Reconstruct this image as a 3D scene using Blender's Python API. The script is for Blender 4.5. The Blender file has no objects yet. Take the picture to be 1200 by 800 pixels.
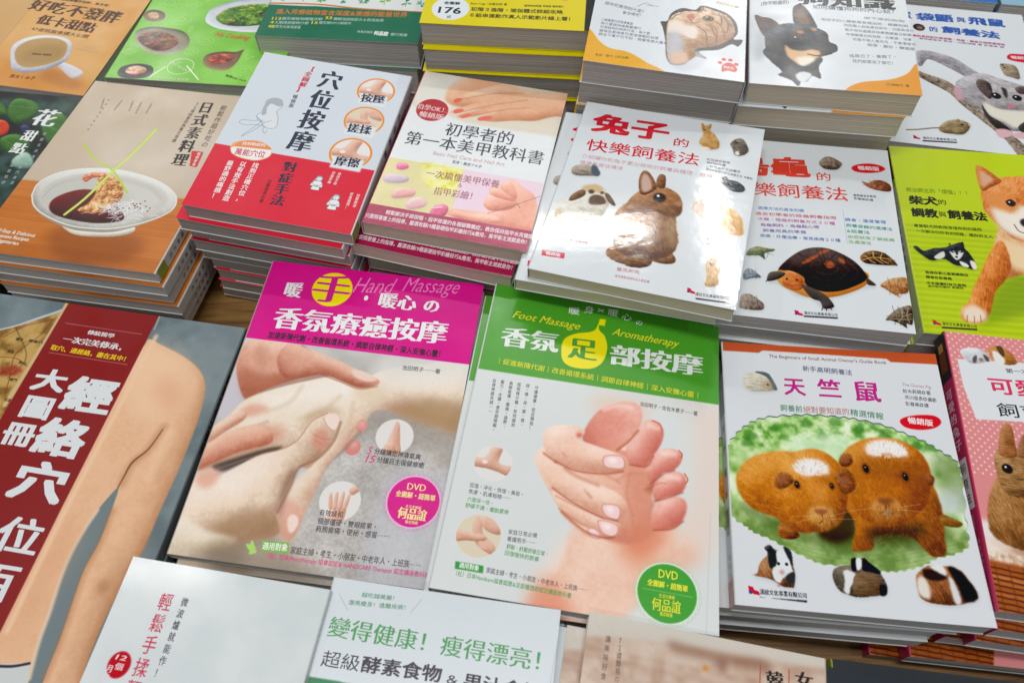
import bpy, math, random
import numpy as np
from mathutils import Matrix, Vector
rnd = random.Random(7)
SC = bpy.context.scene
def SZ(k): return FIT[k][4]*1000, FIT[k][5]*1000
COL = SC.collection
FOCAL, PITCH, CAM_H = 27.002, 0.99604, 0.5611
FIT = {
    'pink': (-0.1261, 0.2676, 0.0606, -0.1324, 0.1764, 0.2427, -0.0148, 0.0380),
    'green': (0.0554, 0.2374, 0.0740, -0.1581, 0.1778, 0.2464, -0.0325, -0.0511),
    'guinea': (0.2255, 0.2115, 0.0742, -0.1023, 0.1551, 0.1946, 0.0294, 0.0081),
    'bunnypink': (0.3846, 0.2073, 0.0814, -0.1410, 0.1529, 0.2054, -0.0030, 0.0046),
    'meridian': (-0.3324, 0.2062, 0.0633, -0.1445, 0.2100, 0.2900, -0.0260, 0.0209),
    'rabbit': (0.1123, 0.4299, 0.1108, -0.2831, 0.1537, 0.1939, 0.0284, -0.0010),
    'turtle': (0.2400, 0.4174, 0.0880, -0.1519, 0.1447, 0.1925, 0.0118, 0.0045),
    'shiba': (0.4001, 0.4139, 0.0768, -0.1250, 0.1497, 0.2013, 0.0177, 0.0142),
    'red': (-0.1751, 0.4981, 0.1103, -0.1829, 0.1381, 0.1874, -0.0444, 0.0170),
    'nail': (-0.0347, 0.4877, 0.1008, -0.2103, 0.1341, 0.1875, -0.0294, 0.0023),
    'nail2': (-0.0255, 0.4986, 0.0770, -0.2517, 0.1700, 0.2300, -0.0002, 0.0008),
    'japan': (-0.3464, 0.5006, 0.0718, -0.1668, 0.1616, 0.2203, 0.0135, -0.0259),
    'sweets': (-0.4685, 0.7113, 0.0574, -0.1804, 0.1233, 0.1720, -0.0058, 0.0164),
    'cooking': (-0.3014, 0.7290, 0.0721, -0.1087, 0.1700, 0.2300, 0.0103, -0.0070),
    'herbal': (-0.1613, 0.7624, 0.0915, -0.0989, 0.1629, 0.2188, 0.0105, -0.0059),
    'yoga': (0.0044, 0.6978, 0.1440, -0.0930, 0.1552, 0.1987, 0.0139, 0.0001),
    'cat': (0.1432, 0.6284, 0.1468, -0.1818, 0.1359, 0.1876, -0.0166, 0.0051),
    'dog': (0.2815, 0.6121, 0.1430, -0.1686, 0.1381, 0.1910, 0.0367, 0.0035),
    'glider': (0.4347, 0.6260, 0.0741, -0.1751, 0.1553, 0.2157, 0.0032, 0.0000),
    'dark': (-0.5186, 0.5086, 0.0561, -0.1214, 0.1699, 0.2299, 0.0063, -0.0029),
    'white': (-0.1873, 0.0389, 0.0898, -0.1600, 0.1258, 0.1977, -0.0014, 0.0043),
    'ferment': (-0.0544, 0.0274, 0.0849, -0.1424, 0.1408, 0.1985, -0.0065, -0.0009),
    'brown': (0.0956, 0.0001, 0.0849, -0.1887, 0.1394, 0.2064, -0.0055, -0.0013),
    'slate': (0.2624, -0.0292, 0.0400, -0.1571, 0.1700, 0.2200, 0.0000, 0.0000),
    'slateback': (0.2818, -0.0190, 0.0200, -0.1222, 0.1700, 0.2200, 0.0000, 0.0000),
    'bluea': (0.4487, 0.8458, 0.0800, -0.1571, 0.1500, 0.2100, 0.0000, 0.0000),
    'blueb': (0.6013, 0.8224, 0.0800, -0.1571, 0.1500, 0.2100, 0.0000, 0.0000),
    'tan': (-0.6070, 0.8007, 0.0450, -0.1745, 0.1700, 0.2300, 0.0000, 0.0000),
}
STRETCH = {'pink': 1.144, 'green': 1.178, 'guinea': 1.161, 'bunnypink': 1.172, 'meridian': 1.053, 'rabbit': 1.475, 'turtle': 1.428, 'shiba': 1.421, 'red': 1.45, 'nail': 1.467, 'nail2': 1.454, 'japan': 1.419, 'sweets': 1.557, 'cooking': 1.685, 'herbal': 1.705, 'yoga': 1.712, 'cat': 1.729, 'dog': 1.789, 'glider': 1.709, 'dark': 1.39, 'white': 0.954, 'ferment': 0.985, 'brown': 1.019, 'slate': 1.046, 'slateback': 1.034, 'bluea': 1.788, 'blueb': 1.8, 'tan': 1.613}
# ---------------------------------------------------------------- camera
cd = bpy.data.cameras.new('camera'); cam = bpy.data.objects.new('camera', cd); COL.objects.link(cam)
cd.sensor_width = 36; cd.lens = FOCAL; cd.clip_start = .01; cd.clip_end = 60
cam.location = (0, 0, CAM_H); cam.rotation_euler = (math.pi/2-PITCH, 0, 0)
cd.dof.use_dof = True; cd.dof.focus_distance = .60; cd.dof.aperture_fstop = 9
SC.camera = cam
# ---------------------------------------------------------------- room light
W_ = bpy.data.worlds.new('World'); SC.world = W_; W_.use_nodes = True
bg = W_.node_tree.nodes['Background']; bg.inputs[0].default_value = (.82, .90, 1, 1); bg.inputs[1].default_value = .16
SC.view_settings.view_transform = 'Standard'; SC.view_settings.look = 'None'
SC.view_settings.exposure = .15; SC.view_settings.gamma = 1
def area(name, loc, size, power, col=(1, .985, .96), rz=0):
    l = bpy.data.lights.new(name, 'AREA'); l.shape = 'RECTANGLE'; l.size, l.size_y = size; l.energy = power; l.color = col
    o = bpy.data.objects.new(name, l); COL.objects.link(o); o.location = loc; o.rotation_euler = (0, 0, rz); return o
# fluorescent fittings of the hall ceiling: one row crossing beyond the table, one running away from it, more to the sides; fill lamps overhead and behind the camera are added
area('tube_or_fill_light', (.14, 2.66, 2.6), (.80, .045), 14)
area('tube_or_fill_light', (-.75, 2.80, 2.6), (.5, .05), 9)
area('tube_or_fill_light', (.84, 2.64, 2.6), (.03, .60), 7)
area('tube_or_fill_light', (1.45, 3.9, 2.6), (.10, 1.3), 38)
area('tube_or_fill_light', (-2.4, 4.2, 2.6), (.10, 1.3), 38)
area('tube_or_fill_light', (-.2, .10, 2.6), (1.4, .25), 24)  # added soft fill straight overhead, brightens the cover tops
area('tube_or_fill_light', (-.4, -1.4, 2.6), (1.6, .3), 14)  # added broad fill behind the camera, not a known fitting
area('tube_or_fill_light', (2.2, -.6, 2.6), (.14, 1.3), 10)  # added side fill behind and right of the camera, for general brightness
area('tube_or_fill_light', (-1.35, .82, 2.6), (.5, .04), 2.5)

# ---------------------------------------------------------------- materials
def nd(nt, t, **k):
    n = nt.nodes.new(t)
    for a, v in k.items():
        if a.startswith('i_'): n.inputs[a[2:].replace('_', ' ')].default_value = v
        else: setattr(n, a, v)
    return n
def lin(c):
    if isinstance(c, str): c = [int(c[i:i+2], 16)/255 for i in (1, 3, 5)]
    return tuple((x/12.92 if x <= .04045 else ((x+.055)/1.055)**2.4) for x in c)
def rgb(c): return np.array([int(c[i:i+2], 16)/255 for i in (1, 3, 5)])
MATS = {}
def relief(nt, b, strength, scale, dist=.0004):
    """uneven lamination: slow ripples in the sheet that break up reflections"""
    tc = nd(nt, 'ShaderNodeTexCoord'); ns = nd(nt, 'ShaderNodeTexNoise', i_Scale=scale, i_Detail=3.0, i_Roughness=.55)
    bp = nd(nt, 'ShaderNodeBump', i_Strength=strength, i_Distance=dist)
    n2 = nd(nt, 'ShaderNodeTexNoise', i_Scale=scale*7.0, i_Detail=2.0); mx = nd(nt, 'ShaderNodeMath', operation='MULTIPLY_ADD'); mx.inputs[1].default_value = .055
    nt.links.new(tc.outputs['Object'], n2.inputs['Vector']); nt.links.new(n2.outputs['Fac'], mx.inputs[0]); nt.links.new(ns.outputs['Fac'], mx.inputs[2])
    nt.links.new(tc.outputs['Object'], ns.inputs['Vector']); nt.links.new(mx.outputs[0], bp.inputs['Height'])
    nt.links.new(bp.outputs['Normal'], b.inputs['Normal'])
def plain(col, rough=.5, spec=.38, rip=0, name=None):
    key = (col, rough, spec, rip)
    if key in MATS: return MATS[key]
    m = bpy.data.materials.new(name or 'print_ink'); m.use_nodes = True; nt = m.node_tree; b = nt.nodes['Principled BSDF']
    b.inputs['Base Color'].default_value = (*lin(col), 1); b.inputs['Roughness'].default_value = rough
    b.inputs['Specular IOR Level'].default_value = spec
    if rip: relief(nt, b, rip, 70)
    MATS[key] = m; return m
def art_mat(name, art, rough=.35, rip=.25, spec=.38):
    img = bpy.data.images.new(name+'_print', art.w, art.h)
    px = np.ones((art.h, art.w, 4), np.float32); c = np.clip(art.im, 0, 1)**2.2; px[..., :3] = np.clip((c-.014)*1.03, 0, 1)[::-1]**(1/2.2)
    img.pixels.foreach_set(px.ravel()); img.update(); img.pack()
    m = bpy.data.materials.new(name+'_cover_print'); m.use_nodes = True; nt = m.node_tree; b = nt.nodes['Principled BSDF']
    t = nd(nt, 'ShaderNodeTexImage', image=img, extension='EXTEND'); nt.links.new(t.outputs['Color'], b.inputs['Base Color'])
    b.inputs['Specular IOR Level'].default_value = spec
    # faint handling smudges change the gloss
    tc = nd(nt, 'ShaderNodeTexCoord'); ns = nd(nt, 'ShaderNodeTexNoise', i_Scale=22.0, i_Detail=5.0)
    mr = nd(nt, 'ShaderNodeMapRange'); mr.inputs['From Min'].default_value = .3; mr.inputs['From Max'].default_value = .7
    mr.inputs['To Min'].default_value = rough*.8; mr.inputs['To Max'].default_value = rough*1.25
    nt.links.new(tc.outputs['Object'], ns.inputs['Vector']); nt.links.new(ns.outputs['Fac'], mr.inputs['Value']); nt.links.new(mr.outputs['Result'], b.inputs['Roughness'])
    if rip: relief(nt, b, rip, 70)
    return m
def paper_mat(name, a, b_, sc=900):
    m = bpy.data.materials.new(name); m.use_nodes = True; nt = m.node_tree; b = nt.nodes['Principled BSDF']
    tc = nd(nt, 'ShaderNodeTexCoord'); mp = nd(nt, 'ShaderNodeMapping'); mp.inputs['Scale'].default_value = (.012, .012, 1)
    ns = nd(nt, 'ShaderNodeTexNoise', i_Scale=float(sc), i_Detail=6.0, i_Roughness=.75)
    cr = nd(nt, 'ShaderNodeValToRGB'); e = cr.color_ramp.elements
    e[0].position = .33; e[0].color = (*lin(a), 1); e[1].position = .62; e[1].color = (*lin(b_), 1)
    bp = nd(nt, 'ShaderNodeBump', i_Strength=.25, i_Distance=.0002)
    L = nt.links.new
    L(tc.outputs['Object'], mp.inputs['Vector']); L(mp.outputs[0], ns.inputs['Vector']); L(ns.outputs['Fac'], cr.inputs[0])
    L(cr.outputs[0], b.inputs['Base Color']); L(ns.outputs['Fac'], bp.inputs['Height']); L(bp.outputs[0], b.inputs['Normal'])
    b.inputs['Roughness'].default_value = .85; b.inputs['Specular IOR Level'].default_value = .2
    return m
PAPER = paper_mat('white_page_edges', '#b4b1ad', '#cfccc8')
CREAM = paper_mat('cream_page_edges', '#b9b09c', '#d2cab6')
GREYP = paper_mat('grey_page_edges', '#98938d', '#b4afa9')
CARD = plain('#d8dcdc', .5, name='cover_card')
# ---------------------------------------------------------------- print painting (numpy, millimetres from the cover's top left)
def catmull(P, n=6):
    P = np.array(P, float); a, b, c, d = np.roll(P, 1, 0), P, np.roll(P, -1, 0), np.roll(P, -2, 0)
    t = (np.arange(n)/n)[:, None, None]
    q = .5*(2*b+(c-a)*t+(2*a-5*b+4*c-d)*t*t+(3*b-a-3*c+d)*t**3)
    return q.transpose(1, 0, 2).reshape(-1, 2)
def box(a, r):
    r = int(r)
    if r < 1: return a
    for ax in (0, 1):
        p = np.concatenate([np.repeat(a.take([0], ax), r+1, ax), a, np.repeat(a.take([-1], ax), r, ax)], ax)
        s = np.cumsum(p, ax, dtype=np.float64); n = a.shape[ax]
        a = (s.take(range(2*r+1, 2*r+1+n), ax)-s.take(range(0, n), ax))/(2*r+1)
    return a
def blur(a, s):
    r = s*.95
    if r < .35: return a
    if r < 1:
        k = r/3
        for ax in (0, 1):
            p = np.concatenate([a.take([0], ax), a, a.take([-1], ax)], ax); n = a.shape[ax]
            a = p.take(range(0, n), ax)*k+p.take(range(1, n+1), ax)*(1-2*k)+p.take(range(2, n+2), ax)*k
        return a
    return box(box(a, round(r)), round(r*.9))
class Art:
    def __init__(s, W, H, col, res=3.2, seed=1):
        s.W, s.H, s.r = W, H, res; s.w, s.h = int(W*res), int(H*res)
        s.rs = np.random.RandomState(seed); s.im = np.ones((s.h, s.w, 3))*rgb(col); s._n = {}
    def noise(s, scale, seed=0):
        """smooth value noise 0..1, feature size in mm"""
        k = (scale, seed)
        if k not in s._n:
            rs = np.random.RandomState(seed+17); g = rs.rand(int(s.H/scale)+4, int(s.W/scale)+4)
            y = np.linspace(0, s.H/scale, s.h); x = np.linspace(0, s.W/scale, s.w)
            def ax(v):
                i = v.astype(int); f = v-i; return i, f*f*(3-2*f)
            iy, fy = ax(y); ix, fx = ax(x); fy = fy[:, None]; fx = fx[None]
            A = g[iy][:, ix]; B = g[iy][:, ix+1]; C = g[iy+1][:, ix]; D = g[iy+1][:, ix+1]
            s._n[k] = (A*(1-fx)+B*fx)*(1-fy)+(C*(1-fx)+D*fx)*fy
        return s._n[k]
    def fbm(s, scale, seed=0):
        k = ('f', scale, seed)
        if k not in s._n: s._n[k] = s.noise(scale, seed)*.5+s.noise(scale/2, seed+1)*.3+s.noise(scale/4, seed+2)*.2
        return s._n[k]
    def win(s, P, pad):
        P = np.array(P)*s.r; pad = pad*s.r+3
        x0, y0 = np.maximum(np.floor(P.min(0)-pad), 0).astype(int); x1, y1 = np.ceil(P.max(0)+pad).astype(int)+1
        x0, y0 = min(x0, s.w-4), min(y0, s.h-4); x1, y1 = max(min(x1, s.w), x0+4), max(min(y1, s.h), y0+4)
        return slice(y0, y1), slice(x0, x1)
    def raster(s, P, w):
        """coverage of a closed outline inside the window w"""
        P = np.array(P)*s.r; Q = np.roll(P, -1, 0); ny, nx = w[0].stop-w[0].start, w[1].stop-w[1].start
        sub = 2; acc = np.zeros((ny*sub, nx+1)); r0 = w[0].start; c0 = w[1].start
        cnt = np.zeros((ny*sub, nx+1))
        for (ax, ay), (bx, by) in zip(P, Q):
            if ay == by: continue
            lo, hi = min(ay, by), max(ay, by)
            i0 = max(int(math.ceil((lo-r0)*sub-.5)), 0); i1 = min(int(math.ceil((hi-r0)*sub-.5)), ny*sub)
            if i1 <= i0: continue
            rows = np.arange(i0, i1); Y = r0+(rows+.5)/sub; xc = ax+(Y-ay)*(bx-ax)/(by-ay)-c0
            k = np.clip(xc, 0, nx-.001); ki = k.astype(int); fr = k-ki
            sg = 1 if by > ay else -1
            np.add.at(cnt, (rows, ki), sg*(1-fr)); np.add.at(cnt, (rows, np.minimum(ki+1, nx)), sg*fr)
        acc = np.abs(np.cumsum(cnt, 1))[:, :nx]
        return np.clip(acc.reshape(ny, sub, nx).mean(1), 0, 1)
    def _m(s, P, soft, sm, clip, fur, fang, pad=0):
        if sm and len(P) > 2: P = catmull(P)
        w = s.win(P, soft*2+fur*2+pad); hard = s.raster(P, w); m = hard
        if fur:
            b = blur(m, fur*s.r); m = np.clip((b-.5+(s.lic(fang)[w]-.5)*.7)*4+.5, 0, 1)
        m = blur(m, soft*s.r)
        if clip is not None: m = m*clip[w]
        return m, w, hard
    def mask(s, P, soft, sm=1, clip=None, fur=0, fang=0):
        m, w, _ = s._m(P, soft, sm, clip, fur, fang); o = np.zeros((s.h, s.w)); o[w] = m; return o
    def lic(s, ang):
        k = ('l', ang)
        if k not in s._n:
            n = np.random.RandomState(3).rand(s.h, s.w); a = np.zeros_like(n); A = np.radians(ang)
            for i in range(-6, 7): a += np.roll(n, (round(i*math.sin(A)*s.r/3.2), round(i*math.cos(A)*s.r/3.2)), (0, 1))
            a = (a-a.mean())/a.std()*.22+.5; s._n[k] = np.clip(a, 0, 1)
        return s._n[k]
    def comp(s, m, c, w=None):
        w = w or (slice(None), slice(None)); m = m[..., None]; s.im[w] = s.im[w]*(1-m)+c*m
    def f(s, P, col, soft=.25, op=1, sm=1, clip=None, fur=0, fang=0):
        m, w, _ = s._m(P, soft, sm, clip, fur, fang); s.comp(m*op, rgb(col), w); o = np.zeros((s.h, s.w)); o[w] = m; return o
    def e(s, c, rx, col, ry=None, ang=0, **k):
        t = np.linspace(0, 2*math.pi, 32, endpoint=False); ry = ry or rx; a = math.radians(ang)
        x, y = rx*np.cos(t), ry*np.sin(t)
        return s.f(list(zip(c[0]+x*math.cos(a)-y*math.sin(a), c[1]+x*math.sin(a)+y*math.cos(a))), col, sm=0, **k)
    def v(s, P, cols, R=5, L=(-.5, -.8), k=1.15, soft=.3, clip=None, fur=0, fang=0, tex=.10, sm=1, edge=.16, op=1, fa=1):
        """rounded form: pillow shading from a blurred mask"""
        m, w, hard = s._m(P, soft, sm, clip, fur, fang, R)
        h = blur(blur(hard, R*s.r*.5), R*s.r*.35); gy, gx = np.gradient(h) if min(h.shape) > 1 else (h*0, h*0); g = R*s.r
        sh = .5-k*.5*g*(gx*L[0]+gy*L[1])
        sh = sh-edge*np.clip(1-(h-.45)*3, 0, 1)*.5
        if fur: sh = (sh-.5)*.8+.47+(s.lic(fang)[w]-.5)*.62*fa+(s.fbm(5, 5)[w]-.5)*.5*fa
        if tex: sh = sh+(s.fbm(2.0, 9)[w]-.5)*tex*2+(s.fbm(9, 4)[w]-.5)*tex*2
        sh = np.clip(sh, 0, 1)[..., None]; d, mi, l = [rgb(c) for c in cols]
        c = np.where(sh < .5, d+(mi-d)*sh*2, mi+(l-mi)*(sh*2-1))
        s.comp(m*op, c, w); o = np.zeros((s.h, s.w)); o[w] = m; return o
    def line(s, P, w, col, soft=.2, op=1, clip=None, taper=0, sm=1):
        P = np.array(P, float)
        if sm and len(P) > 2:
            Q = np.vstack([P[0]*2-P[1], P, P[-1]*2-P[-2]]); o = []
            for i in range(1, len(Q)-2):
                for t in np.arange(0, 1, .2):
                    a, b, c, d = Q[i-1:i+3]; o.append(.5*(2*b+(c-a)*t+(2*a-5*b+4*c-d)*t*t+(3*b-a-3*c+d)*t**3))
            P = np.array(o+[P[-1]])
        pad = w+soft*2+1; x0, y0 = np.maximum(((P.min(0)-pad)*s.r).astype(int), 0); x1, y1 = ((P.max(0)+pad)*s.r).astype(int)
        x1, y1 = min(x1, s.w), min(y1, s.h)
        if x1 <= x0 or y1 <= y0: return
        Y, X = np.mgrid[y0:y1, x0:x1]; X = (X+.5)/s.r; Y = (Y+.5)/s.r; D = np.full(X.shape, 1e9); n = len(P)-1
        for i in range(n):
            a, b = P[i], P[i+1]; d = b-a; L = d@d+1e-9; t = np.clip(((X-a[0])*d[0]+(Y-a[1])*d[1])/L, 0, 1)
            ww = w*(1-taper*abs(2*(i+.5)/n-1)) if taper else w
            D = np.minimum(D, np.hypot(X-a[0]-t*d[0], Y-a[1]-t*d[1])-ww/2)
        ed = max(soft, .5/s.r); a = np.clip(.5-D/(2*ed), 0, 1)*op
        if clip is not None: a = a*clip[y0:y1, x0:x1]
        s.im[y0:y1, x0:x1] = s.im[y0:y1, x0:x1]*(1-a[..., None])+rgb(col)*a[..., None]
    def grad(s, P, stops, p0, p1, soft=.2, sm=0, clip=None, op=1):
        Y, X = np.mgrid[0:s.h, 0:s.w]; X = X/s.r; Y = Y/s.r; d = np.array(p1)-p0
        t = np.clip(((X-p0[0])*d[0]+(Y-p0[1])*d[1])/(d@d), 0, 1); k = np.linspace(0, 1, len(stops)); C = np.array([rgb(c) for c in stops])
        c = np.stack([np.interp(t, k, C[:, i]) for i in range(3)], -1); m = s.mask(P, soft, sm, clip); s.comp(m*op, c); return m
    def mottle(s, m, cols, scale, seed=0, op=1):
        n = s.fbm(scale, seed); n = np.clip((n-.3)/.4, 0, 1); k = np.linspace(0, 1, len(cols)); C = np.array([rgb(c) for c in cols])
        s.comp(m*op, np.stack([np.interp(n, k, C[:, i]) for i in range(3)], -1))
    def full(s): return np.ones((s.h, s.w))
    def rect(s, x0, y0, x1, y1, col, **k): return s.f([(x0, y0), (x1, y0), (x1, y1), (x0, y1)], col, sm=0, **k)
    def fill_below(s, P, col, **k): return s.f(list(P)+[(s.W+9, s.H+9), (-9, s.H+9)], col, sm=0, **k)
# ---------------------------------------------------------------- lettering
GL = {}
def glyph(tx, thin=False):
    k = (tx, thin)
    if k in GL: return GL[k]
    cu = bpy.data.curves.new('glyph', 'FONT'); cu.body = tx; cu.resolution_u = 2
    if thin: cu.offset = -.009
    o = bpy.data.objects.new('glyph', cu); me = bpy.data.meshes.new_from_object(o)
    n = len(me.vertices); v = np.empty(n*3); me.vertices.foreach_get('co', v); v = v.reshape(-1, 3)[:, :2]
    me.calc_loop_triangles(); t = np.empty(len(me.loop_triangles)*3, int); me.loop_triangles.foreach_get('vertices', t); t = t.reshape(-1, 3)
    bpy.data.objects.remove(o); bpy.data.curves.remove(cu); bpy.data.meshes.remove(me)
    GL[k] = (v, t); return GL[k]
def runs(tx):
    out = []; cur = ''
    for ch in tx:
        if ord(ch) < 0x250: cur += ch
        else:
            if cur: out.append(cur); cur = ''
            out.append(ch)
    if cur: out.append(cur)
    return out
class Ink:
    """collects the lettering of one colour for one book, in cover millimetres"""
    def __init__(s, vs=1): s.V, s.T, s.n, s.k, s.vs = [], [], 0, 0, vs
    def put(s, v, t, z):
        s.V.append(np.column_stack([v, np.full(len(v), z)])); s.T.append(t+s.n); s.n += len(v)
    def _glyph(s, tx, w, fn):
        serif = w.startswith('serif'); v, t = glyph(tx, serif or w == 'thin')
        offs = {'reg': [(0, 0)], 'thin': [(0, 0)], 'med': [(-.009, 0), (.009, .006)], 'bold': [(-.022, -.012), (.022, -.012), (-.022, .018), (.022, .018)],
                'black': [(-.04, -.028), (0, -.03), (.04, -.028), (-.04, .0), (.04, .0), (-.04, .028), (0, .03), (.04, .028)],
                'serif': [(-.022, 0), (0, .006), (.022, 0)], 'serifb': [(-.054, 0), (-.018, .012), (.018, 0), (.054, .012)]}[w]
        for dx, dy in offs:
            s.k += 1; s.put(fn(v+np.array([dx, dy])), t, (s.k % 9)*.006)
    def text(s, tx, line, h, w='reg', shear=0, wid=1.0):
        """horizontal line of text; line = centre line from left end to right end (mm, y down)"""
        (x0, y0), (x1, y1) = line; L = math.hypot(x1-x0, y1-y0); a = math.atan2(y1-y0, x1-x0)
        items = []; x = 0
        for r in runs(tx):
            if len(r.strip()) == 0: x += .35*len(r); continue
            if ord(r[0]) < 0x250:
                v, _ = glyph(r); lo, hi = (v[:, 0].min(), v[:, 0].max()) if len(v) else (0, .3)
                if len(items) and x > 0: x += .06
                items.append((r, x-lo)); x += hi-lo+.06+.25*(len(r)-len(r.rstrip()))
            else: items.append((r, x)); x += 1
        k = L/max(x, .1); ca, sa = math.cos(a), math.sin(a)
        for r, ox in items:
            def fn(v, ox=ox):
                X = (v[:, 0]+ox)*k; Y = -(v[:, 1]-.37)*h*s.vs; X = X-Y*shear
                return np.column_stack([x0+X*ca-Y*sa, y0+X*sa+Y*ca])
            s._glyph(r, w, fn)
    def vert(s, tx, line, wid, w='reg', h=None):
        """column of text from the centre of the top end to the bottom end"""
        (x0, y0), (x1, y1) = line; L = math.hypot(x1-x0, y1-y0); n = len(tx); d = np.array([x1-x0, y1-y0])/L; a = math.atan2(d[1], d[0])-math.pi/2
        ca, sa = math.cos(a), math.sin(a); h = h or min(L/n*.98, wid*1.3)
        for i, ch in enumerate(tx):
            if ch == ' ': continue
            c = np.array([x0, y0])+d*L*(i+.5)/n; v0, _ = glyph(ch); mid = .5
            if ord(ch) < 0x250 and len(v0): mid = (v0[:, 0].min()+v0[:, 0].max())/2
            def fn(v, c=c, mid=mid):
                X = (v[:, 0]-mid)*wid; Y = -(v[:, 1]-.37)*h
                return np.column_stack([c[0]+X*ca-Y*sa, c[1]+X*sa+Y*ca])
            s._glyph(ch, w, fn)
# ---------------------------------------------------------------- books
def link(name, me, parent=None, mats=()):
    for m in mats: me.materials.append(m)
    o = bpy.data.objects.new(name, me); COL.objects.link(o)
    if parent: o.parent = parent
    return o
def mesh(name, V, F, mi=None, smooth=False):
    me = bpy.data.meshes.new(name); me.from_pydata([tuple(map(float, v)) for v in V], [], [tuple(map(int, f)) for f in F])
    if mi: me.polygons.foreach_set('material_index', mi)
    if smooth: me.polygons.foreach_set('use_smooth', [True]*len(F))
    me.update(); return me
def cover_mesh(W, H, t, side, lift, nx=14, ny=14):
    """one folded sheet: front board, rounded spine, back board. metres. side -1: spine at -x"""
    th = .00045; rr = min(.0012, t*.3)
    prof = [(W/2, t)]
    prof += [(W/2-(W-.006)*i/(nx-1), t) for i in range(1, nx)]
    prof.append((-W/2+rr, t))
    for a in (30, 60, 90): prof.append((-W/2+rr-rr*math.sin(math.radians(a)), t-rr+rr*math.cos(math.radians(a))))
    prof.append((-W/2, t*.5))
    for a in (0, 30, 60, 90): prof.append((-W/2+rr-rr*math.cos(math.radians(a)), rr-rr*math.sin(math.radians(a))))
    prof.append((W/2, 0)); n = len(prof); nf = nx+1
    inn = []
    for i in range(n):
        a = prof[max(i-1, 0)]; b = prof[min(i+1, n-1)]; dx, dz = b[0]-a[0], b[1]-a[1]; l = math.hypot(dx, dz); inn.append((prof[i][0]-dz/l*th, prof[i][1]+dx/l*th))
    V = []
    for pr in (prof, inn):
        for j in range(ny+1):
            y = H/2-H*j/ny
            for i, (x, z) in enumerate(pr):
                if z > t*.55 and i < nf: z += warp(x, y, W, H, lift)
                V.append((x*-side, y, z))
    N = n*(ny+1); F = []; mi = []; fl = side > 0
    def q(a, b, c, d, m): F.append((a, b, c, d) if not fl else (d, c, b, a)); mi.append(m)
    for j in range(ny):
        for i in range(n-1):
            m = 0 if i < nx else (2 if i >= n-2 else 1)
            a = j*n+i; q(a, a+1, a+n+1, a+n, m); b = a+N; q(b, b+n, b+n+1, b+1, 3)
        a = j*n; q(a, a+n, a+n+N, a+N, 3); a = j*n+n-1; q(a, a+N, a+n+N, a+n, 3)
    for i in range(n-1):
        a = i; q(a, a+N, a+N+1, a+1, 3); a = ny*n+i; q(a, a+1, a+N+1, a+N, 3)
    me = mesh('cover', V, F, mi); uv = me.uv_layers.new(name='UV'); lo = np.empty(len(me.loops), int); me.loops.foreach_get('vertex_index', lo)
    VV = np.array(V); u = np.column_stack([VV[lo, 0]/W+.5, VV[lo, 1]/H+.5]); uv.data.foreach_set('uv', u.ravel())
    return me
def warp(x, y, W, H, lift):
    u = (x/W+.5); v = abs(y/H)*2
    return lift*(u**2*(.55+.45*v*v))
def pages_mesh(W, H, t, side, sd=1):
    r = random.Random(sd); N = max(5, int(t/.0009)); x0, x1 = -W/2+.0011, W/2-.0007; y1 = H/2-.0006; V = []; F = []
    z0, z1 = .0006, t-.0006
    for i in range(N+1):
        z = z0+(z1-z0)*i/N; j = r.uniform(0, .0002); k = r.uniform(0, .0002)
        for (x, y) in ((x0, -y1+k), (x1-j, -y1+k), (x1-j, y1-k), (x0, y1-k)): V.append((x*-side, y, z))
    for i in range(N):
        for c in range(4):
            a = i*4+c; b = i*4+(c+1) % 4; f = (a, b, b+4, a+4); F.append(f if side < 0 else f[::-1])
    F.append((3, 2, 1, 0) if side < 0 else (0, 1, 2, 3)); b = N*4; F.append((b, b+1, b+2, b+3) if side < 0 else (b+3, b+2, b+1, b))
    return mesh('page_block', V, F)
def frame(key, dz=0, dx=0, dy=0, dyaw=0):
    x, y, z, yaw, W, H, tx, ty = FIT[key]; yaw += math.radians(dyaw)
    ux = Vector((math.cos(yaw), math.sin(yaw), tx)).normalized(); uy = Vector((-math.sin(yaw), math.cos(yaw), ty)); uy = (uy-ux*uy.dot(ux)).normalized(); n = ux.cross(uy)
    o = Vector((x, y, z))+n*dz+ux*dx+uy*dy
    return Matrix(((ux.x, uy.x, n.x, o.x), (ux.y, uy.y, n.y, o.y), (ux.z, uy.z, n.z, o.z), (0, 0, 0, 1)))
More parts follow.
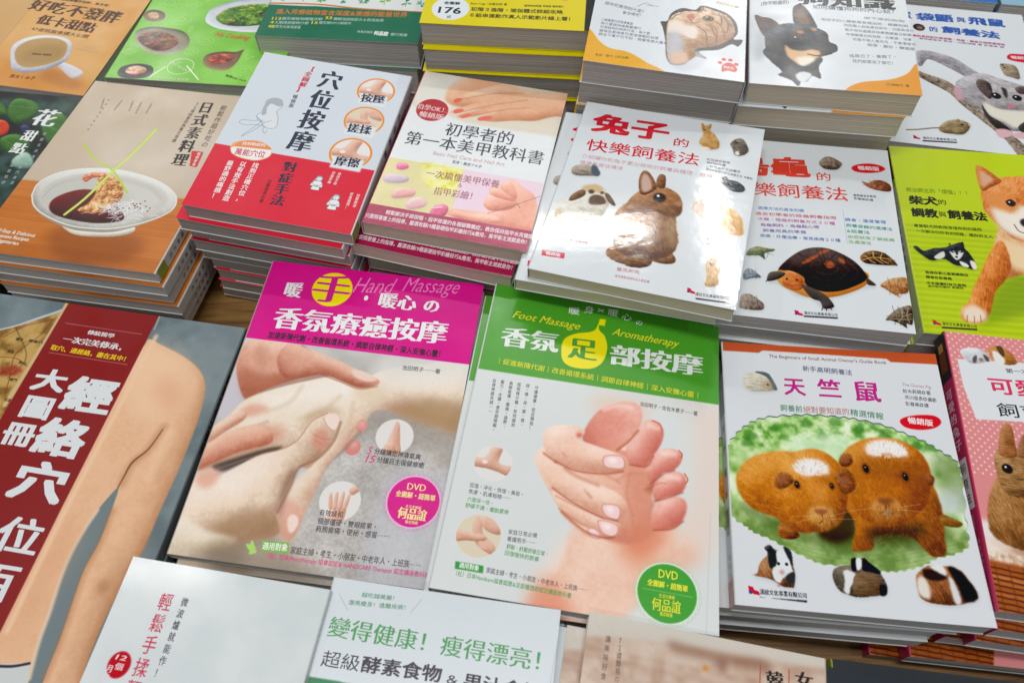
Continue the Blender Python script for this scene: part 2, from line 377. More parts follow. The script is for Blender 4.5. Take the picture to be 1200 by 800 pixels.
class Book:
    def __init__(s, key, t, side, front, spine='#d5d7d6', back='#d5d7d6', paper=None, gloss=.35, lift=.0008, label='', group=None, name='book', sd=1, cat='book', rim=None):
        s.key, s.t, s.side, s.gloss, s.lift = key, t, side, gloss, lift; q = FIT[key]; s.W, s.H = q[4], q[5]
        r = bpy.data.objects.new(name, None); COL.objects.link(r); s.root = r; r.empty_display_size = .02
        r.matrix_world = frame(key, -t); r['label'] = label; r['category'] = cat
        if group: r['group'] = group
        sp = spine if not isinstance(spine, str) else plain(spine, gloss); bk = back if not isinstance(back, str) else plain(back, gloss)
        s.cover = link('cover', cover_mesh(s.W, s.H, t, side, lift), r, (front, sp, bk, rim or CARD))
        s.pages = link('page_block', pages_mesh(s.W, s.H, t, side, sd), r, (paper or PAPER,))
        s.inks = {}; s.extra = []
    def ink(s, name, col, spine=False):
        k = (name, col, spine)
        if k not in s.inks: s.inks[k] = Ink(1 if spine else min(STRETCH.get(s.key, 1), 1.17))
        return s.inks[k]
    def spine_text(s, tx, s0, s1, mid, size, col, w='reg', wid=None):
        """characters stacked along the spine, from s0 to s1 mm below the head"""
        ink = s.ink('spine_lettering', col, True); n = len(tx); wid = wid or size
        for i, ch in enumerate(tx):
            if ch == ' ': continue
            c = s0+(s1-s0)*(i+.5)/n
            ink._glyph(ch, w, lambda v, c=c: np.column_stack([c-(v[:, 1]-.37)*size, mid+(v[:, 0]-.5)*wid*s.side]))
    def spine_patch(s, s0, s1, d0, d1, col, z=-.004):
        ink = s.ink('spine_print', col, True)
        ink.put(np.array([(s0, d0), (s1, d0), (s1, d1), (s0, d1)]), np.array([(0, 1, 2), (0, 2, 3)]), z)
    def done(s):
        W, H = s.W*1000, s.H*1000
        for (name, col, sp), ink in s.inks.items():
            if not ink.n: continue
            V = np.vstack(ink.V); T = np.vstack(ink.T)
            if sp:   # spine coordinates: along the spine from the head (mm), down from the upper edge (mm)
                X = np.full(len(V), s.W/2*s.side)+s.side*(.00010+V[:, 2]*.001); Y = s.H/2-V[:, 0]/1000; Z = s.t-V[:, 1]/1000
                P = np.column_stack([X, Y, Z])
            else:
                x = (V[:, 0]-W/2)/1000; y = (H/2-V[:, 1])/1000; z = s.t+.00010+V[:, 2]*.001
                z = z+warp(x*-s.side, y, s.W, s.H, s.lift); P = np.column_stack([x, y, z])
            o = link(name, mesh(name, P, T), s.root, (plain(col, s.gloss),))
        return s
def copy_tree(root, name=None):
    c = root.copy(); COL.objects.link(c)
    for ch in root.children:
        d = ch.copy(); COL.objects.link(d); d.parent = c
    return c
ORD = ['top', 'second', 'third', 'fourth', 'fifth', 'sixth', 'seventh', 'eighth', 'ninth', 'tenth', 'eleventh']
def stack(b, n, what, offs=None, dz=0, jit=(.0015, .0012, .5), keep=None, gap=.0005, lettered=0):
    """books lying below the top one: same kind, each a thing of its own"""
    z = -b.t; r = random.Random(len(what)); out = []
    b.root['group'] = b.root.get('group') or what
    for i in range(1, n):
        z -= b.t+gap
        if offs and i-1 < len(offs): dx, dy, dw = offs[i-1]
        else: dx, dy, dw = r.uniform(-1, 1)*jit[0], r.uniform(-1, 1)*jit[1], r.uniform(-1, 1)*jit[2]
        c = b.root.copy(); COL.objects.link(c)
        for ch in b.root.children:
            if ch.name.split('.')[0] in ('cover', 'page_block', 'spine_lettering') or i <= lettered:
                d = ch.copy(); COL.objects.link(d); d.parent = c
        c.matrix_world = frame(b.key, z, dx, dy, dw)
        c['label'] = '%s book down in the %s' % (ORD[i], what); out.append(c)
    return out
# ================================================================ cover prints
def hand_small(A, c, r, n=1, skin=('#b07a62', '#dcae98', '#f0d4c4')):
    """tiny photo of hands inside a round frame"""
    x, y = c; m = A.mask([(x+r*math.cos(t), y+r*math.sin(t)) for t in np.linspace(0, 6.28, 24, endpoint=False)], .2, 0)
    if n == 1:
        A.v([(x-r*.28, y+r), (x-r*.3, y+r*.3), (x-r*.22, y-r*.2), (x-r*.1, y-r*.78), (x+r*.08, y-r*.8), (x+r*.25, y-r*.2), (x+r*.35, y+r*.3), (x+r*.5, y+r)], skin, R=r*.35, clip=m)
        A.v([(x-r*.5, y+r), (x-r*.35, y+r*.45), (x-r*.05, y+r*.3), (x+r*.15, y+r*.5), (x+r*.1, y+r)], skin, R=r*.25, clip=m)
        for k in (-.06, .06, .16): A.line([(x+r*k, y-r*.65), (x+r*k*1.4, y)], .25, '#c08c74', clip=m, op=.6)
    elif n == 2:
        A.v([(x-r*.35, y+r*1.1), (x-r*.3, y+r*.3), (x+r*.35, y+r*.25), (x+r*.3, y+r*1.1)], skin, R=r*.35, clip=m)
        for k in (-.5, -.22, .08, .36): A.v([(x+r*(k*.75-.08), y+r*.4), (x+r*(k-.08), y-r*.35+abs(k)*r*.3), (x+r*k, y-r*.5+abs(k)*r*.3), (x+r*(k+.08), y-r*.35+abs(k)*r*.3), (x+r*(k*.75+.1), y+r*.4)], skin, R=r*.12, clip=m)
        A.v([(x+r*.3, y-r*.6), (x+r*.6, y-r*.95), (x+r*1., y-r*.8), (x+r*.8, y-r*.6), (x+r*.5, y-r*.35)], skin, R=r*.2, clip=m)
    elif n == 3:
        A.v([(x-r*1.1, y-r*.2), (x-r*.5, y-r*.3), (x-r*.1, y-r*1.1), (x+r*.4, y-r*1.1), (x+r*.3, y-r*.1), (x+r*1.1, y+r*.05), (x+r*1., y+r*.6), (x+r*.3, y+r*.45), (x-r*.3, y+r*.35), (x-r*1.1, y+r*.3)], skin, R=r*.4, clip=m)
        A.e((x-r*.45, y-r*.02), r*.16, '#f2ded6', ry=r*.11, clip=m)
    elif n == 4:
        A.f([(x-r*1.1, y-r*1.1), (x+r*1.1, y-r*1.1), (x+r*1.1, y+r*1.1), (x-r*1.1, y+r*1.1)], '#dccfb8', sm=0, clip=m)
        A.v([(x-r*.2, y-r*.9), (x+r*.05, y-r*.6), (x+r*.2, y-r*.1), (x+r*.75, y+r*.3), (x+r*.9, y+r*.8), (x+r*.3, y+r*.6), (x-r*.1, y+r*.3), (x-r*.35, y-r*.4)], skin, R=r*.3, clip=m)
        A.v([(x-r*1.1, y-r*.15), (x-r*.4, y-r*.1), (x+r*.25, y-r*.05), (x+r*.4, y+r*.1), (x+r*.1, y+r*.25), (x-r*.5, y+r*.3), (x-r*1.1, y+r*.4)], skin, R=r*.2, clip=m)
        A.v([(x+r*.2, y-r*1.1), (x+r*.9, y-r*.6), (x+r*.9, y-r*.2), (x+r*.3, y-r*.3), (x+r*.0, y-r*.7)], skin, R=r*.25, clip=m)
        for k in (.25, .36, .47): A.line([(x+r*.1, y+r*k), (x+r*.4, y+r*(k+.04))], r*.09, '#e4b8a4', clip=m); 
def scallop(A, c, r, col, n=18, amp=.05, w=.25):
    for ph in (0, math.pi): A.line([(c[0]+r*(1+amp*math.sin(n*t+ph))*math.cos(t), c[1]+r*(1+amp*math.sin(n*t+ph))*math.sin(t)) for t in np.linspace(0, 2*math.pi, 121)], w, col, op=.75, sm=0)
SK = ('#b9755a', '#e3b299', '#f4d9c8')
def art_pink():
    A = Art(*SZ('pink'), '#c5c1bc', 3.4)
    F = A.full(); A.mottle(F, ['#b5b0ab', '#d6d3d0'], 30, 2)
    tow = A.mask([(93.1,143.6),(120.8,119.4),(160.3,124.6),(185.5,131.6),(201.1,246.1),(36.1,265.0),(27.6,231.9),(77.1,221.5)], 5, 0)
    A.mottle(tow, ['#aaa5a0', '#d2cecb'], 26, 4); A.mottle(tow, ['#9b958f', '#d0cbc6'], 1.6, 8, op=.35)
    A.f([(90.7,133.7),(116.4,121.3),(160.4,125.1),(183.2,131.9),(184.9,161.6),(149.8,143.8),(116.0,140.6)], '#94887c', soft=9, op=.5)
    A.f([(128.5,233.1),(131.6,168.4),(144.2,161.9),(186.5,163.9),(191.8,242.9),(136.6,249.3)], '#bfc3cc', soft=6, op=.6, sm=0)
    A.f([(25.5,232.1),(60.9,219.0),(74.1,226.3),(93.9,234.9),(105.1,244.4),(40.5,251.9)], '#8a7660', soft=7, op=.6)
    A.f([(35.1,241.9),(33.9,231.1),(64.1,229.7),(78.8,243.2)], '#a69684', soft=5, op=.5)
    A.f([(-0.2,138.0),(-2.2,109.4),(2.3,92.5),(16.3,122.8),(10.4,149.3)], '#c9c5cb', soft=3)
    # upper working hand
    UP = ([(6.7,110.9),(1.2,95.4),(3.2,77.9),(16.3,73.8),(41.3,74.5),(62.7,80.7),(78.7,85.2),(94.9,91.2),(110.7,96.2),(109.9,101.2),(98.1,104.9),(83.9,101.4),(68.3,97.6),(53.8,102.3),(34.8,112.4),(24.9,119.6),(16.5,124.9)], ('#a9614a', '#d99c84', '#efc8b2'))
    def upper():
        A.line([(17.9,126.3),(35.4,114.4),(56.7,104.1),(72.1,98.2),(85.5,102.9),(97.3,106.6),(112.0,102.0)], 2.2, '#8c5440', soft=1.4, op=.55)
        A.v(UP[0], ('#b0664e', '#dfa48c', '#f4d2be'), R=13, soft=.5, L=(.1, -1))
    upper()
    A.f([(7.0,100.0),(27.2,102.7),(65.6,92.0),(71.7,96.6),(34.8,112.4),(16.8,122.8)], '#a85f45', soft=3, op=.6)
    A.f([(10.4,83.0),(18.7,98.4),(26.4,100.1),(17.9,79.2)], '#c08a70', soft=3, op=.5)
    A.line([(46.4,75.2),(58.5,83.3),(66.0,93.3)], 1.2, '#a8604a', soft=.9, op=.6)
    A.f([(89.7,90.0),(99.8,91.4),(109.8,96.3),(101.5,98.5),(92.1,95.2)], '#edd3c8', soft=.5, op=.9)
    A.line([(89.3,90.4),(98.5,96.2),(107.9,99.8)], .8, '#c2604c', soft=.5, op=.6)
    # treated hand
    A.v([(-2.3,184.8),(-2.5,173.7),(1.7,158.5),(10.3,137.9),(17.6,125.3),(35.4,114.4),(56.9,104.9),(78.1,97.9),(96.6,98.6),(113.7,87.6),(141.5,78.8),(182.4,70.3),(192.5,130.7),(170.8,129.6),(146.0,125.2),(128.3,121.0),(118.5,120.2),(111.2,124.8),(107.4,139.2),(97.6,156.8),(79.3,171.3),(58.0,169.2),(39.4,168.4),(18.7,175.9),(5.0,182.9)], ('#c09a80', '#ecdbc8', '#f6f0e8'), R=30, soft=.6, L=(.2, -1), edge=.5)
    A.f([(125.7,120.0),(138.2,110.5),(156.8,106.6),(188.9,109.0),(193.0,133.2),(161.3,129.6),(138.7,124.8)], '#a8875f', soft=5, op=.75); A.f([(111.4,77.3),(180.0,56.5),(184.7,83.9),(153.3,88.2),(120.3,95.4)], '#dedcd6', soft=7, op=.75); A.f([(96.6,98.6),(116.8,101.3),(116.7,112.0),(105.6,116.1),(94.4,109.7)], '#e2cfb4', soft=4, op=.8)
    for q in ([(-1.5,155.9),(9.0,145.0),(21.2,137.2)], [(0.9,166.7),(16.4,153.6),(38.3,141.1)], [(-0.4,176.6),(20.8,160.5),(47.8,149.5)]): A.line(q, 1.6, '#c48a70', soft=1.4, op=.55)
    A.f([(16.3,134.5),(25.1,128.2),(36.3,130.1),(29.9,136.6),(21.7,139.0)], '#d98e74', soft=2.2, op=.6)
    A.f([(33.6,148.8),(43.3,142.0),(55.0,146.0),(49.2,154.3),(37.8,155.3)], '#d69a80', soft=3, op=.6)
    A.f([(70.1,127.4),(83.3,123.0),(89.5,128.7),(80.2,129.9),(70.2,136.9),(65.9,147.1),(64.8,134.6)], '#a98a5e', soft=3, op=.5)
    A.v([(-3.9,171.0),(9.7,154.4),(32.1,144.0),(43.7,147.5),(45.4,157.3),(25.1,166.8),(8.2,178.7),(-0.8,183.1)], ('#b56850', '#dfa38a', '#edccb4'), R=9, soft=.6)
    A.v([(-3.7,156.2),(4.5,145.6),(16.6,135.3),(22.1,140.2),(9.5,154.0),(-0.1,163.7)], ('#c08068', '#e2b8a0', '#efd8c4'), R=6, soft=.6)
    A.e((106.6,134.7), 4.48, '#dc9088', ry=4.95); A.e((106.7,133.2), 2.36, '#e8aea4', soft=1.5)
    A.e((104.6,152.1), 5.66, '#d58880', ry=6.13); A.e((104.5,149.7), 2.83, '#e4a69c', soft=1.5)
    A.v([(36.5,75.2),(62.7,80.7),(78.7,85.2),(94.9,91.2),(110.7,96.2),(109.9,101.2),(98.1,104.9),(83.9,101.4),(68.3,97.6),(53.8,102.3),(39.6,103.7),(30.4,88.6)], UP[1], R=10, soft=.5, L=(.1, -1)); A.f([(89.8,90.6),(99.9,91.9),(109.8,96.3),(101.5,98.8),(92.3,95.7)], '#edd3c8', soft=.5, op=.9); A.line([(68.5,98.1),(84.1,102.2),(98.3,105.7),(111.0,101.8)], .8, '#a4604a', soft=.6, op=.7)
    A.line([(106.8,139.8),(98.1,156.0),(88.5,169.4),(85.0,186.2),(81.2,204.1),(79.5,218.1)], 2, '#7c6858', soft=1.5, op=.5)
    A.v([(105.2,126.7),(98.4,150.5),(90.1,168.7),(87.2,185.9),(83.8,203.8),(81.5,218.3),(78.1,223.6),(71.7,221.1),(66.5,212.0),(66.6,196.6),(69.6,184.5),(79.0,170.2),(88.1,151.8),(94.1,133.3)], ('#bc826c', '#e4ccb4', '#f2e6da'), R=12, soft=.6, L=(-.3, -.6))
    A.f([(64.9,200.3),(69.8,195.1),(77.6,198.8),(82.1,207.4),(78.7,223.1),(71.9,220.4),(66.8,211.5)], '#dd9f8c', soft=2.4, op=.7)
    A.f([(73.2,208.9),(75.4,205.5),(79.7,206.8),(81.2,212.1),(78.4,218.2),(74.9,215.1)], '#efd6cc', soft=.5)
    # gap and lower working hand
    A.f([(10.5,178.8),(26.1,170.1),(44.2,161.2),(55.0,158.5),(46.0,167.5),(28.1,176.6),(19.5,182.0),(14.2,181.7)], '#3c302c', soft=1.0, op=.8)
    A.v([(1.5,245.8),(-3.4,217.8),(-2.0,192.3),(3.7,185.7),(12.7,182.2),(18.2,185.0),(39.1,167.5),(55.4,160.0),(63.7,151.9),(69.7,137.0),(79.9,128.4),(88.7,129.3),(91.2,135.7),(89.0,150.4),(81.3,163.0),(69.1,171.9),(67.7,186.0),(64.0,205.0),(70.3,219.2),(56.3,225.8),(36.1,231.3),(17.0,239.3)], ('#ac866a', '#ead4be', '#f6ede4'), R=30, soft=.6, L=(-.2, -.8), edge=.5)
    A.f([(30.6,213.7),(57.1,205.9),(68.7,213.6),(68.1,220.8),(40.2,230.4),(21.1,238.8),(8.9,241.1)], '#9a7450', soft=5, op=.7)
    A.f([(1.5,186.0),(12.2,180.5),(18.2,185.0),(13.5,195.1),(4.1,193.9)], '#da8f74', soft=2.5, op=.6)
    A.f([(63.7,195.8),(64.7,176.8),(70.7,173.6),(67.9,188.3),(67.5,209.2)], '#8a6450', soft=2.2, op=.7)
    A.f([(74.3,143.5),(81.9,141.2),(87.0,151.9),(81.5,157.6),(74.6,153.5)], '#d58a76', soft=2.2, op=.7)
    for q in ([(74.5,146.0),(80.2,148.3),(86.8,148.4)], [(76.5,150.3),(81.8,152.6)]): A.line(q, .7, '#b97c66', soft=.5, op=.6)
    A.f([(78.8,131.7),(82.6,128.1),(88.7,129.3),(90.3,135.8),(87.7,140.7),(82.1,137.4)], '#f0dad0', soft=.5); A.line([(78.1,132.8),(82.4,138.4),(88.0,141.7)], .6, '#cf8c7a', soft=.4, op=.7)
    A.v([(2.0,252.2),(-3.4,235.6),(0.8,217.3),(20.6,223.9),(43.6,227.3),(33.1,235.6),(15.7,242.0)], ('#b59c80', '#dfd0b8', '#eee6da'), R=14, soft=2)
    A.f([(25.5,232.1),(48.8,228.5),(50.4,242.2),(31.6,244.4)], '#7a664e', soft=4, op=.5)
    A.line([(91.3,134.2),(89.9,149.5),(82.3,163.4),(70.5,172.7),(68.7,186.3),(65.0,205.4)], 1.6, '#8f5e48', soft=1.0, op=.7); A.line([(12.9,181.9),(39.0,167.2),(55.3,159.7),(64.3,151.6),(70.1,136.7),(79.8,128.2)], .7, '#a8765c', soft=.5, op=.7)
    for q in ([(55.7,109.6),(49.9,123.6),(36.0,133.2)], [(85.7,113.5),(75.0,128.0),(60.3,135.2)], [(96.3,117.4),(97.6,132.8),(93.1,143.6)]): A.line(q, 2.5, '#c8a880', soft=2, op=.35)
    # roundels, badge, label
    for c_, r_, k in (((132.4,139.8), 13.67, 1), ((105.3,191.9), 14.38, 2)): A.e(c_, r_, '#e2dedb'); hand_small(A, c_, r_, k)
    b = (155.4,185.7); scallop(A, b, 19.80, '#e26ab0'); A.e(b, 18.86, '#e6c4da'); A.e(b, 17.92, '#d8128c')
    A.f([(60.3,225.8),(78.4,224.5),(80.8,231.7),(61.8,232.6)], '#7db54a', sm=0)
    for q in ([(50.7,229.1),(57.7,230.5),(54.1,233.1)], [(53.8,226.1),(56.9,230.6),(53.6,229.9)], [(53.9,235.3),(57.6,231.6),(58.8,234.3)], [(53.9,228.7),(56.9,235.0),(54.6,234.8)]): A.f(q, '#a8d468')
    W, H = A.W, A.H; (x0, y0), (x1, y1) = [(-1.4,74.0),(179.9,74.2)]; y = (y0+y1)/2
    A.rect(-2, -2, W+2, y, '#d9108c')
    A.e((55.9,21.0), 16.35, '#f7e600')
    return A
def art_green():
    A = Art(*SZ('green'), '#d7dcdb', 3.4)
    A.f([(114.0,86.4),(142.3,86.7),(163.7,115.0),(174.8,145.4),(175.4,75.0)], '#dcd8d4', soft=8)
    A.f([(86.2,91.6),(128.4,92.0),(111.1,114.0),(97.2,111.2)], '#e6c4ae', soft=7, op=.8)
    A.f([(163.6,104.5),(175.3,86.2),(174.4,188.8),(149.7,201.3),(141.1,189.9),(159.6,164.5)], '#e6d0c2', soft=9, op=.9)
    # leg and sole
    A.v([(85.2,194.8),(111.9,190.4),(140.9,183.4),(166.1,198.7),(134.1,220.3),(108.2,247.7),(82.4,259.1),(64.6,254.5),(65.3,231.3),(76.5,209.1)], ('#e2a88c', '#ecc9b6', '#f3e0d4'), R=40, soft=6)
    A.f([(65.6,261.7),(63.9,235.5),(75.0,229.7),(92.6,246.4),(101.2,256.2)], '#e08e70', soft=7, op=.75)
    A.v([(85.0,192.7),(81.0,212.5),(74.0,229.9),(66.4,246.7),(65.6,261.7),(108.8,255.0),(123.3,241.6),(138.1,219.7),(145.5,197.8),(147.1,180.2),(119.5,178.1)], ('#dc9878', '#efc9b4', '#f8e4d8'), R=26, soft=2.2, L=(.2, -.3), op=.85); A.f([(65.6,261.7),(65.6,241.0),(75.0,229.7),(83.9,238.1),(91.4,254.0)], '#e08a6c', soft=5, op=.65)
    A.f([(111.5,183.9),(136.4,177.5),(139.2,194.6),(133.5,208.1),(121.4,210.1),(114.7,200.7)], '#df8a66', soft=7, op=.85)
    A.v([(71.9,151.2),(89.8,130.7),(111.8,124.2),(130.0,128.6),(135.2,145.0),(133.8,164.3),(140.6,176.8),(132.8,191.3),(120.7,197.6),(104.0,196.1),(86.0,181.5)], ('#cf7f66', '#e8b29a', '#f2d2c0'), R=26, soft=1.2)
    A.f([(112.7,139.2),(130.3,133.6),(129.3,160.4),(140.6,176.8),(132.6,187.0),(119.4,175.8),(116.1,157.9)], '#d98a72', soft=4, op=.6)
    # toes
    sk = ('#c8685a', '#e29482', '#f6cec2')
    A.v([(83.1,126.8),(86.3,113.2),(94.4,100.5),(107.4,92.6),(118.1,91.7),(123.1,97.9),(122.8,109.3),(118.8,120.4),(117.9,132.0),(113.0,142.8),(100.1,147.5),(89.5,139.6)], sk, R=16, soft=.6, L=(.5, -.7))
    A.f([(98.4,126.6),(111.6,121.7),(116.7,131.0),(113.0,142.8),(102.2,145.9),(92.6,137.7)], '#e2967e', soft=3, op=.6); A.f([(110.4,130.1),(116.2,122.4),(120.4,116.0),(121.0,120.0),(118.7,126.6),(114.0,131.0)], '#f0d6c4', soft=.6)
    A.v([(113.8,127.7),(118.3,120.5),(121.1,112.2),(126.7,104.3),(134.0,104.0),(138.9,110.3),(138.3,119.5),(133.7,130.5),(128.3,140.1),(117.3,140.8)], sk, R=11, soft=.5)
    A.line([(130.8,104.1),(136.0,105.8),(138.0,110.7)], .8, '#c8503e', soft=.3)
    A.v([(128.4,142.6),(132.0,133.3),(136.7,126.9),(144.7,124.0),(151.6,126.3),(152.1,132.8),(147.4,140.0),(139.6,144.3),(132.2,152.8)], sk, R=10, soft=.5); A.line([(150.2,124.6),(152.5,127.2),(151.9,130.3)], .8, '#c8503e', soft=.3)
    A.f([(129.1,156.9),(137.5,149.5),(143.9,143.5),(139.9,153.8),(131.4,160.0)], '#b3573f', soft=2, op=.7)
    A.v([(133.9,156.0),(138.6,147.4),(146.1,141.7),(153.2,141.9),(155.9,148.2),(153.0,155.8),(144.4,160.6),(135.9,165.0)], sk, R=10, soft=.5); A.line([(154.5,141.7),(156.8,145.7),(155.5,148.8)], .8, '#c8503e', soft=.3)
    A.f([(134.5,171.0),(139.4,166.1),(139.5,173.6),(135.3,175.4)], '#d8dadc', soft=.6)
    A.v([(133.8,175.7),(138.1,164.7),(146.6,159.7),(154.8,160.7),(156.6,167.7),(153.3,176.9),(147.1,182.4),(136.7,185.0)], sk, R=12, soft=.6); 
    A.f([(120.2,189.0),(145.0,182.7),(141.2,194.2),(125.0,201.1)], '#df8a6c', soft=5, op=.7)
    A.line([(129.2,158.0),(137.6,151.8),(142.0,151.1)], .8, '#b3573f', soft=1, op=.5)
    # hand: fingers over the sole
    hk = ('#cd8a70', '#f0c8b2', '#fbe6da')
    A.v([(52.5,146.1),(57.4,137.7),(64.0,140.3),(80.8,152.1),(101.1,160.5),(110.0,163.7),(116.2,171.8),(116.3,180.8),(112.2,194.3),(104.0,196.1),(91.4,193.8),(78.2,187.2),(70.7,177.3),(57.5,158.5)], hk, R=16, soft=.6)
    A.v([(55.7,131.7),(57.4,123.7),(65.9,119.0),(78.5,117.8),(84.4,121.4),(80.4,127.3),(94.3,131.2),(112.5,135.5),(115.2,142.4),(111.5,147.2),(100.3,150.1),(80.7,151.1),(67.1,147.7),(59.8,142.3)], hk, R=13, soft=.5)
    A.e((80.6,124.7), 1.97, '#d2604c', soft=1.2)
    A.v([(52.6,146.8),(62.4,145.6),(74.3,153.2),(92.5,160.8),(107.8,162.9),(115.7,168.5),(116.5,177.5),(111.4,183.0),(100.7,181.7),(83.2,175.6),(67.2,166.3)], hk, R=13, soft=.5)
    A.line([(74.2,152.0),(81.1,155.6),(96.8,160.1)], 2, '#b9674c', soft=1.6, op=.6)
    A.v([(67.3,167.5),(83.1,174.7),(98.5,180.5),(111.4,183.4),(113.6,190.1),(110.1,194.6),(99.6,192.9),(84.6,188.4),(72.0,179.3)], hk, R=11, soft=.5)
    A.v([(75.6,183.2),(86.7,189.1),(99.6,192.5),(103.2,196.6),(95.9,197.4),(85.0,192.7)], hk, R=8, soft=.5)
    A.line([(70.1,172.8),(83.4,177.4),(103.0,183.1)], 1.0, '#c47a60', soft=.8, op=.6); A.line([(73.3,181.4),(86.7,188.5),(95.3,191.4)], 1.0, '#c47a60', soft=.8, op=.6)
    for q in ([(98.5,139.2),(102.5,136.5),(110.7,135.6),(113.7,139.5),(113.1,145.0),(105.5,146.3),(99.9,145.4)], [(100.6,174.9),(103.4,172.6),(111.5,172.6),(113.6,177.7),(111.4,183.0),(104.1,181.1)], [(99.0,186.0),(102.2,184.5),(111.2,185.7),(113.1,190.2),(110.1,194.6),(103.0,193.2)], [(93.3,191.8),(97.4,191.5),(100.9,193.5),(101.2,196.9),(95.8,196.6)]):
        A.f(q, '#cf8c80', soft=.5); c_ = np.mean(q, 0); A.f([(c_[0]+(x-c_[0])*.9, c_[1]+(y-c_[1])*.88) for x, y in q], '#f3cfcc', soft=.35)
        A.f([(c_[0]+(x-c_[0])*.4-1, c_[1]+(y-c_[1])*.4-1) for x, y in q], '#fbe6e4', soft=1)
    for q in ([(70.7,140.4),(74.3,143.5)], [(88.6,165.5),(93.3,169.3)], [(93.4,170.7),(90.5,167.5)]): A.line(q, 1, '#cf8a72', soft=1, op=.6)
    for q, w_ in (([(66.7,147.8),(80.8,152.1),(100.4,151.1),(112.8,147.2)], 1.1), ([(67.3,167.5),(83.3,176.0),(100.8,182.1),(111.8,183.4)], 1.1), ([(75.2,183.3),(91.4,193.8),(104.0,196.1),(110.6,194.8)], 1.0), ([(107.8,131.6),(115.1,123.6),(121.2,113.8)], 1.0), ([(117.3,141.3),(128.4,140.6),(132.9,132.1)], .9), ([(132.0,153.3),(140.0,144.7),(147.4,140.5)], .9), ([(135.5,165.3),(144.4,161.0),(153.4,155.8)], .9), ([(135.9,185.5),(147.1,182.8),(154.2,176.3)], .9), ([(58.1,142.9),(67.2,148.2)], 1.0)):
        A.line(q, w_*1.6, '#b4583e', soft=1.1, op=.55); A.line(q, w_*.5, '#8c3a28', soft=.4, op=.5)
    for q in ([(117.7,148.1),(116.4,162.6),(121.6,177.7)], [(109.4,154.3),(117.7,148.1),(126.4,146.6)], [(100.4,151.1),(111.7,156.3)]): A.line(q, 1.4, '#c8755c', soft=1.2, op=.4)
    for q in ([(96.3,100.7),(105.3,95.8),(114.6,96.2)], [(129.1,108.1),(134.9,109.7)], [(139.0,128.6),(147.1,128.1)], [(142.2,145.3),(150.6,146.2)]): A.line(q, 3.0, '#fae4da', soft=2.0, op=.6)
    # roundels
    c_ = (25.0,156.5); A.e(c_, 13.15, '#e2e0de'); hand_small(A, c_, 12.71, 3); c_ = (24.5,208.5); A.e(c_, 14.90, '#e0dedc'); hand_small(A, c_, 14.46, 4)
    A.f([(13.2,227.2),(31.2,227.2),(31.6,231.9),(13.8,232.0)], '#3f9b46', sm=0)
    b = (145.8,225.2); scallop(A, b, 20.38, '#a8cc98', w=.25); A.e(b, 19.29, '#e4e9e2'); A.e(b, 18.41, '#47a13c')
    A.line([(130.8,224.6),(161.5,225.2)], .3, '#b8d890', op=.8)
    A.line([(172.3,168.5),(171.9,179.7),(169.9,249.7)], .35, '#b9bdc0', soft=.4, op=.7)
    W, H = A.W, A.H; (x0, y0), (x1, y1) = [(0.8,79.6),(174.4,85.3)]; y = (y0+y1)/2
    A.rect(-2, -2, W+2, y, '#4fa032')
    A.f([(59.7,56.0),(60.5,44.7),(68.0,38.0),(79.3,34.1),(83.3,30.8),(84.9,25.8),(86.4,31.3),(91.1,36.6),(93.7,47.4),(91.4,59.9),(84.0,67.3),(71.3,68.9),(62.8,65.4)], '#f4e800', soft=.2)
    A.f([(85.6,20.1),(90.5,20.0),(90.0,26.5),(84.9,26.2)], '#f0e400', sm=0); A.line([(85.3,26.2),(84.4,31.6),(81.0,34.6)], .7, '#f0e400')
    return A
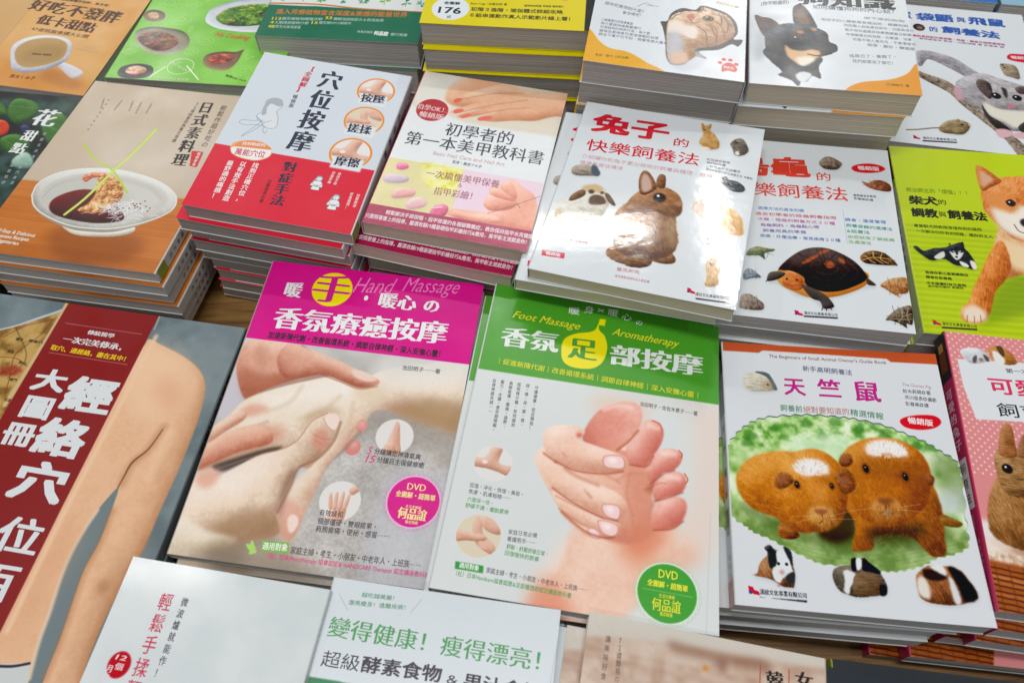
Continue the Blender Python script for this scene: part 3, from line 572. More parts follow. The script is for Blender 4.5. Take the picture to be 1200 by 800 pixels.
def text_pink(b):
    w = b.ink('title', '#eef0f0'); w.text('暖', [(18.0,25.8),(32.7,25.7)], 13.83, 'serifb'); w.text('・', [(78.5,25.8),(91.4,25.8)], 17.29, 'bold')
    w.text('暖心', [(95.1,25.4),(126.1,25.7)], 13.83, 'serifb'); w.text('の', [(131.3,25.8),(145.1,25.8)], 12.57, 'serifb'); w.text('香氛療癒按摩', [(17.4,53.3),(155.3,49.5)], 19.17, 'serifb')
    b.ink('title', '#d9108c').text('手', [(40.0,20.9),(71.3,20.8)], 25.93, 'serifb')
    b.ink('subtitle', '#ef86c2').text('Hand', [(74.4,13.4),(105.6,10.4)], 18.86, 'thin', shear=.35); b.ink('subtitle', '#ef86c2').text('Massage', [(113.7,7.6),(159.0,4.2)], 17.29, 'thin', shear=.35)
    k = b.ink('blurb', '#2a1a2c'); k.text('加速新陳代謝・改善循環系統・調節自律神經・深入安撫心靈！', [(17.6,69.2),(156.1,68.0)], 5.82, 'bold')
    b.ink('author_name', '#4a4a4c').text('池田明子──著', [(126.2,83.6),(155.8,83.2)], 4.01, 'med')
    g = b.ink('blurb', '#3c3a44'); g.text('分鐘讓您神清氣爽', [(120.6,152.6),(154.5,153.0)], 4.24, 'med'); g.text('分鐘自主保健療癒', [(123.9,158.8),(158.0,158.9)], 4.24, 'med')
    r = b.ink('blurb', '#dd2c80'); r.text('5', [(116.4,152.6),(119.0,152.5)], 7.07, 'med', shear=.2); r.text('15', [(116.5,158.8),(123.0,158.7)], 7.07, 'med', shear=.2)
    g.text('有效緩和', [(93.4,201.7),(110.1,201.2)], 4.24, 'med'); g.text('頸部僵硬・雙眼疲累・', [(93.8,207.6),(135.6,206.4)], 4.24, 'med'); g.text('肩膀痠痛・便秘・感冒⋯⋯', [(93.9,213.0),(144.8,211.6)], 4.24, 'med')
    g.text('家庭主婦・考生・小朋友・中老年人・上班族⋯⋯', [(81.0,229.3),(169.6,227.8)], 4.71, 'med')
    b.ink('blurb', '#e8f4e0').text('適用對象', [(61.9,229.1),(79.0,228.2)], 4.71, 'bold')
    r.text('（社）日本 Phytotherapy 協會認定 & HANDCARE Therapist 認定講座教科書', [(64.7,234.9),(176.0,233.4)], 3.54, 'med')
    y = b.ink('badge_lettering', '#fbe79a'); y.text('DVD', [(149.3,175.1),(162.6,174.8)], 6.13, 'serif'); y.text('全圖解・超簡單', [(142.3,181.4),(170.3,181.5)], 4.01, 'bold')
    y.text('生活芳療師', [(150.9,189.5),(161.9,189.6)], 2.12, 'med'); y.text('何品誼', [(146.5,194.5),(166.5,194.6)], 7.54, 'serifb'); y.text('審定推薦', [(152.7,200.2),(161.7,200.2)], 2.12, 'med')
def text_green(b):
    w = b.ink('title', '#eef2ee')
    for ch, q, h in (('暖', [(60.6,16.4),(69.8,15.9)], 6.72), ('身', [(72.5,13.1),(81.0,12.7)], 6.43), ('×', [(83.3,11.8),(89.2,12.0)], 6.43), ('暖', [(91.2,12.4),(99.8,12.9)], 6.72), ('心', [(102.3,14.6),(110.5,15.1)], 6.43), ('の', [(113.4,18.2),(119.2,19.0)], 4.97)): w.text(ch, q, h, 'med')
    w.text('香氛', [(12.9,50.5),(57.1,49.2)], 17.24, 'serifb'); w.text('部按摩', [(96.0,52.3),(166.2,51.2)], 17.24, 'serifb')
    b.ink('title', '#4fa032').text('足', [(64.5,51.5),(86.7,50.8)], 18.41, 'serifb')
    y = b.ink('subtitle', '#e6e227'); y.text('Foot Massage', [(19.9,27.6),(72.5,30.0)], 8.47, 'med', shear=.35); y.text('Aromatherapy', [(97.6,30.1),(148.2,33.2)], 8.47, 'med', shear=.35)
    y.text('│促進新陳代謝│改善循環系統│調節自律神經│深入安撫心靈│', [(12.8,73.0),(165.3,77.3)], 4.82, 'med')
    b.ink('author_name', '#55585a').text('池田明子・佐佐木景子──著', [(121.2,91.7),(162.8,92.9)], 3.51, 'med')
    k = b.ink('blurb', '#5a6064')
    for tx, q in (('守護健康・從足開始！', [(45.9,89.6),(46.5,126.9)]), ('捏・揉・按・摩・推・', [(39.3,89.1),(40.0,125.5)]), ('短短幾分鐘・有效緩和', [(32.9,89.2),(33.9,126.9)]), ('肩頸痠痛・腰痛・過勞・', [(27.0,89.2),(27.9,129.0)]), ('壓力・水腫・更年期障礙・', [(20.7,89.2),(21.1,132.8)]), ('自律神經失調──', [(14.5,89.2),(16.1,118.6)])): k.vert(tx, q, 2.74, 'med')
    k.text('促進・淨化・恢復・美容・', [(12.3,174.8),(49.6,175.8)], 3.07); k.text('焦慮・肌膚粗糙──', [(12.4,179.4),(41.3,180.0)], 3.07)
    k.text('家庭日常必備', [(42.8,202.7),(61.7,202.2)], 3.07); k.text('看護照手──', [(42.8,207.4),(61.6,207.3)], 3.07)
    g = b.ink('blurb', '#55a45c'); g.text('六國保一倍・', [(12.6,184.9),(30.8,185.4)], 3.07); g.text('舒緩不適・擺脫累勞', [(12.2,189.4),(41.2,189.9)], 3.07, 'med'); g.text('舒解・紓壓舒緩日常・', [(43.2,212.4),(70.9,213.3)], 3.07, 'med'); g.text('回復愉快的節奏', [(42.7,216.7),(65.0,217.6)], 3.07, 'med')
    g.text('（社）日本Handcare協會認證&足部護理師認定講座教科書', [(13.2,234.7),(87.7,236.8)], 3.07, 'med')
    k.text('家庭主婦・考生・小朋友・中老年人・上班族──', [(33.2,229.6),(96.6,231.8)], 3.29, 'med')
    b.ink('blurb', '#e6f2e2').text('適用對象', [(16.1,229.4),(28.8,229.6)], 3.29, 'bold')
    y = b.ink('badge_lettering', '#f2ee3c'); y.text('DVD', [(140.2,213.6),(152.5,213.4)], 6.58, 'med'); y.text('全圖解・超簡單', [(133.4,220.4),(158.7,220.9)], 3.73, 'bold')
    y.text('生活芳療師', [(140.9,227.7),(150.8,227.7)], 2.19, 'med'); y.text('何品誼', [(136.8,233.3),(154.7,233.3)], 7.23, 'serif'); y.text('審定推薦', [(141.9,238.6),(149.7,238.7)], 2.19, 'med')
def eye(A, c, r, ring='#3a2412'):
    A.e(c, r*1.3, ring, soft=.3); A.e(c, r, '#120c0a', soft=.15); A.e((c[0]-r*.3, c[1]-r*.4), r*.28, '#e8eef4', soft=.12)
def drop(A, P, op=.25, dy=1.2):
    A.f([(x+.3, y+dy) for x, y in P], '#8c9096', soft=1.4, op=op)
def logo(A, q, col='#cf2038'):
    """the publisher's mark: a red boot-like block"""
    x, y, s = q; A.f([(x, y-s*.9), (x+s*.9, y-s*.7), (x+s*1.1, y-s*.2), (x+s*1.9, y), (x+s*2.1, y+s*.7), (x+s*.9, y+s*.6), (x+s*.6, y+s*.1), (x+s*.1, y+s*.6)], col, sm=0, soft=.1)
    A.e((x+s*.45, y+s*.25), s*.35, '#4a3f8c', soft=.1)
def art_guinea():
    A = Art(*SZ('guinea'), '#d8dce0', 3.4)
    A.f([(-9.6,-3.9),(163.8,-6.8),(160.3,11.1),(153.3,8.8),(122.4,8.9),(119.6,6.3),(74.9,5.6),(30.6,5.4),(27.3,7.8),(-1.2,7.9),(-10.0,8.0)], '#c2552f', sm=0)
    o = [(-0.6,92.2),(6.6,78.2),(15.9,68.9),(27.3,62.9),(45.4,59.4),(61.1,57.7),(78.8,57.8),(91.9,58.8),(109.0,62.0),(123.3,67.6),(135.4,72.8),(144.8,79.4),(153.6,86.4),(154.4,99.9),(150.9,129.2),(149.0,143.9),(139.9,150.2),(128.4,153.8),(119.6,159.0),(109.1,162.9),(98.9,165.1),(89.2,165.1),(79.5,164.3),(69.7,163.9),(55.9,163.8),(46.4,160.4),(34.9,155.6),(25.2,150.5),(15.3,147.0),(9.5,142.8),(1.6,136.9),(-1.0,121.5)]
    q = catmull(o, 8); c0 = q.mean(0); n = len(q); q = [tuple(c0+(p_-c0)*(1+.012*math.sin(i*2*math.pi/n*62))) for i, p_ in enumerate(q)]
    A.f([(x+.2, y-1.0) for x, y in q], '#2c4438', sm=0, soft=.3, op=.85); m = A.f(q, '#a9cf8a', sm=0, soft=.2)
    A.mottle(m, ['#6ca048', '#a4cc78', '#d4e8bc', '#e8f2de'], 16, 3); lv = A.mask([(-5.8,56.3),(170.9,57.6),(163.4,92.2),(123.6,78.7),(80.1,82.1),(6.1,88.1),(-7.0,89.1)], 5, 0, m)
    A.mottle(lv, ['#4c8a34', '#8cc05c', '#c0dc98', '#e6f2d4'], 7, 12, op=.8)
    for a in [(17.6,77.3),(34.6,69.7),(56.0,64.2),(66.0,73.4),(14.0,82.5),(107.7,70.1),(128.4,75.8),(90.8,66.5)]: A.f([(a[0]-4, a[1]+2), (a[0], a[1]-4), (a[0]+5, a[1]), (a[0]+1, a[1]+3)], '#3f7f2a', soft=1, op=.7, clip=m)
    A.f([(43.8,77.7),(77.3,70.1),(84.8,79.3),(69.4,99.7),(45.3,84.9)], '#d4ecc8', soft=5, op=.8, clip=m); A.f([(140.5,79.7),(164.4,87.4),(159.8,108.6),(139.3,108.0)], '#7a8c5c', soft=4, op=.6, clip=m); A.f([(136.7,110.4),(160.3,106.3),(157.3,120.0),(136.2,123.9)], '#b4bec0', soft=4, op=.7, clip=m)
    g = A.mask([(-8.3,124.3),(16.3,131.3),(72.5,142.0),(134.9,130.5),(154.0,135.4),(144.6,178.8),(-10.7,191.4)], 2.5, 0, m); A.mottle(g, ['#6c8c44', '#8caa60', '#a8c080'], 9, 6)
    for i in range(9): A.line([(p_[0], p_[1]+i*2.6) for p_ in [(3.4,141.1),(51.0,154.3),(90.6,155.2),(153.5,137.6)]], .4, '#64813c', soft=.5, op=.35, clip=m)
    A.f([(8.4,125.3),(32.2,138.8),(68.1,144.5),(134.9,130.5),(131.1,149.9),(103.4,150.0),(74.9,154.4),(37.6,146.9),(12.0,133.8)], '#3c5020', soft=3, op=.5, clip=m)
    f1 = ('#7a360c', '#cc7a24', '#efb45c')
    A.v([(5.3,112.3),(8.3,102.7),(17.0,93.5),(32.1,87.9),(45.1,86.9),(57.8,88.8),(62.5,104.9),(59.9,127.8),(52.1,143.6),(38.0,142.2),(30.4,136.3),(16.3,131.3),(8.5,123.4)], f1, R=17, soft=.5, fur=.5, fang=20, clip=m, fa=.5)
    A.v([(32.2,138.8),(40.2,140.3),(44.1,146.4),(39.4,149.3),(31.0,148.3)], ('#4a2008', '#9a5420', '#c88848'), R=5, fur=.4, clip=m)
    A.f([(58.9,136.6),(79.2,121.8),(80.6,141.3),(67.5,149.8),(55.9,145.4)], '#2c1606', soft=2, op=.85, clip=m)
    A.v([(128.4,99.7),(135.5,106.0),(137.5,121.6),(135.6,139.0),(134.1,150.7),(126.5,153.3),(121.5,148.6),(112.9,140.9),(92.5,142.5),(89.7,151.1),(81.0,153.5),(76.2,152.2),(80.7,134.9),(75.9,115.3)], ('#5c2a0c', '#b8681e', '#e0a044'), R=16, soft=.5, fur=.5, fang=70, clip=m, fa=.5)
    A.v([(136.2,123.9),(143.8,126.5),(148.8,129.4),(144.6,132.3),(135.6,130.9)], ('#5a3010', '#8c5a24', '#b08040'), R=4, fur=.3, clip=m)
    A.f([(89.1,138.5),(122.6,131.5),(123.0,140.0),(104.2,144.7),(90.1,145.2)], '#33240c', soft=3, op=.7, clip=m)
    A.v([(31.5,112.0),(35.4,100.1),(44.9,88.6),(58.4,83.4),(69.2,86.9),(77.2,96.3),(79.3,108.2),(76.4,124.3),(71.8,134.5),(61.4,142.0),(49.1,143.0),(39.7,137.3),(36.0,127.5)], f1, R=20, soft=.5, fur=.45, fang=75, clip=m, fa=.45)
    A.v([(75.1,94.5),(80.3,83.6),(90.0,75.5),(103.2,71.2),(117.9,71.8),(129.6,78.7),(134.8,89.8),(133.9,101.5),(129.6,115.5),(121.7,125.0),(110.3,132.5),(97.6,135.7),(86.1,131.2),(80.2,121.7),(77.8,108.3)], ('#783410', '#c4701e', '#eaa850'), R=22, soft=.5, fur=.45, fang=85, clip=m, fa=.45)
    fm = A.mask([(5.3,112.3),(8.3,102.7),(17.0,93.5),(32.1,87.9),(45.1,86.9),(58.4,83.4),(69.2,86.9),(75.4,92.1),(80.3,83.6),(90.0,75.5),(103.2,71.2),(117.9,71.8),(129.6,78.7),(134.8,89.8),(137.5,121.6),(134.1,150.7),(119.5,148.7),(112.9,140.9),(89.7,151.1),(76.2,152.2),(75.8,135.3),(61.4,142.0),(49.0,143.9),(30.4,136.3),(8.9,123.4)], .6)*m
    A.f([(87.8,88.8),(105.4,85.0),(130.1,90.1),(129.2,106.5),(111.0,103.4),(92.2,102.6)], '#7a3e16', soft=5, op=.45, clip=m)
    for q_ in ([(44.0,98.9),(47.8,94.3),(55.4,91.4),(62.8,92.2),(67.3,96.1),(67.5,101.7),(60.3,101.4),(54.1,104.2),(48.4,102.3)], [(94.0,81.0),(100.5,75.1),(109.5,72.9),(118.1,75.7),(122.6,82.1),(115.3,84.6),(108.0,82.3),(99.4,85.4)]): A.f(q_, '#e9e4e2', soft=.7, fur=2.0, fang=70, clip=m); A.f(q_, '#f4f2f2', soft=2.5, op=.6, fur=.8, fang=100, clip=m)
    rr = random.Random(9)
    for (bx, by), rx_, ry_ in (((55.6,98.0), 9.5, 5.2), ((108.4,79.9), 11.5, 5.6)):
        for i in range(230):
            t = rr.uniform(0, 6.28); d = rr.uniform(.7, 1.02); x, y = bx+rx_*d*math.cos(t), by+ry_*d*math.sin(t); l_ = rr.uniform(1.5, 4.6)
            A.line([(x, y), (x+l_*.75*math.cos(t), y+l_*(.5*math.sin(t)-.15))], .3, rr.choice(['#f6f2f0', '#f0e8e0', '#ece0d4']), soft=.15, op=.8, clip=m)
    for q_ in ([(31.0,109.8),(34.3,103.5),(40.6,103.4),(44.0,108.7),(37.2,114.3),(32.1,114.7)], [(71.6,102.3),(77.9,96.2),(84.0,101.4),(83.6,110.6),(76.7,115.3),(73.0,111.5)], [(75.4,92.6),(78.3,86.2),(83.9,85.7),(84.4,91.9),(79.2,95.6)], [(131.3,95.2),(136.6,98.1),(134.7,103.8),(130.6,103.2)]): A.v(q_, ('#3c1a0a', '#8c4c22', '#c08850'), R=4, soft=.5, clip=m, fur=.3, fang=60); A.f([(x_*.5+sum(q[0] for q in q_)/len(q_)*.5, y_*.5+sum(q[1] for q in q_)/len(q_)*.5) for x_, y_ in q_], '#9c5c48', soft=1, op=.6, clip=m)
    for c_, r_ in (((45.8,111.1), 2.6), ((68.6,110.2), 2.2), ((92.8,95.5), 3.1), ((117.9,99.3), 3.1)):
        A.e(c_, r_*.95, '#6c3a14', ry=r_*1.35, ang=-8, soft=.7, op=.8, clip=m); A.e(c_, r_*.58, '#140c0a', ry=r_*.98, ang=-8, soft=.25); A.e((c_[0]-r_*.1, c_[1]-r_*.35), r_*.16, '#b8c4d0', soft=.2)
    A.v([(51.6,128.5),(60.3,124.4),(68.6,127.1),(69.2,135.8),(60.5,140.8),(52.7,138.2)], ('#8a5a2c', '#d8a050', '#ecc47c'), R=8, soft=2, fur=.4, fang=90, op=.8, clip=m); A.f([(54.9,128.6),(60.0,126.9),(64.4,127.9),(59.9,131.3)], '#9c5638', soft=.7, clip=m); A.line([(59.9,131.3),(60.0,134.8),(57.2,137.2)], .5, '#5a2c14', soft=.4, clip=m)
    A.v([(91.7,120.8),(102.8,115.4),(114.6,119.0),(114.9,128.9),(102.1,133.2),(92.3,130.7)], ('#8a4e28', '#c4823c', '#dca464'), R=8, soft=2, fur=.4, fang=90, op=.8, clip=m); A.f([(97.6,117.2),(102.8,115.4),(108.0,116.8),(105.0,119.7),(102.0,120.9),(98.8,119.8)], '#7c4024', soft=.9, op=.8, clip=m); A.line([(102.0,120.9),(101.5,124.9)], .6, '#5c2c18', soft=.5, clip=m); A.line([(97.4,126.5),(101.5,124.9),(105.6,126.3)], .6, '#5c2c18', soft=.6, op=.7, clip=m); A.f([(82.2,98.7),(89.3,93.4),(88.5,114.3),(82.7,126.0),(80.1,115.0)], '#8a4414', soft=5, op=.5, clip=m); A.f([(122.8,95.4),(132.4,94.7),(127.9,113.4),(118.0,123.1)], '#8a4414', soft=5, op=.45, clip=m); A.e((102.3,125.5), 2, '#9aa0a0', soft=1, op=.6, clip=m)
    for (hx, hy), RX, RY, n_ in (((55.1,114.7), 27, 30, 420), ((104.6,103.9), 32, 32, 480), ((23.8,112.7), 24, 22, 260), ((113.6,136.5), 26, 18, 200)):
        for i in range(n_):
            t = rr.uniform(0, 6.28); d = rr.random()**.5; x, y = hx+RX*d*math.cos(t), hy+RY*d*math.sin(t); L_ = rr.uniform(1.5, 3.5); g_ = math.atan2(y-hy+8, x-hx)+rr.uniform(-.3, .3)
            A.line([(x, y), (x+L_*math.cos(g_), y+L_*math.sin(g_))], .22, rr.choice(['#e4a450', '#c87828', '#6c3410', '#4c220a', '#d88c3c']), soft=.12, op=.4, clip=fm)
    for s0 in ([(63.6,131.9),(80.7,126.1)], [(63.8,133.6),(81.1,132.2)], [(53.1,133.8),(42.5,137.9)], [(110.1,121.5),(125.0,118.1)], [(109.0,123.0),(126.1,123.4)], [(95.4,123.2),(80.7,126.1)], [(55.3,132.1),(40.8,133.7)]): A.line(s0, .22, '#f0e0c0', soft=.15, op=.55, clip=m)
    # little ones
    P = [(14.8,32.8),(16.5,27.2),(23.1,24.5),(30.0,25.0),(34.9,27.9),(36.2,34.4),(38.1,38.5),(31.2,40.1),(19.8,41.0),(15.9,38.1)]; drop(A, P); A.v(P, ('#8f8c7c', '#d2ccb8', '#e8e4d8'), R=6, soft=.2, fur=.3)
    A.f([(23.1,24.5),(32.3,24.8),(36.8,32.1),(38.6,38.5),(35.5,37.7),(32.0,28.7)], '#5c666a', soft=.3, fur=.4); A.e((31.6,35.3), 4.5, '#b49a78', soft=1.5, op=.6); A.e((32.1,34.7), .8, '#5a1c1c')
    A.f([(7.1,109.4),(16.4,96.9),(36.3,89.3),(44.6,92.2),(30.9,102.8),(17.6,110.8)], '#e8a84c', soft=6, op=.4, clip=m); A.f([(55.6,110.1),(64.3,107.1),(64.6,123.0),(56.2,123.6)], '#e8a850', soft=4, op=.45, clip=m)
    P = [(11.2,174.4),(15.2,173.7),(17.2,167.4),(22.4,161.3),(29.1,157.4),(35.3,159.4),(37.9,165.8),(38.6,172.2),(37.6,179.9),(35.0,180.7),(30.4,180.5),(25.2,177.4),(19.8,175.9),(14.8,175.4)]; drop(A, P)
    A.v(P, ('#3c2a20', '#9a6238', '#c49870'), R=9, soft=.2, fur=.35, fang=60); A.f([(22.6,163.7),(23.7,154.5),(26.9,156.8),(28.9,159.6),(27.7,167.2),(24.0,169.8)], '#26282a', soft=.3, fur=.5, fang=90); A.f([(28.4,158.3),(32.7,157.0),(35.3,159.4),(37.2,167.5),(37.3,172.3),(31.1,175.3),(29.0,178.5),(25.4,176.4),(24.9,170.1),(28.1,166.6)], '#dfe2e4', soft=.3, fur=.5, fang=70); A.f([(32.8,155.3),(36.3,156.0),(37.9,159.2),(37.8,167.4),(35.7,162.7)], '#2a2c2e', soft=.3, fur=.4); A.f([(33.1,173.6),(38.4,170.6),(37.9,177.0),(33.7,178.0)], '#303234', soft=.4); A.e((30.8,171.5), 1.6, '#c89a98', soft=.6); A.e((29.0,166.2), 1.0, '#101010', soft=.2); A.e((34.1,166.1), 1.0, '#101010', soft=.2); A.v([(22.6,158.8),(20.8,156.6),(23.5,154.7),(25.0,156.9)], ('#1c1c1e', '#3c3a3c', '#6c6468'), R=1.5, soft=.2); A.f([(26.7,179.8),(28.2,181.0),(29.8,179.9)], '#c8908c', soft=.4)
    P = [(61.8,171.9),(63.4,166.6),(68.1,164.0),(74.6,162.8),(77.5,159.0),(83.1,158.0),(85.8,161.6),(91.3,166.3),(94.5,174.0),(93.1,179.2),(86.0,181.3),(76.5,183.0),(70.5,181.9),(64.7,179.3)]; drop(A, P)
    A.v(P, ('#2c2620', '#5c5248', '#8c8070'), R=9, soft=.2, fur=.35, fang=20); A.f([(69.4,166.5),(75.5,167.9),(78.2,170.6),(72.9,175.8),(70.5,181.6),(67.7,179.3),(69.3,172.9)], '#e0e0e0', soft=.4, fur=.5, fang=90); A.v([(76.1,169.1),(85.3,165.2),(90.7,170.4),(89.4,179.2),(81.3,181.7),(73.7,181.4),(73.8,175.7)], ('#4c3420', '#74583c', '#96785a'), R=7, fur=.3); A.f([(74.7,159.5),(78.0,158.4),(77.6,165.8),(74.4,166.4)], '#1e2022', soft=.3); A.f([(82.4,157.6),(86.0,160.3),(91.5,165.0),(91.2,167.3),(85.1,166.5),(80.8,165.5)], '#222426', soft=.3); A.f([(77.9,158.9),(80.9,158.4),(80.4,164.0),(77.6,165.8)], '#e4e6e8', soft=.3); A.f([(90.1,174.4),(93.8,174.4),(93.6,179.6),(89.9,180.7)], '#16181a', soft=.3)
    P = [(113.1,167.0),(117.0,162.3),(122.3,159.0),(128.6,158.8),(136.5,158.8),(142.0,162.2),(146.5,169.8),(147.7,177.2),(141.2,180.5),(133.1,182.7),(125.5,183.0),(116.5,181.9),(112.8,177.3)]; drop(A, P)
    A.v(P, ('#4c2814', '#985a34', '#c08454'), R=10, soft=.2, fur=.35, fang=70); A.f([(113.9,167.7),(118.2,166.4),(119.9,172.0),(119.4,179.8),(114.1,178.7),(112.4,174.2)], '#e0dacf', soft=.8, fur=.5); A.f([(118.7,161.8),(129.6,161.6),(131.8,166.2),(123.6,168.8),(118.1,166.7)], '#2c201a', soft=.5, fur=.5); A.f([(122.3,159.0),(130.3,158.3),(132.2,164.6),(127.7,163.4)], '#e2e2e2', soft=.5, fur=.5); A.f([(133.3,159.0),(140.7,160.7),(146.5,169.8),(147.7,177.2),(139.8,180.0),(137.1,170.6)], '#241c18', soft=.5, fur=.5, fang=60); A.f([(133.0,164.6),(135.9,169.1),(137.6,180.2),(134.0,182.0),(132.7,174.1)], '#d8d8d8', soft=.5, fur=.4)
    logo(A, (*(9.0,184.9), 3.4)); A.f([(15.8,188.5),(44.6,187.7),(44.4,189.1),(15.8,188.2)], '#2e2840', sm=0)
    A.f([(121.1,57.2),(125.7,53.6),(136.0,51.2),(145.9,51.4),(149.2,55.8),(144.1,60.7),(133.9,63.0),(124.3,61.8)], '#d6202c')
    return A
def text_guinea(b):
    t = b.ink('title', '#c01f86'); t.text('天', [(43.1,35.0),(58.9,34.8)], 13.52, 'bold'); t.text('竺', [(67.1,34.8),(84.6,34.7)], 13.78, 'bold'); t.text('鼠', [(91.6,35.2),(111.5,35.2)], 15.08, 'bold')
    b.ink('subtitle', '#555a7c').text('新手高明飼養法', [(58.2,18.8),(93.6,20.1)], 4.42, 'med')
    b.ink('subtitle', '#8c5a50').text('The Beginners of Small Animal Owner\'s Guide Book', [(34.7,9.8),(119.4,9.4)], 3.38, 'med')
    b.ink('subtitle', '#4c9068').text('飼養前', [(39.3,53.1),(55.1,53.1)], 4.94, 'med'); b.ink('subtitle', '#c08478').text('絕對要知道的', [(55.4,53.1),(87.6,52.5)], 4.94, 'med'); b.ink('subtitle', '#4c9068').text('精選情報', [(87.9,52.8),(110.7,54.5)], 4.94, 'med')
    b.ink('blurb', '#b89098').text('The Guinea Pig', [(127.4,27.0),(147.4,28.1)], 3.12); k = b.ink('author_name', '#5a5c66'); k.text('鈴木莉萌◎著', [(127.0,32.7),(146.2,33.1)], 3.12, 'med'); k.text('井川俊彥◎攝影', [(127.6,37.6),(149.3,38.8)], 3.12, 'med'); k.text('彭春美◎譯', [(127.2,42.9),(143.1,43.5)], 3.12, 'med')
    b.ink('blurb', '#f4e4e4').text('暢銷版', [(126.6,56.1),(143.6,57.3)], 4.68, 'bold')
    b.ink('publisher_line', '#2c2c34').text('漢欣文化事業有限公司', [(16.0,185.2),(44.8,185.1)], 3.18, 'serifb')
def art_rabbit():
    A = Art(*SZ('rabbit'), '#dbe0e3', 3.4)
    # rex rabbit
    br = ('#4a2a14', '#96653c', '#c69a6c')
    A.v([(53.1,161.9),(56.6,156.9),(68.6,155.2),(77.1,157.0),(77.2,167.8),(71.9,171.8),(61.5,170.5),(54.6,166.9)], br, R=6, fur=.6); A.v([(66.0,162.6),(74.7,155.0),(87.3,157.1),(87.6,167.7),(80.1,172.3),(70.0,172.3)], ('#3c200e', '#84562e', '#b88c5c'), R=6, fur=.6)
    A.v([(89.2,156.6),(96.2,150.7),(103.8,155.0),(104.4,161.2),(96.6,164.3),(88.4,163.2)], br, R=6, fur=.5)
    A.v([(51.9,130.0),(52.2,121.2),(57.6,111.0),(66.4,101.3),(78.4,96.8),(95.0,107.5),(100.2,126.2),(103.8,142.0),(100.8,153.6),(90.1,161.7),(74.3,163.2),(61.6,161.1),(56.5,151.4)], br, R=22, soft=.3, fur=.9, fang=60)
    A.v([(57.3,119.9),(59.0,107.7),(63.5,97.6),(70.6,89.7),(82.9,86.0),(91.8,88.1),(98.4,94.8),(101.4,105.8),(100.2,113.4),(93.5,117.1),(81.4,113.8),(71.9,119.1)], ('#54300f', '#a06c42', '#c8986c'), R=15, soft=.4, fur=.7, fang=20)
    A.v([(66.5,97.4),(62.9,85.5),(63.0,74.8),(66.2,70.9),(71.9,75.5),(77.8,86.4),(76.6,91.8),(71.2,97.4)], ('#4c2c18', '#8c5c3c', '#b08868'), R=5, fur=.4); A.f([(67.6,94.1),(64.5,82.6),(65.6,74.8),(70.2,78.1),(74.3,88.8),(71.1,94.4)], '#c8a898', soft=.8)
    A.v([(77.8,86.7),(76.6,77.4),(78.3,72.3),(82.3,72.9),(84.0,80.2),(83.9,87.0)], ('#4c2c18', '#7c5030', '#a47c58'), R=4, fur=.4)
    eye(A, (82.2,98.3), 4.6, '#7a5430'); A.e((97.7,100.9), 3, '#b07c60', soft=1); A.f([(90.9,120.1),(99.3,120.8),(102.8,139.5),(100.3,151.0),(94.2,139.0)], '#d8c0a0', soft=4, op=.5)
    # lop
    P = [(6.0,141.7),(4.9,127.3),(11.1,116.7),(18.0,108.9),(22.6,100.1),(28.5,97.1),(37.5,98.0),(44.1,108.4),(44.5,120.2),(40.9,132.8),(34.3,141.6),(20.3,145.2),(9.9,146.5)]; A.v(P, ('#a8a08c', '#dcd8cc', '#eceae4'), R=14, soft=.4, fur=.8, fang=30); A.f([(7.1,144.3),(5.5,133.0),(9.4,127.6),(12.5,140.0)], '#cdb28c', soft=1.5, op=.7)
    A.f([(20.0,102.3),(26.7,97.0),(35.1,97.3),(36.6,103.7),(26.1,105.7)], '#cdb488', soft=1, fur=.4); A.v([(13.4,119.1),(14.1,112.9),(19.4,105.5),(23.7,105.1),(24.1,110.5),(17.9,117.4)], ('#4c3420', '#7c5c40', '#a08060'), R=4, fur=.4); A.v([(39.3,104.2),(43.4,105.0),(50.1,114.1),(48.3,115.7),(43.1,111.7)], ('#4c3420', '#6c5038', '#907458'), R=3, fur=.3)
    A.f([(28.7,115.3),(29.6,109.7),(35.1,107.1),(40.5,109.9),(42.1,114.9),(35.5,118.4),(30.3,118.5)], '#5c4028', soft=.5, fur=.4); A.e((28.5,105.1), 2.4, '#5c4430', soft=.5); A.e((37.1,104.2), 1.6, '#5c4430', soft=.5)
    # grey rabbit, black one
    P = [(7.4,85.1),(8.8,80.0),(17.1,76.6),(24.1,77.8),(29.8,81.2),(30.4,86.1),(24.2,88.2),(13.5,90.2),(8.7,88.9)]; drop(A, P); A.v(P, ('#6c6258', '#a89c8c', '#c8beb0'), R=5, fur=.4); A.f([(22.2,77.3),(24.6,74.1),(30.6,82.9),(29.3,87.0),(24.4,85.0)], '#505c6c', soft=.5, fur=.3)
    P = [(126.1,65.1),(129.5,62.1),(132.4,65.1),(139.3,65.9),(144.8,70.0),(145.4,75.2),(138.6,77.5),(132.0,74.4),(127.6,70.0)]; drop(A, P); A.v(P, ('#14181e', '#2c343c', '#50606c'), R=5, fur=.3)
    # angora
    P = [(109.8,100.8),(113.2,92.9),(119.5,90.1),(128.4,94.6),(138.9,96.4),(147.0,104.4),(149.9,116.4),(149.3,122.0),(136.4,124.2),(126.6,122.9),(120.6,112.5),(113.7,107.1)]; A.v(P, ('#b87c30', '#dcaa58', '#eccc94'), R=13, soft=.4, fur=.8, fang=70); A.f([(108.8,102.5),(113.2,92.9),(121.7,90.7),(125.0,99.9),(123.0,114.8),(113.9,108.5)], '#d8b8a4', soft=1.5, fur=.8); A.f([(121.8,106.5),(129.4,101.7),(129.7,118.7),(125.3,122.6),(121.0,115.3)], '#e4e4e4', soft=2)
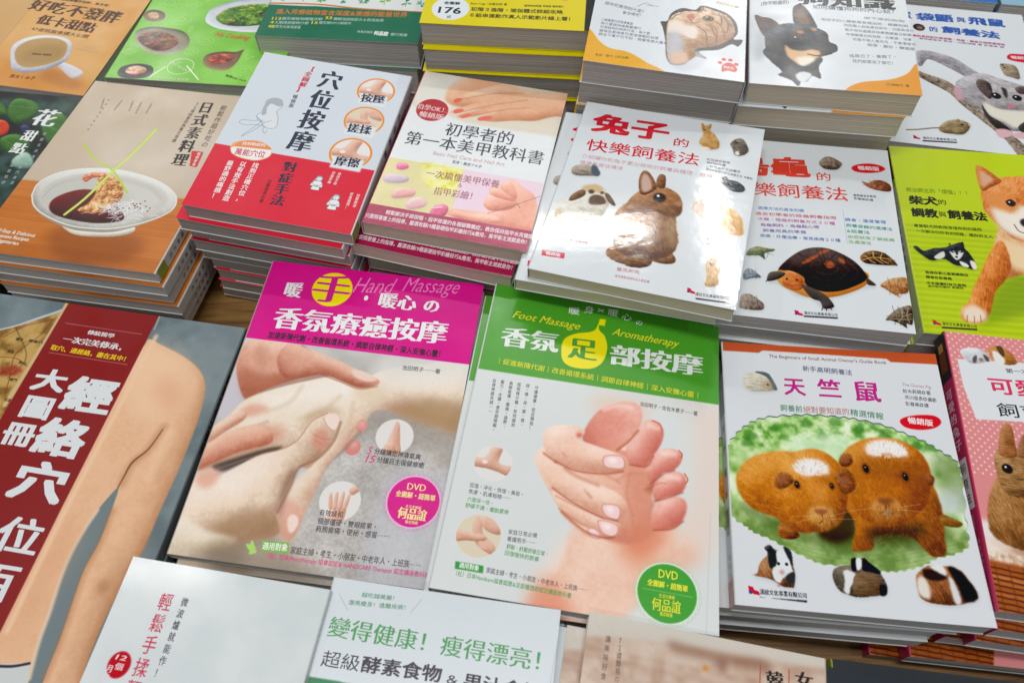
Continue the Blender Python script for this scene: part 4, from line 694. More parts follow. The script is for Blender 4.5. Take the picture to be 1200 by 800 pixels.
    for q in ([(113.7,93.3),(119.5,90.1),(129.8,89.3)], [(116.0,94.5),(124.0,92.5),(130.7,93.2)], [(110.2,97.8),(117.6,91.8),(125.4,88.0)]): A.line(q, .6, '#b08c5c', soft=.3, op=.7)
    # small standing, sitting
    P = [(102.8,26.3),(104.6,17.1),(102.2,10.2),(103.9,6.4),(108.8,5.9),(109.6,11.8),(113.6,14.9),(118.8,23.7),(119.0,31.6),(111.5,34.1),(104.8,30.4)]; drop(A, P); A.v(P, ('#94622c', '#d0a060', '#e8c894'), R=6, fur=.4, fang=70); A.v([(102.7,10.1),(101.0,5.0),(102.6,3.9),(104.6,8.2)], ('#94622c', '#c89450', '#e0b884'), R=1.5, soft=.15); A.v([(107.6,6.9),(108.0,3.3),(109.9,4.2),(109.2,9.2)], ('#94622c', '#c89450', '#e0b884'), R=1.5, soft=.15); A.e((104.7,11.7), .7, '#2c1c10'); A.f([(105.9,32.1),(111.2,32.2),(112.7,33.8),(106.3,34.7)], '#f0dcb8', soft=.3)
    P = [(128.0,23.5),(131.2,17.4),(136.6,15.4),(141.2,21.6),(143.4,29.2),(139.0,35.2),(133.4,35.9),(130.4,28.8)]; drop(A, P); A.v(P, ('#3c342c', '#74685c', '#a89c90'), R=6, fur=.4); A.f([(129.8,24.3),(131.8,22.5),(133.0,25.5),(131.1,27.3)], '#d8d0c4', soft=.4); A.f([(131.2,18.0),(133.0,21.6),(132.2,29.0),(129.8,24.3)], '#3c342c', soft=.5, op=.7); A.e((133.3,20.9), .7, '#100c0a'); A.f([(133.1,32.7),(135.4,30.8),(136.8,35.0),(133.9,35.8)], '#e0d8cc', soft=.4)
    P = [(127.2,157.4),(129.0,151.1),(133.5,149.4),(137.3,154.7),(138.3,164.9),(138.4,174.0),(134.2,176.7),(129.1,176.5),(129.4,167.2)]; drop(A, P); A.v(P, ('#9c7038', '#d0a468', '#e4c494'), R=7, fur=.4, fang=90); A.v([(133.4,151.6),(136.8,153.8),(138.7,159.1),(136.8,159.1)], ('#74502c', '#a07848', '#c49c6c'), R=2, fur=.3); A.e((131.5,155.2), 1.8, '#4c3420', soft=.6)
    A.f([(6.3,173.7),(23.6,172.5),(24.1,177.8),(6.9,179.0)], '#c81e3c', sm=0); logo(A, (*(117.6,184.5), 3)); A.f([(124.6,189.7),(148.6,187.8),(148.8,189.2),(124.8,191.1)], '#302c3c', sm=0)
    return A
def text_rabbit(b):
    t = b.ink('title', '#d0142c'); t.text('兔子', [(11.1,24.4),(77.3,22.3)], 20.46, 'black'); t.text('的', [(81.3,32.2),(95.7,31.7)], 9.19, 'med'); t.text('快樂飼養法', [(12.0,53.0),(107.1,48.8)], 12.94, 'med')
    g = b.ink('subtitle', '#d8a4ac'); g.text('介紹讓你和兔子更加親密的飼養與護理・飲食', [(11.6,67.0),(119.7,64.6)], 4.18); g.text('健康及居住環境', [(11.7,74.8),(47.8,73.6)], 4.18)
    k = b.ink('author_name', '#5c6068'); k.text('町田修◎監修', [(111.9,46.3),(130.9,46.1)], 2.71, 'med'); k.text('賴純如◎譯', [(112.4,50.0),(127.9,50.0)], 2.71, 'med'); k.text('二宮明宏中文版審定', [(112.1,53.9),(140.4,54.4)], 2.71, 'med'); k.text('漢欣出版審訂者協會暨主任 林春吉', [(112.7,57.5),(150.7,59.9)], 2.30, 'med')
    r = b.ink('caption', '#c86478'); r.text('荷蘭垂耳兔', [(12.3,154.4),(29.1,153.4)], 2.92); r.text('顏色豐富的最小型垂耳兔', [(12.3,159.4),(38.2,158.3)], 2.09); r.text('雷克斯兔', [(64.3,177.7),(81.7,176.6)], 3.13); r.text('身材柔軟如絨布的人氣品種', [(64.4,184.2),(90.2,183.7)], 2.30); r.text('安哥拉', [(123.4,131.5),(133.7,131.0)], 2.71); r.text('擁有豐富被毛', [(124.2,136.8),(136.4,135.8)], 2.09)
    b.ink('badge_lettering', '#f0d8dc').text('暢銷版', [(9.4,175.9),(21.0,175.4)], 3.34, 'bold'); b.ink('publisher_line', '#2c2c34').text('漢欣文化事業有限公司', [(124.1,186.4),(148.6,184.6)], 2.92, 'med')
def art_turtle():
    A = Art(*SZ('turtle'), '#dadfe2', 3.2)
    P = [(38.7,153.2),(43.1,148.3),(49.1,144.1),(52.4,137.3),(61.8,125.5),(72.1,119.4),(84.1,117.2),(95.7,120.9),(105.0,127.5),(112.0,136.8),(115.1,144.5),(120.0,148.8),(119.4,150.9),(110.4,153.3),(96.4,161.9),(86.5,166.5),(87.7,175.9),(80.0,177.7),(71.2,168.6),(59.8,167.0),(48.6,158.1),(39.0,156.4)]; drop(A, P, dy=2)
    A.v([(46.1,145.8),(48.2,158.2),(58.0,164.3),(71.2,168.6),(90.4,164.7),(108.4,154.9),(115.3,146.5),(112.0,136.8),(73.0,137.0)], ('#b06820', '#d89444', '#e8b878'), R=7)
    A.v([(47.5,145.1),(53.4,135.0),(63.8,124.2),(74.1,118.5),(86.1,117.4),(97.6,121.7),(106.9,128.5),(112.9,137.2),(114.7,144.5),(104.7,152.9),(90.8,160.2),(79.2,161.3),(68.0,157.4),(66.5,149.4),(57.0,144.3)], ('#120c0c', '#2a1c1a', '#5e4c48'), R=18, soft=.3, L=(-.4, -1))
    for q in ([(65.6,135.4),(73.5,127.9),(79.6,125.2),(75.4,130.2),(69.2,135.0)], [(77.7,124.7),(84.0,119.3),(88.3,119.3),(83.7,123.1)], [(83.0,133.6),(87.6,129.8),(91.2,134.5),(85.9,137.8)], [(94.3,126.3),(98.2,127.4),(99.2,131.4),(95.4,130.3)]): A.f(q, '#c45a30', soft=.5, op=.85)
    for k_ in (.35, .6, .85): A.line([((82.9,135.7)[0]+(x_-(82.9,135.7)[0])*k_, (82.9,135.7)[1]+(y_-(82.9,135.7)[1])*k_) for x_, y_ in [(51.2,142.6),(61.7,126.8),(74.0,120.2),(86.0,119.0),(97.5,123.3),(108.5,132.2),(112.5,141.8),(98.7,156.2),(81.3,159.6),(66.1,155.7)]], .45, '#6c544c', soft=.5, op=.45)
    for q in ([(82.9,135.7),(63.8,125.8)], [(82.9,135.7),(78.0,119.1)], [(82.9,135.7),(93.8,120.1)], [(82.9,135.7),(108.5,132.2)], [(82.9,135.7),(100.7,154.9)], [(82.9,135.7),(71.7,158.9)], [(82.9,135.7),(57.0,144.3)]): A.line(q, .4, '#0c0808', soft=.4, op=.6)
    A.line([(48.3,144.5),(57.2,146.9),(64.8,151.4),(69.8,158.9),(81.1,162.1),(96.6,158.5),(110.7,150.1),(115.1,144.0)], .9, '#c8742c', soft=.3)
    for q in ([(63.8,125.2),(72.7,142.2),(70.2,152.7)], [(82.1,118.0),(84.5,140.6),(79.4,158.8)], [(99.5,123.0),(100.2,138.4),(96.8,156.5)]): A.line(q, .4, '#120c0c', soft=.4, op=.6)
    A.v([(51.2,151.5),(53.9,147.8),(60.8,146.9),(66.0,150.2),(66.4,158.2),(61.9,162.7),(55.2,162.2),(50.5,158.3)], ('#8c3c18', '#c86c34', '#e09858'), R=5, tex=.3); A.line([(51.0,155.8),(51.7,157.7),(58.2,158.8),(64.5,156.9)], .4, '#8c4420', soft=.5); A.f([(52.5,158.8),(58.2,159.8),(64.5,157.9),(61.9,162.2),(55.2,162.2)], '#c86838', soft=.8, op=.7); A.e((53.7,152.9), .9, '#201008'); A.e((61.4,152.8), .9, '#201008')
    A.v([(38.6,154.0),(41.2,148.0),(48.1,146.1),(52.9,147.4),(50.0,151.6),(44.8,155.1),(39.3,156.9)], ('#201c1c', '#48403c', '#74685c'), R=3); A.v([(64.5,157.2),(71.7,158.7),(81.0,163.6),(86.2,170.1),(87.4,175.3),(80.0,177.7),(77.6,171.3),(71.2,168.6)], ('#1c1818', '#443c38', '#6c6058'), R=4)
    for q in ([(79.2,176.9),(78.4,179.4)], [(81.9,177.5),(81.8,179.4)], [(85.1,176.1),(85.7,177.9)], [(39.0,155.9),(37.8,157.6)]): A.line(q, .6, '#1c1818')
    A.v([(114.2,143.6),(119.6,147.9),(120.3,150.3),(114.6,150.0)], ('#201c1c', '#403834', '#60564c'), R=2)
    def tort(P, c3, spots, hd):
        drop(A, P); A.v(P, c3, R=5, soft=.2, tex=.55)
        xs = [q[0] for q in P]; ys = [q[1] for q in P]; bx = (min(xs)+max(xs))/2; by = max(ys); wd = max(xs)-min(xs)
        for k_ in (.3, .5, .7): A.line([(min(xs)+wd*k_, min(ys)+1), (min(xs)+wd*(k_+.06), (min(ys)+by)/2), (min(xs)+wd*k_, by-2)], .35, c3[0], soft=.3, op=.7)
        A.line([(min(xs)+1, (min(ys)+by)/2+1), (bx, (min(ys)+by)/2-1), (max(xs)-1, (min(ys)+by)/2+1)], .35, c3[0], soft=.3, op=.6)
    tort([(85.8,21.9),(89.9,15.1),(95.4,13.1),(101.7,16.7),(105.2,20.9),(100.8,27.7),(94.3,28.9),(89.1,27.7)], ('#4c3c34', '#84705f', '#a89484'), [], '#000000')
    tort([(119.7,39.4),(125.1,40.5),(130.7,36.8),(138.0,37.0),(143.0,41.7),(142.0,48.3),(132.7,48.4),(124.6,45.7)], ('#5c3020', '#94583c', '#b87c58'), [], '#000000')
    tort([(111.2,124.0),(114.7,118.3),(121.9,115.2),(129.6,116.3),(135.0,120.8),(139.1,127.5),(136.1,128.4),(124.3,129.2),(114.7,128.7)], ('#2c1c10', '#5c4024', '#a0784c'), [], '#e0b070')
    for q in ([(115.4,120.8),(118.9,125.6),(122.6,127.7)], [(121.7,116.3),(122.1,122.5),(128.4,127.4)], [(128.6,116.9),(126.9,123.2),(132.4,126.8)], [(113.0,125.9),(121.2,122.1),(132.9,122.1)]): A.line(q, .6, '#dcb070', soft=.2)
    tort([(123.8,149.8),(128.5,144.6),(136.6,140.5),(144.7,140.4),(143.8,153.7),(136.7,156.4),(137.8,159.6),(132.8,156.9),(127.6,152.7)], ('#74401c', '#b07844', '#cca070'), [], '#000000'); 
    for q in ([(130.3,145.9),(133.5,151.4),(138.8,154.1)], [(138.4,141.3),(136.8,148.5),(140.9,152.9)]): A.line(q, .5, '#84502c', soft=.3)
    tort([(124.5,182.0),(131.0,173.5),(137.1,168.9),(144.7,167.3),(143.4,183.5),(139.0,183.7),(138.9,187.9),(134.8,184.7),(128.5,182.3)], ('#28201a', '#5c4c3c', '#90806c'), [], '#000000')
    for q in ([(130.7,175.9),(136.1,177.5),(143.9,174.1)], [(137.0,169.8),(137.0,177.4),(133.6,183.0)], [(142.0,168.2),(140.2,177.0),(141.8,182.4)], [(127.6,180.6),(135.7,180.4),(143.2,179.4)]): A.line(q, .6, '#a89478', soft=.2)
    tort([(23.4,130.8),(25.8,126.5),(31.9,123.0),(39.9,123.7),(45.5,124.0),(43.8,126.4),(37.4,129.4),(37.6,135.6),(32.9,132.1),(23.7,133.4)], ('#48543c', '#78845c', '#a4ac84'), [], '#000000'); A.line([(25.8,127.8),(33.9,125.6),(37.8,127.2)], .6, '#c89c48')
    tort([(21.5,149.2),(25.5,146.1),(31.3,150.4),(34.0,154.1),(27.3,155.5),(21.4,158.3),(20.3,154.5)], ('#4c545c', '#7c8890', '#a8b4bc'), [], '#000000')
    tort([(17.2,182.1),(19.2,173.3),(25.1,171.3),(31.7,175.7),(35.6,179.5),(34.3,185.0),(24.8,186.3),(17.6,185.4)], ('#54483e', '#8c7c70', '#b0a296'), [], '#000000')
    A.f([(112.6,24.6),(117.2,20.2),(127.3,17.6),(136.6,18.9),(140.6,22.7),(134.9,27.1),(124.1,29.2),(115.7,28.5)], '#d6242c'); A.line([(101.9,73.5),(102.5,110.7)], .3, '#8090a0', op=.6)
    logo(A, (*(58.2,184.5), 3)); A.f([(64.9,186.0),(89.7,184.4),(89.6,185.9),(64.8,187.4)], '#302c3c', sm=0)
    return A
def text_turtle(b):
    t = b.ink('title', '#dc3a24'); t.text('烏龜', [(10.0,33.9),(77.6,29.2)], 20.86, 'black'); t.text('的', [(81.8,38.5),(95.4,37.9)], 8.83, 'med'); t.text('快樂飼養法', [(10.0,60.7),(107.8,56.5)], 14.04, 'med')
    b.ink('badge_lettering', '#f4dcdc').text('暢銷版', [(117.8,23.9),(135.7,23.3)], 4.41, 'bold')
    k = b.ink('author_name', '#50545c'); k.text('霍野晉吉◎監修', [(111.5,56.6),(130.3,55.8)], 2.41, 'med'); k.text('彭春美◎譯', [(111.7,60.0),(127.3,60.3)], 2.41, 'med')
    for tx, q, c in (('選擇方法的基本知識', [(32.9,81.1),(70.6,79.4)], '#5c8cc8'), ('適合初學者的陸龜飼養指南', [(30.6,87.6),(96.2,83.9)], '#d05c74'), ('水龜・陸龜的飼養方式３０種', [(32.6,93.0),(94.5,90.2)], '#c05ca0'), ('烏龜飼料・烏龜點心等', [(34.5,99.5),(81.9,95.8)], '#8c50a4'), ('飼養用具的準備', [(36.4,105.3),(71.0,102.8)], '#6c70b4'), ('疾病・外傷治療・常見疾病２０種', [(34.2,111.1),(97.5,107.9)], '#3c64b4'), ('餵食・溫度管理', [(102.6,84.7),(135.1,83.6)], '#3878c4'), ('飼養容器的選擇法', [(102.9,90.7),(139.5,90.7)], '#209c80'), ('&設置法', [(103.2,96.8),(121.3,96.5)], '#209c80'), ('由症狀來了解疾病', [(103.1,102.8),(139.8,102.1)], '#74b060'), ('及處理法', [(103.5,108.1),(121.4,107.8)], '#74b060')): b.ink('blurb', c).text(tx, q, 3.21, 'med')
    b.ink('publisher_line', '#2c2c34').text('漢欣文化事業有限公司', [(65.0,183.6),(89.8,182.5)], 2.61, 'med')
def art_shiba():
    A = Art(*SZ('shiba'), '#bcd000', 3.2)
    # corrugated lime stripes
    Y = np.arange(A.h)/A.r; (x0, y0) = (0.5,91.2); k = np.clip((Y-y0+2)/3, 0, 1)*(.5+.5*np.sin((Y-y0)*2*math.pi/6.0)); A.im = A.im*(1-.30*k[:, None, None])+rgb('#7ea400')*(.30*k[:, None, None])
    A.f([(67.2,145.9),(101.3,132.1),(118.6,140.5),(113.6,160.9),(51.3,186.8),(43.1,190.0)], '#6c8c10', soft=4, op=.6)
    c3 = ('#a04a14', '#d87c34', '#f0ac6c')
    A.v([(87.3,68.1),(118.9,56.2),(157.2,66.7),(141.1,127.9),(93.0,134.2),(72.0,141.6),(62.4,130.9)], ('#a8602c', '#e0a468', '#f4dcb8'), R=24, soft=.5, fur=.8, fang=80)
    A.f([(74.0,103.1),(91.8,104.0),(122.5,124.7),(100.7,134.7),(78.5,129.3)], '#ecd0a8', soft=4, fur=.8, fang=60)
    A.v([(74.0,103.1),(79.0,108.0),(78.5,129.3),(71.7,142.9),(61.1,156.6),(53.2,177.0),(46.7,186.1),(35.9,188.4),(30.6,184.2),(33.2,174.3),(40.0,166.2),(43.9,155.9),(52.8,139.7),(62.5,120.4)], c3, R=16, soft=.4, fur=.7, fang=100)
    A.f([(31.5,181.7),(34.8,174.1),(43.0,170.8),(50.3,177.3),(47.8,185.3),(36.0,188.0)], '#ecd8c4', soft=2, fur=.6, fang=90)
    for q in ([(35.7,181.3),(34.2,187.7)], [(40.6,181.7),(39.7,188.0)], [(45.4,180.3),(44.9,186.5)]): A.line(q, .5, '#8c5c3c', soft=.4)
    A.v([(69.8,58.2),(70.9,47.8),(77.7,38.1),(88.7,30.9),(104.4,27.2),(147.6,23.5),(127.9,103.0),(92.4,101.2),(80.4,91.4),(72.9,78.1),(69.4,69.9)], c3, R=26, soft=.4, fur=.7, fang=120)
    A.f([(75.2,66.4),(84.2,63.2),(90.9,70.6),(101.2,60.9),(116.1,68.0),(108.8,99.5),(89.2,97.4),(77.4,86.1)], '#f0e6d8', soft=3, fur=.8, fang=90); A.f([(71.2,55.1),(78.5,50.0),(92.4,53.6),(96.4,64.3),(85.2,68.3),(75.7,64.1)], '#e0904c', soft=3, fur=.6, fang=110)
    A.v([(71.7,19.3),(75.3,17.0),(81.9,22.3),(88.7,30.9),(89.9,35.3),(80.0,42.3),(72.2,47.6),(70.4,37.3)], ('#8c3c10', '#cc7030', '#e49c60'), R=6, fur=.4); A.f([(73.9,24.7),(79.0,26.0),(84.0,32.9),(77.4,39.6),(73.1,43.0)], '#d8a884', soft=1.2, fur=.4)
    eye(A, (92.9,59.4), 3.0, '#4c2410'); A.line([(89.0,58.1),(93.7,55.2),(97.1,59.0)], .9, '#3c1c0c', soft=.4); A.line([(90.6,83.4),(92.8,90.1),(97.4,92.4)], .7, '#4c3024', soft=.4); A.e((100.9,80.9), 5, '#30282c', soft=.6)
    P = [(4.9,117.0),(7.6,115.3),(12.6,119.7),(21.2,116.1),(29.6,114.4),(36.2,111.0),(44.9,107.4),(45.7,114.1),(48.8,119.2),(51.6,130.8),(47.8,135.1),(42.3,133.0),(34.6,131.7),(27.5,126.7),(17.1,129.1),(10.0,123.7)]; A.f([(x, y+1.5) for x, y in P], '#708c08', soft=1, op=.6)
    A.v(P, ('#0c0e10', '#22262a', '#4c5258'), R=5, soft=.2, fur=.3); A.f([(33.0,118.1),(35.9,119.4),(38.9,116.4),(41.7,118.8),(44.2,118.0),(40.7,124.3),(37.0,126.8),(34.5,123.3)], '#dcdcd8', soft=.35); A.f([(37.8,113.3),(39.9,113.1),(39.4,120.1),(37.7,120.8)], '#1c1c1e', soft=.4); A.e((36.2,117.8), .6, '#f0f0f0'); A.e((41.5,117.2), .6, '#f0f0f0'); A.e((37.6,123.5), 1.0, '#101010', soft=.3)
    A.f([(19.7,125.4),(27.9,118.7),(28.4,123.9),(23.3,127.6)], '#dcd8d0', soft=.4); A.f([(39.3,127.6),(44.8,130.2),(45.2,133.3),(40.4,132.2)], '#e4e4e0', soft=.3); A.f([(47.4,126.7),(51.2,127.4),(51.6,133.6),(48.3,134.5)], '#e4dcd0', soft=.3); A.f([(33.6,110.0),(34.9,109.3),(35.0,113.1)], '#141618', sm=0); A.f([(43.5,108.4),(45.5,106.6),(45.5,110.9)], '#141618', sm=0)
    logo(A, (*(8.3,190.9), 3)); A.f([(14.6,194.0),(40.7,193.1),(40.4,194.6),(14.3,195.5)], '#302c3c', sm=0)
    return A
def text_shiba(b):
    b.ink('subtitle', '#6c9410').text('根治飼主的「煩惱」！！', [(7.8,52.6),(61.8,51.3)], 4.78, 'med')
    t = b.ink('title', '#1c2010'); t.text('柴犬', [(8.6,64.4),(32.3,63.8)], 8.77, 'black'); t.text('的', [(32.2,64.4),(39.8,64.2)], 5.58, 'med'); t.text('調教', [(8.6,78.4),(30.4,77.9)], 8.77, 'black'); t.text('與', [(30.7,78.4),(37.4,78.0)], 5.58, 'med'); t.text('飼養法', [(38.3,77.7),(70.2,77.3)], 8.77, 'black')
    k = b.ink('blurb', '#2c3810'); k.text('專業馴犬師教授疼惜狗狗的疑問', [(8.5,93.2),(63.2,92.1)], 3.19, 'med'); k.text('一次解決你所有的問題，擺脫和主人', [(9.3,98.7),(70.8,99.0)], 3.19, 'med')
    k.text('監修◎影山直美譯柴田', [(10.3,142.1),(43.4,141.7)], 2.59, 'bold'); k.text('譯者◎彭春美', [(9.9,146.8),(30.0,146.7)], 2.59, 'bold'); k.text('中文版審訂◎江俊明', [(9.4,152.9),(39.9,152.3)], 2.59, 'bold'); k.text('漢欣動物醫院 獸醫師', [(9.7,156.0),(37.5,155.1)], 1.99, 'med')
    b.ink('publisher_line', '#2c3010').text('漢欣文化事業有限公司', [(15.1,191.1),(41.0,191.2)], 2.59, 'med')
    b.spine_patch(0, 40, 0.0, 50, '#2c2420'); b.spine_patch(48, b.H*1000, 0.0, 50, '#d4dcc4')
    b.spine_text('柴犬的調教與飼養法', 52, 138, b.t*500, 7, '#4c7c54', 'bold'); b.spine_text('柴犬', 50, 66, b.t*500, 9, '#d02c4c', 'bold')
    for i in range(26): b.spine_patch(128+i*2.6, 129+i*2.6, .6, b.t*1000-1, '#a8c43c', 0)
def art_bunnypink():
    A = Art(*SZ('bunnypink'), '#dc8c8c', 3.4)
    for j in range(60):
        for i in range(34): A.e((i*5.4+(j % 2)*2.7, j*2.9+1), .72, '#f2d2d0', soft=.15) if j*2.9 < 116 else None
    A.f([(6.3,23.9),(130.9,15.6),(117.2,64.3),(11.0,73.0),(6.6,46.2)], '#dde1e4', sm=0)
    A.v([(9.3,16.8),(16.9,12.4),(25.9,13.4),(29.5,18.5),(27.7,22.9),(21.4,25.7),(13.7,25.7)], ('#a8a4a8', '#d4d4d8', '#e8e8ec'), R=5, fur=.3); A.f([(17.6,21.3),(20.8,18.6),(19.8,24.3),(17.3,25.7)], '#5c5458', soft=.4); A.f([(25.6,17.4),(28.5,18.6),(29.2,22.4),(26.9,22.8)], '#58504c', soft=.4); A.e((23.4,22.1), 1.6, '#8c8074')
    A.v([(29.6,12.9),(34.0,8.9),(40.4,9.2),(46.3,13.4),(49.0,20.3),(46.1,23.4),(38.8,23.9),(33.7,22.4)], ('#7c4c20', '#bc7c3c', '#dca870'), R=5, fur=.3); A.f([(32.7,13.6),(37.1,14.1),(40.5,19.8),(38.5,24.5),(33.5,23.5)], '#e8e4de', soft=.5); A.f([(36.3,9.2),(40.5,8.6),(41.3,15.8),(38.9,16.7)], '#5c4028', soft=.4)
    m = A.mask([(-6.2,155.4),(66.3,158.9),(45.2,241.4),(-23.2,250.8)], .5, 0)
    A.mottle(m, ['#b88c74', '#dcc0ac', '#ecdcd0'], 12, 3)
    A.f([(-1.7,147.9),(69.5,146.1),(65.4,162.3),(34.7,161.0),(-3.8,159.6)], '#e4e0dc', soft=2)
    A.v([(6.1,140.4),(13.0,121.6),(24.5,107.7),(40.1,99.3),(70.7,98.2),(57.2,153.4),(28.8,164.0),(13.6,162.2),(5.5,154.9)], ('#5c3418', '#9c6838', '#c89c68'), R=20, soft=.4, fur=.9, fang=70)
    A.v([(17.0,111.8),(18.4,99.1),(25.4,91.7),(44.3,92.3),(72.3,91.7),(66.1,117.3),(36.8,127.3),(20.7,126.6)], ('#5c3c20', '#a07444', '#c8a478'), R=12, fur=.7); A.v([(21.8,98.6),(25.1,82.0),(29.6,73.4),(34.2,76.1),(33.8,89.3),(33.0,98.3)], ('#6c3c1c', '#a4683c', '#c89468'), R=4, fur=.4); A.v([(33.3,97.0),(39.8,81.9),(43.0,82.8),(41.1,97.2)], ('#6c3c1c', '#94603c', '#b48868'), R=3, fur=.4); eye(A, (24.9,108.3), 2.8)
    w = A.mask([(1.4,171.1),(62.2,174.6),(45.2,241.4),(-10.5,249.1)], .4, 0); A.comp(w, rgb('#a04f24'))
    r = random.Random(4); (xx, yy) = (-3.7,176.2)
    for i in range(24):
        y = yy+i*3.6; pts = [(xx+u*3, y+u*.25+r.uniform(-.25, .25)) for u in range(34)]; A.line(pts, 1.9, r.choice(['#b06a34', '#bf7a40', '#a05828']), soft=.5, clip=w, op=.9); A.line([(a_, b_+1.6) for a_, b_ in pts], 1.0, '#4a1e0e', soft=.4, clip=w, op=.85)
    for u in range(14): A.line([(xx+u*8+r.uniform(-1, 1), yy), (xx+u*8+2, yy+90)], 1.0, '#6c3014', soft=.6, clip=w, op=.5)
    A.mottle(A.mask([(1.0,167.9),(63.6,169.1),(61.4,177.9),(-0.1,173.5)], 1, 0), ['#c8a488', '#ecdccc'], 2.5, 4)
    return A
def text_bunnypink(b):
    b.ink('title', '#dc2c5c').text('可愛的', [(24.3,43.7),(80.2,41.3)], 12.47, 'bold'); b.ink('title', '#2c2c30').text('飼育法', [(26.7,63.2),(73.4,60.8)], 10.06, 'med'); b.ink('blurb', '#505054').text('第一次飼養就上手', [(39.1,29.3),(83.8,26.4)], 3.62, 'med')
    T = b.t*1000; b.spine_patch(0, 40, 0, T-.6, '#242026'); b.spine_patch(40, b.H*1000, 0, T-.6, '#c22a5c'); b.spine_patch(8, 15, T*.3, T*.7, '#c88c2c', 0); b.spine_patch(16, 32, T*.2, T*.75, '#7c3c20', 0)
    b.spine_text('可愛的兔子', 46, 96, T*.5, 8.5, '#f0c8d8', 'bold'); b.spine_patch(102, 138, T*.14, T*.82, '#e4dcdc', 0); b.spine_text('飼育法', 104, 136, T*.5, 8, '#3c3438', 'med')
    b.spine_text('暢銷版', 142, 152, T*.5, 4, '#eca8c4'); b.spine_text('漢欣編輯部', 158, 180, T*.35, 3.5, '#e08cac'); b.spine_text('獸醫師監修', 158, 180, T*.65, 3.5, '#e08cac'); b.spine_patch(184, 200, T*.35, T*.6, '#5c3c34', 0)
def lady(A, c, k, skin='#e6e8ea', ln='#5a646c', cut=False):
    """line drawing of a seated woman, k mm tall"""
    x, y = c; T = lambda P: [(x+a*k, y+b*k) for a, b in P]
    body = T([(-.18, -.1), (.12, -.12), (.28, .02), (.34, .3), (.2, .34), (.22, .55), (-.24, .55), (-.2, .3), (-.36, .3), (-.3, .02)])
    A.f(body, skin, soft=.15); A.line(body+[body[0]], .32, ln, soft=.12)
    A.e((x, y-.28*k), .17*k, skin, ry=.19*k, soft=.1)
    A.f(T([(-.2, -.3), (-.12, -.48), (.08, -.5), (.2, -.34), (.17, -.22), (.1, -.38), (-.1, -.36), (-.16, -.2), (-.2, -.02), (-.27, -.04)]), '#a8aeb4', soft=.15); A.line(T([(-.2, -.3), (-.12, -.48), (.08, -.5), (.2, -.34), (.17, -.16), (.04, -.1), (-.12, -.18)]), .3, ln, soft=.12)
    for q in ([(-.3, .05), (-.1, .28), (.05, .25)], [(.28, .05), (.12, .28), (0, .25)], [(-.08, .22), (.08, .2), (.1, .3), (-.08, .32), (-.08, .22)], [(-.06, -.26), (-.02, -.25)], [(.05, -.25), (.09, -.26)], [(-.01, -.17), (.04, -.17)]): A.line(T(q), .28, ln, soft=.12)
def art_red():
    A = Art(*SZ('red'), '#d0d8e0', 3.6)
    (x0, y0), (x1, y1) = [(-0.6,117.1),(138.5,119.3)]; y = (y0+y1)/2; A.rect(-3, y, A.W+3, A.H+3, '#d8283c')
    for (cx, cy), r, k in (((111.9,26.2), 16.85, 3), ((112.1,64.3), 17.40, 4), ((112.1,103.9), 17.95, 3)):
        A.e((cx, cy), r, '#e8892c'); A.e((cx, cy), r*.9, '#e4e2e2'); hand_small(A, (cx, cy), r*.88, k)
        A.f([(cx-r*.7, cy+r*.3), (cx+r*.75, cy+r*.3), (cx+r*.75, cy+r*1.05), (cx-r*.7, cy+r*1.05)], '#dde2e6', soft=.6, sm=0)
    # seated woman rubbing her foot
    T = [(24.0,65.7),(24.5,58.7),(29.1,55.7),(35.3,56.9),(38.8,62.0),(37.2,67.9),(36.3,70.8),(40.0,77.9),(42.2,87.9),(38.7,91.3),(31.8,90.3),(26.7,83.7),(21.5,79.7),(23.6,75.2),(26.2,71.9)]; A.f(T, '#d8dde2', soft=.2); A.line(T+[T[0]], .32, '#66707a', soft=.15)
    A.f([(23.7,65.7),(23.3,59.3),(28.9,54.6),(35.9,55.9),(38.8,62.0),(34.9,64.1),(28.6,62.4),(26.8,68.2),(28.6,75.3),(25.4,77.4),(23.7,71.1)], '#a9b1b8', soft=.2)
    for q in ([(26.7,83.7),(20.0,85.8),(11.9,86.7),(10.4,90.2),(15.7,92.1),(25.1,89.8),(32.7,90.1)], [(31.0,85.3),(26.7,94.2),(19.9,103.5),(17.9,105.5),(19.9,100.9),(25.4,90.6),(28.4,83.3)], [(21.5,79.7),(25.0,84.1),(31.0,85.3),(35.5,82.1)], [(32.7,90.1),(32.3,94.1),(35.1,97.9),(36.1,94.5)]): A.line(q, .32, '#66707a', soft=.15)
    lady(A, (95.7,141.0), 14.29); lady(A, (114.9,157.5), 15.02)
    A.f([(13.8,120.1),(15.3,113.2),(26.4,108.6),(39.3,108.6),(48.2,115.8),(48.1,123.3),(39.4,129.5),(26.7,129.4),(18.4,126.4)], '#e8a878'); A.f([(16.4,124.4),(17.1,118.1),(45.3,115.3),(48.1,117.1),(47.3,123.0),(39.1,128.6),(26.4,128.5),(19.1,126.3)], '#eceae8'); A.f([(15.4,118.4),(20.0,111.1),(31.6,107.9),(43.0,111.3),(45.1,114.8),(17.0,117.8)], '#e88c4c')
    return A
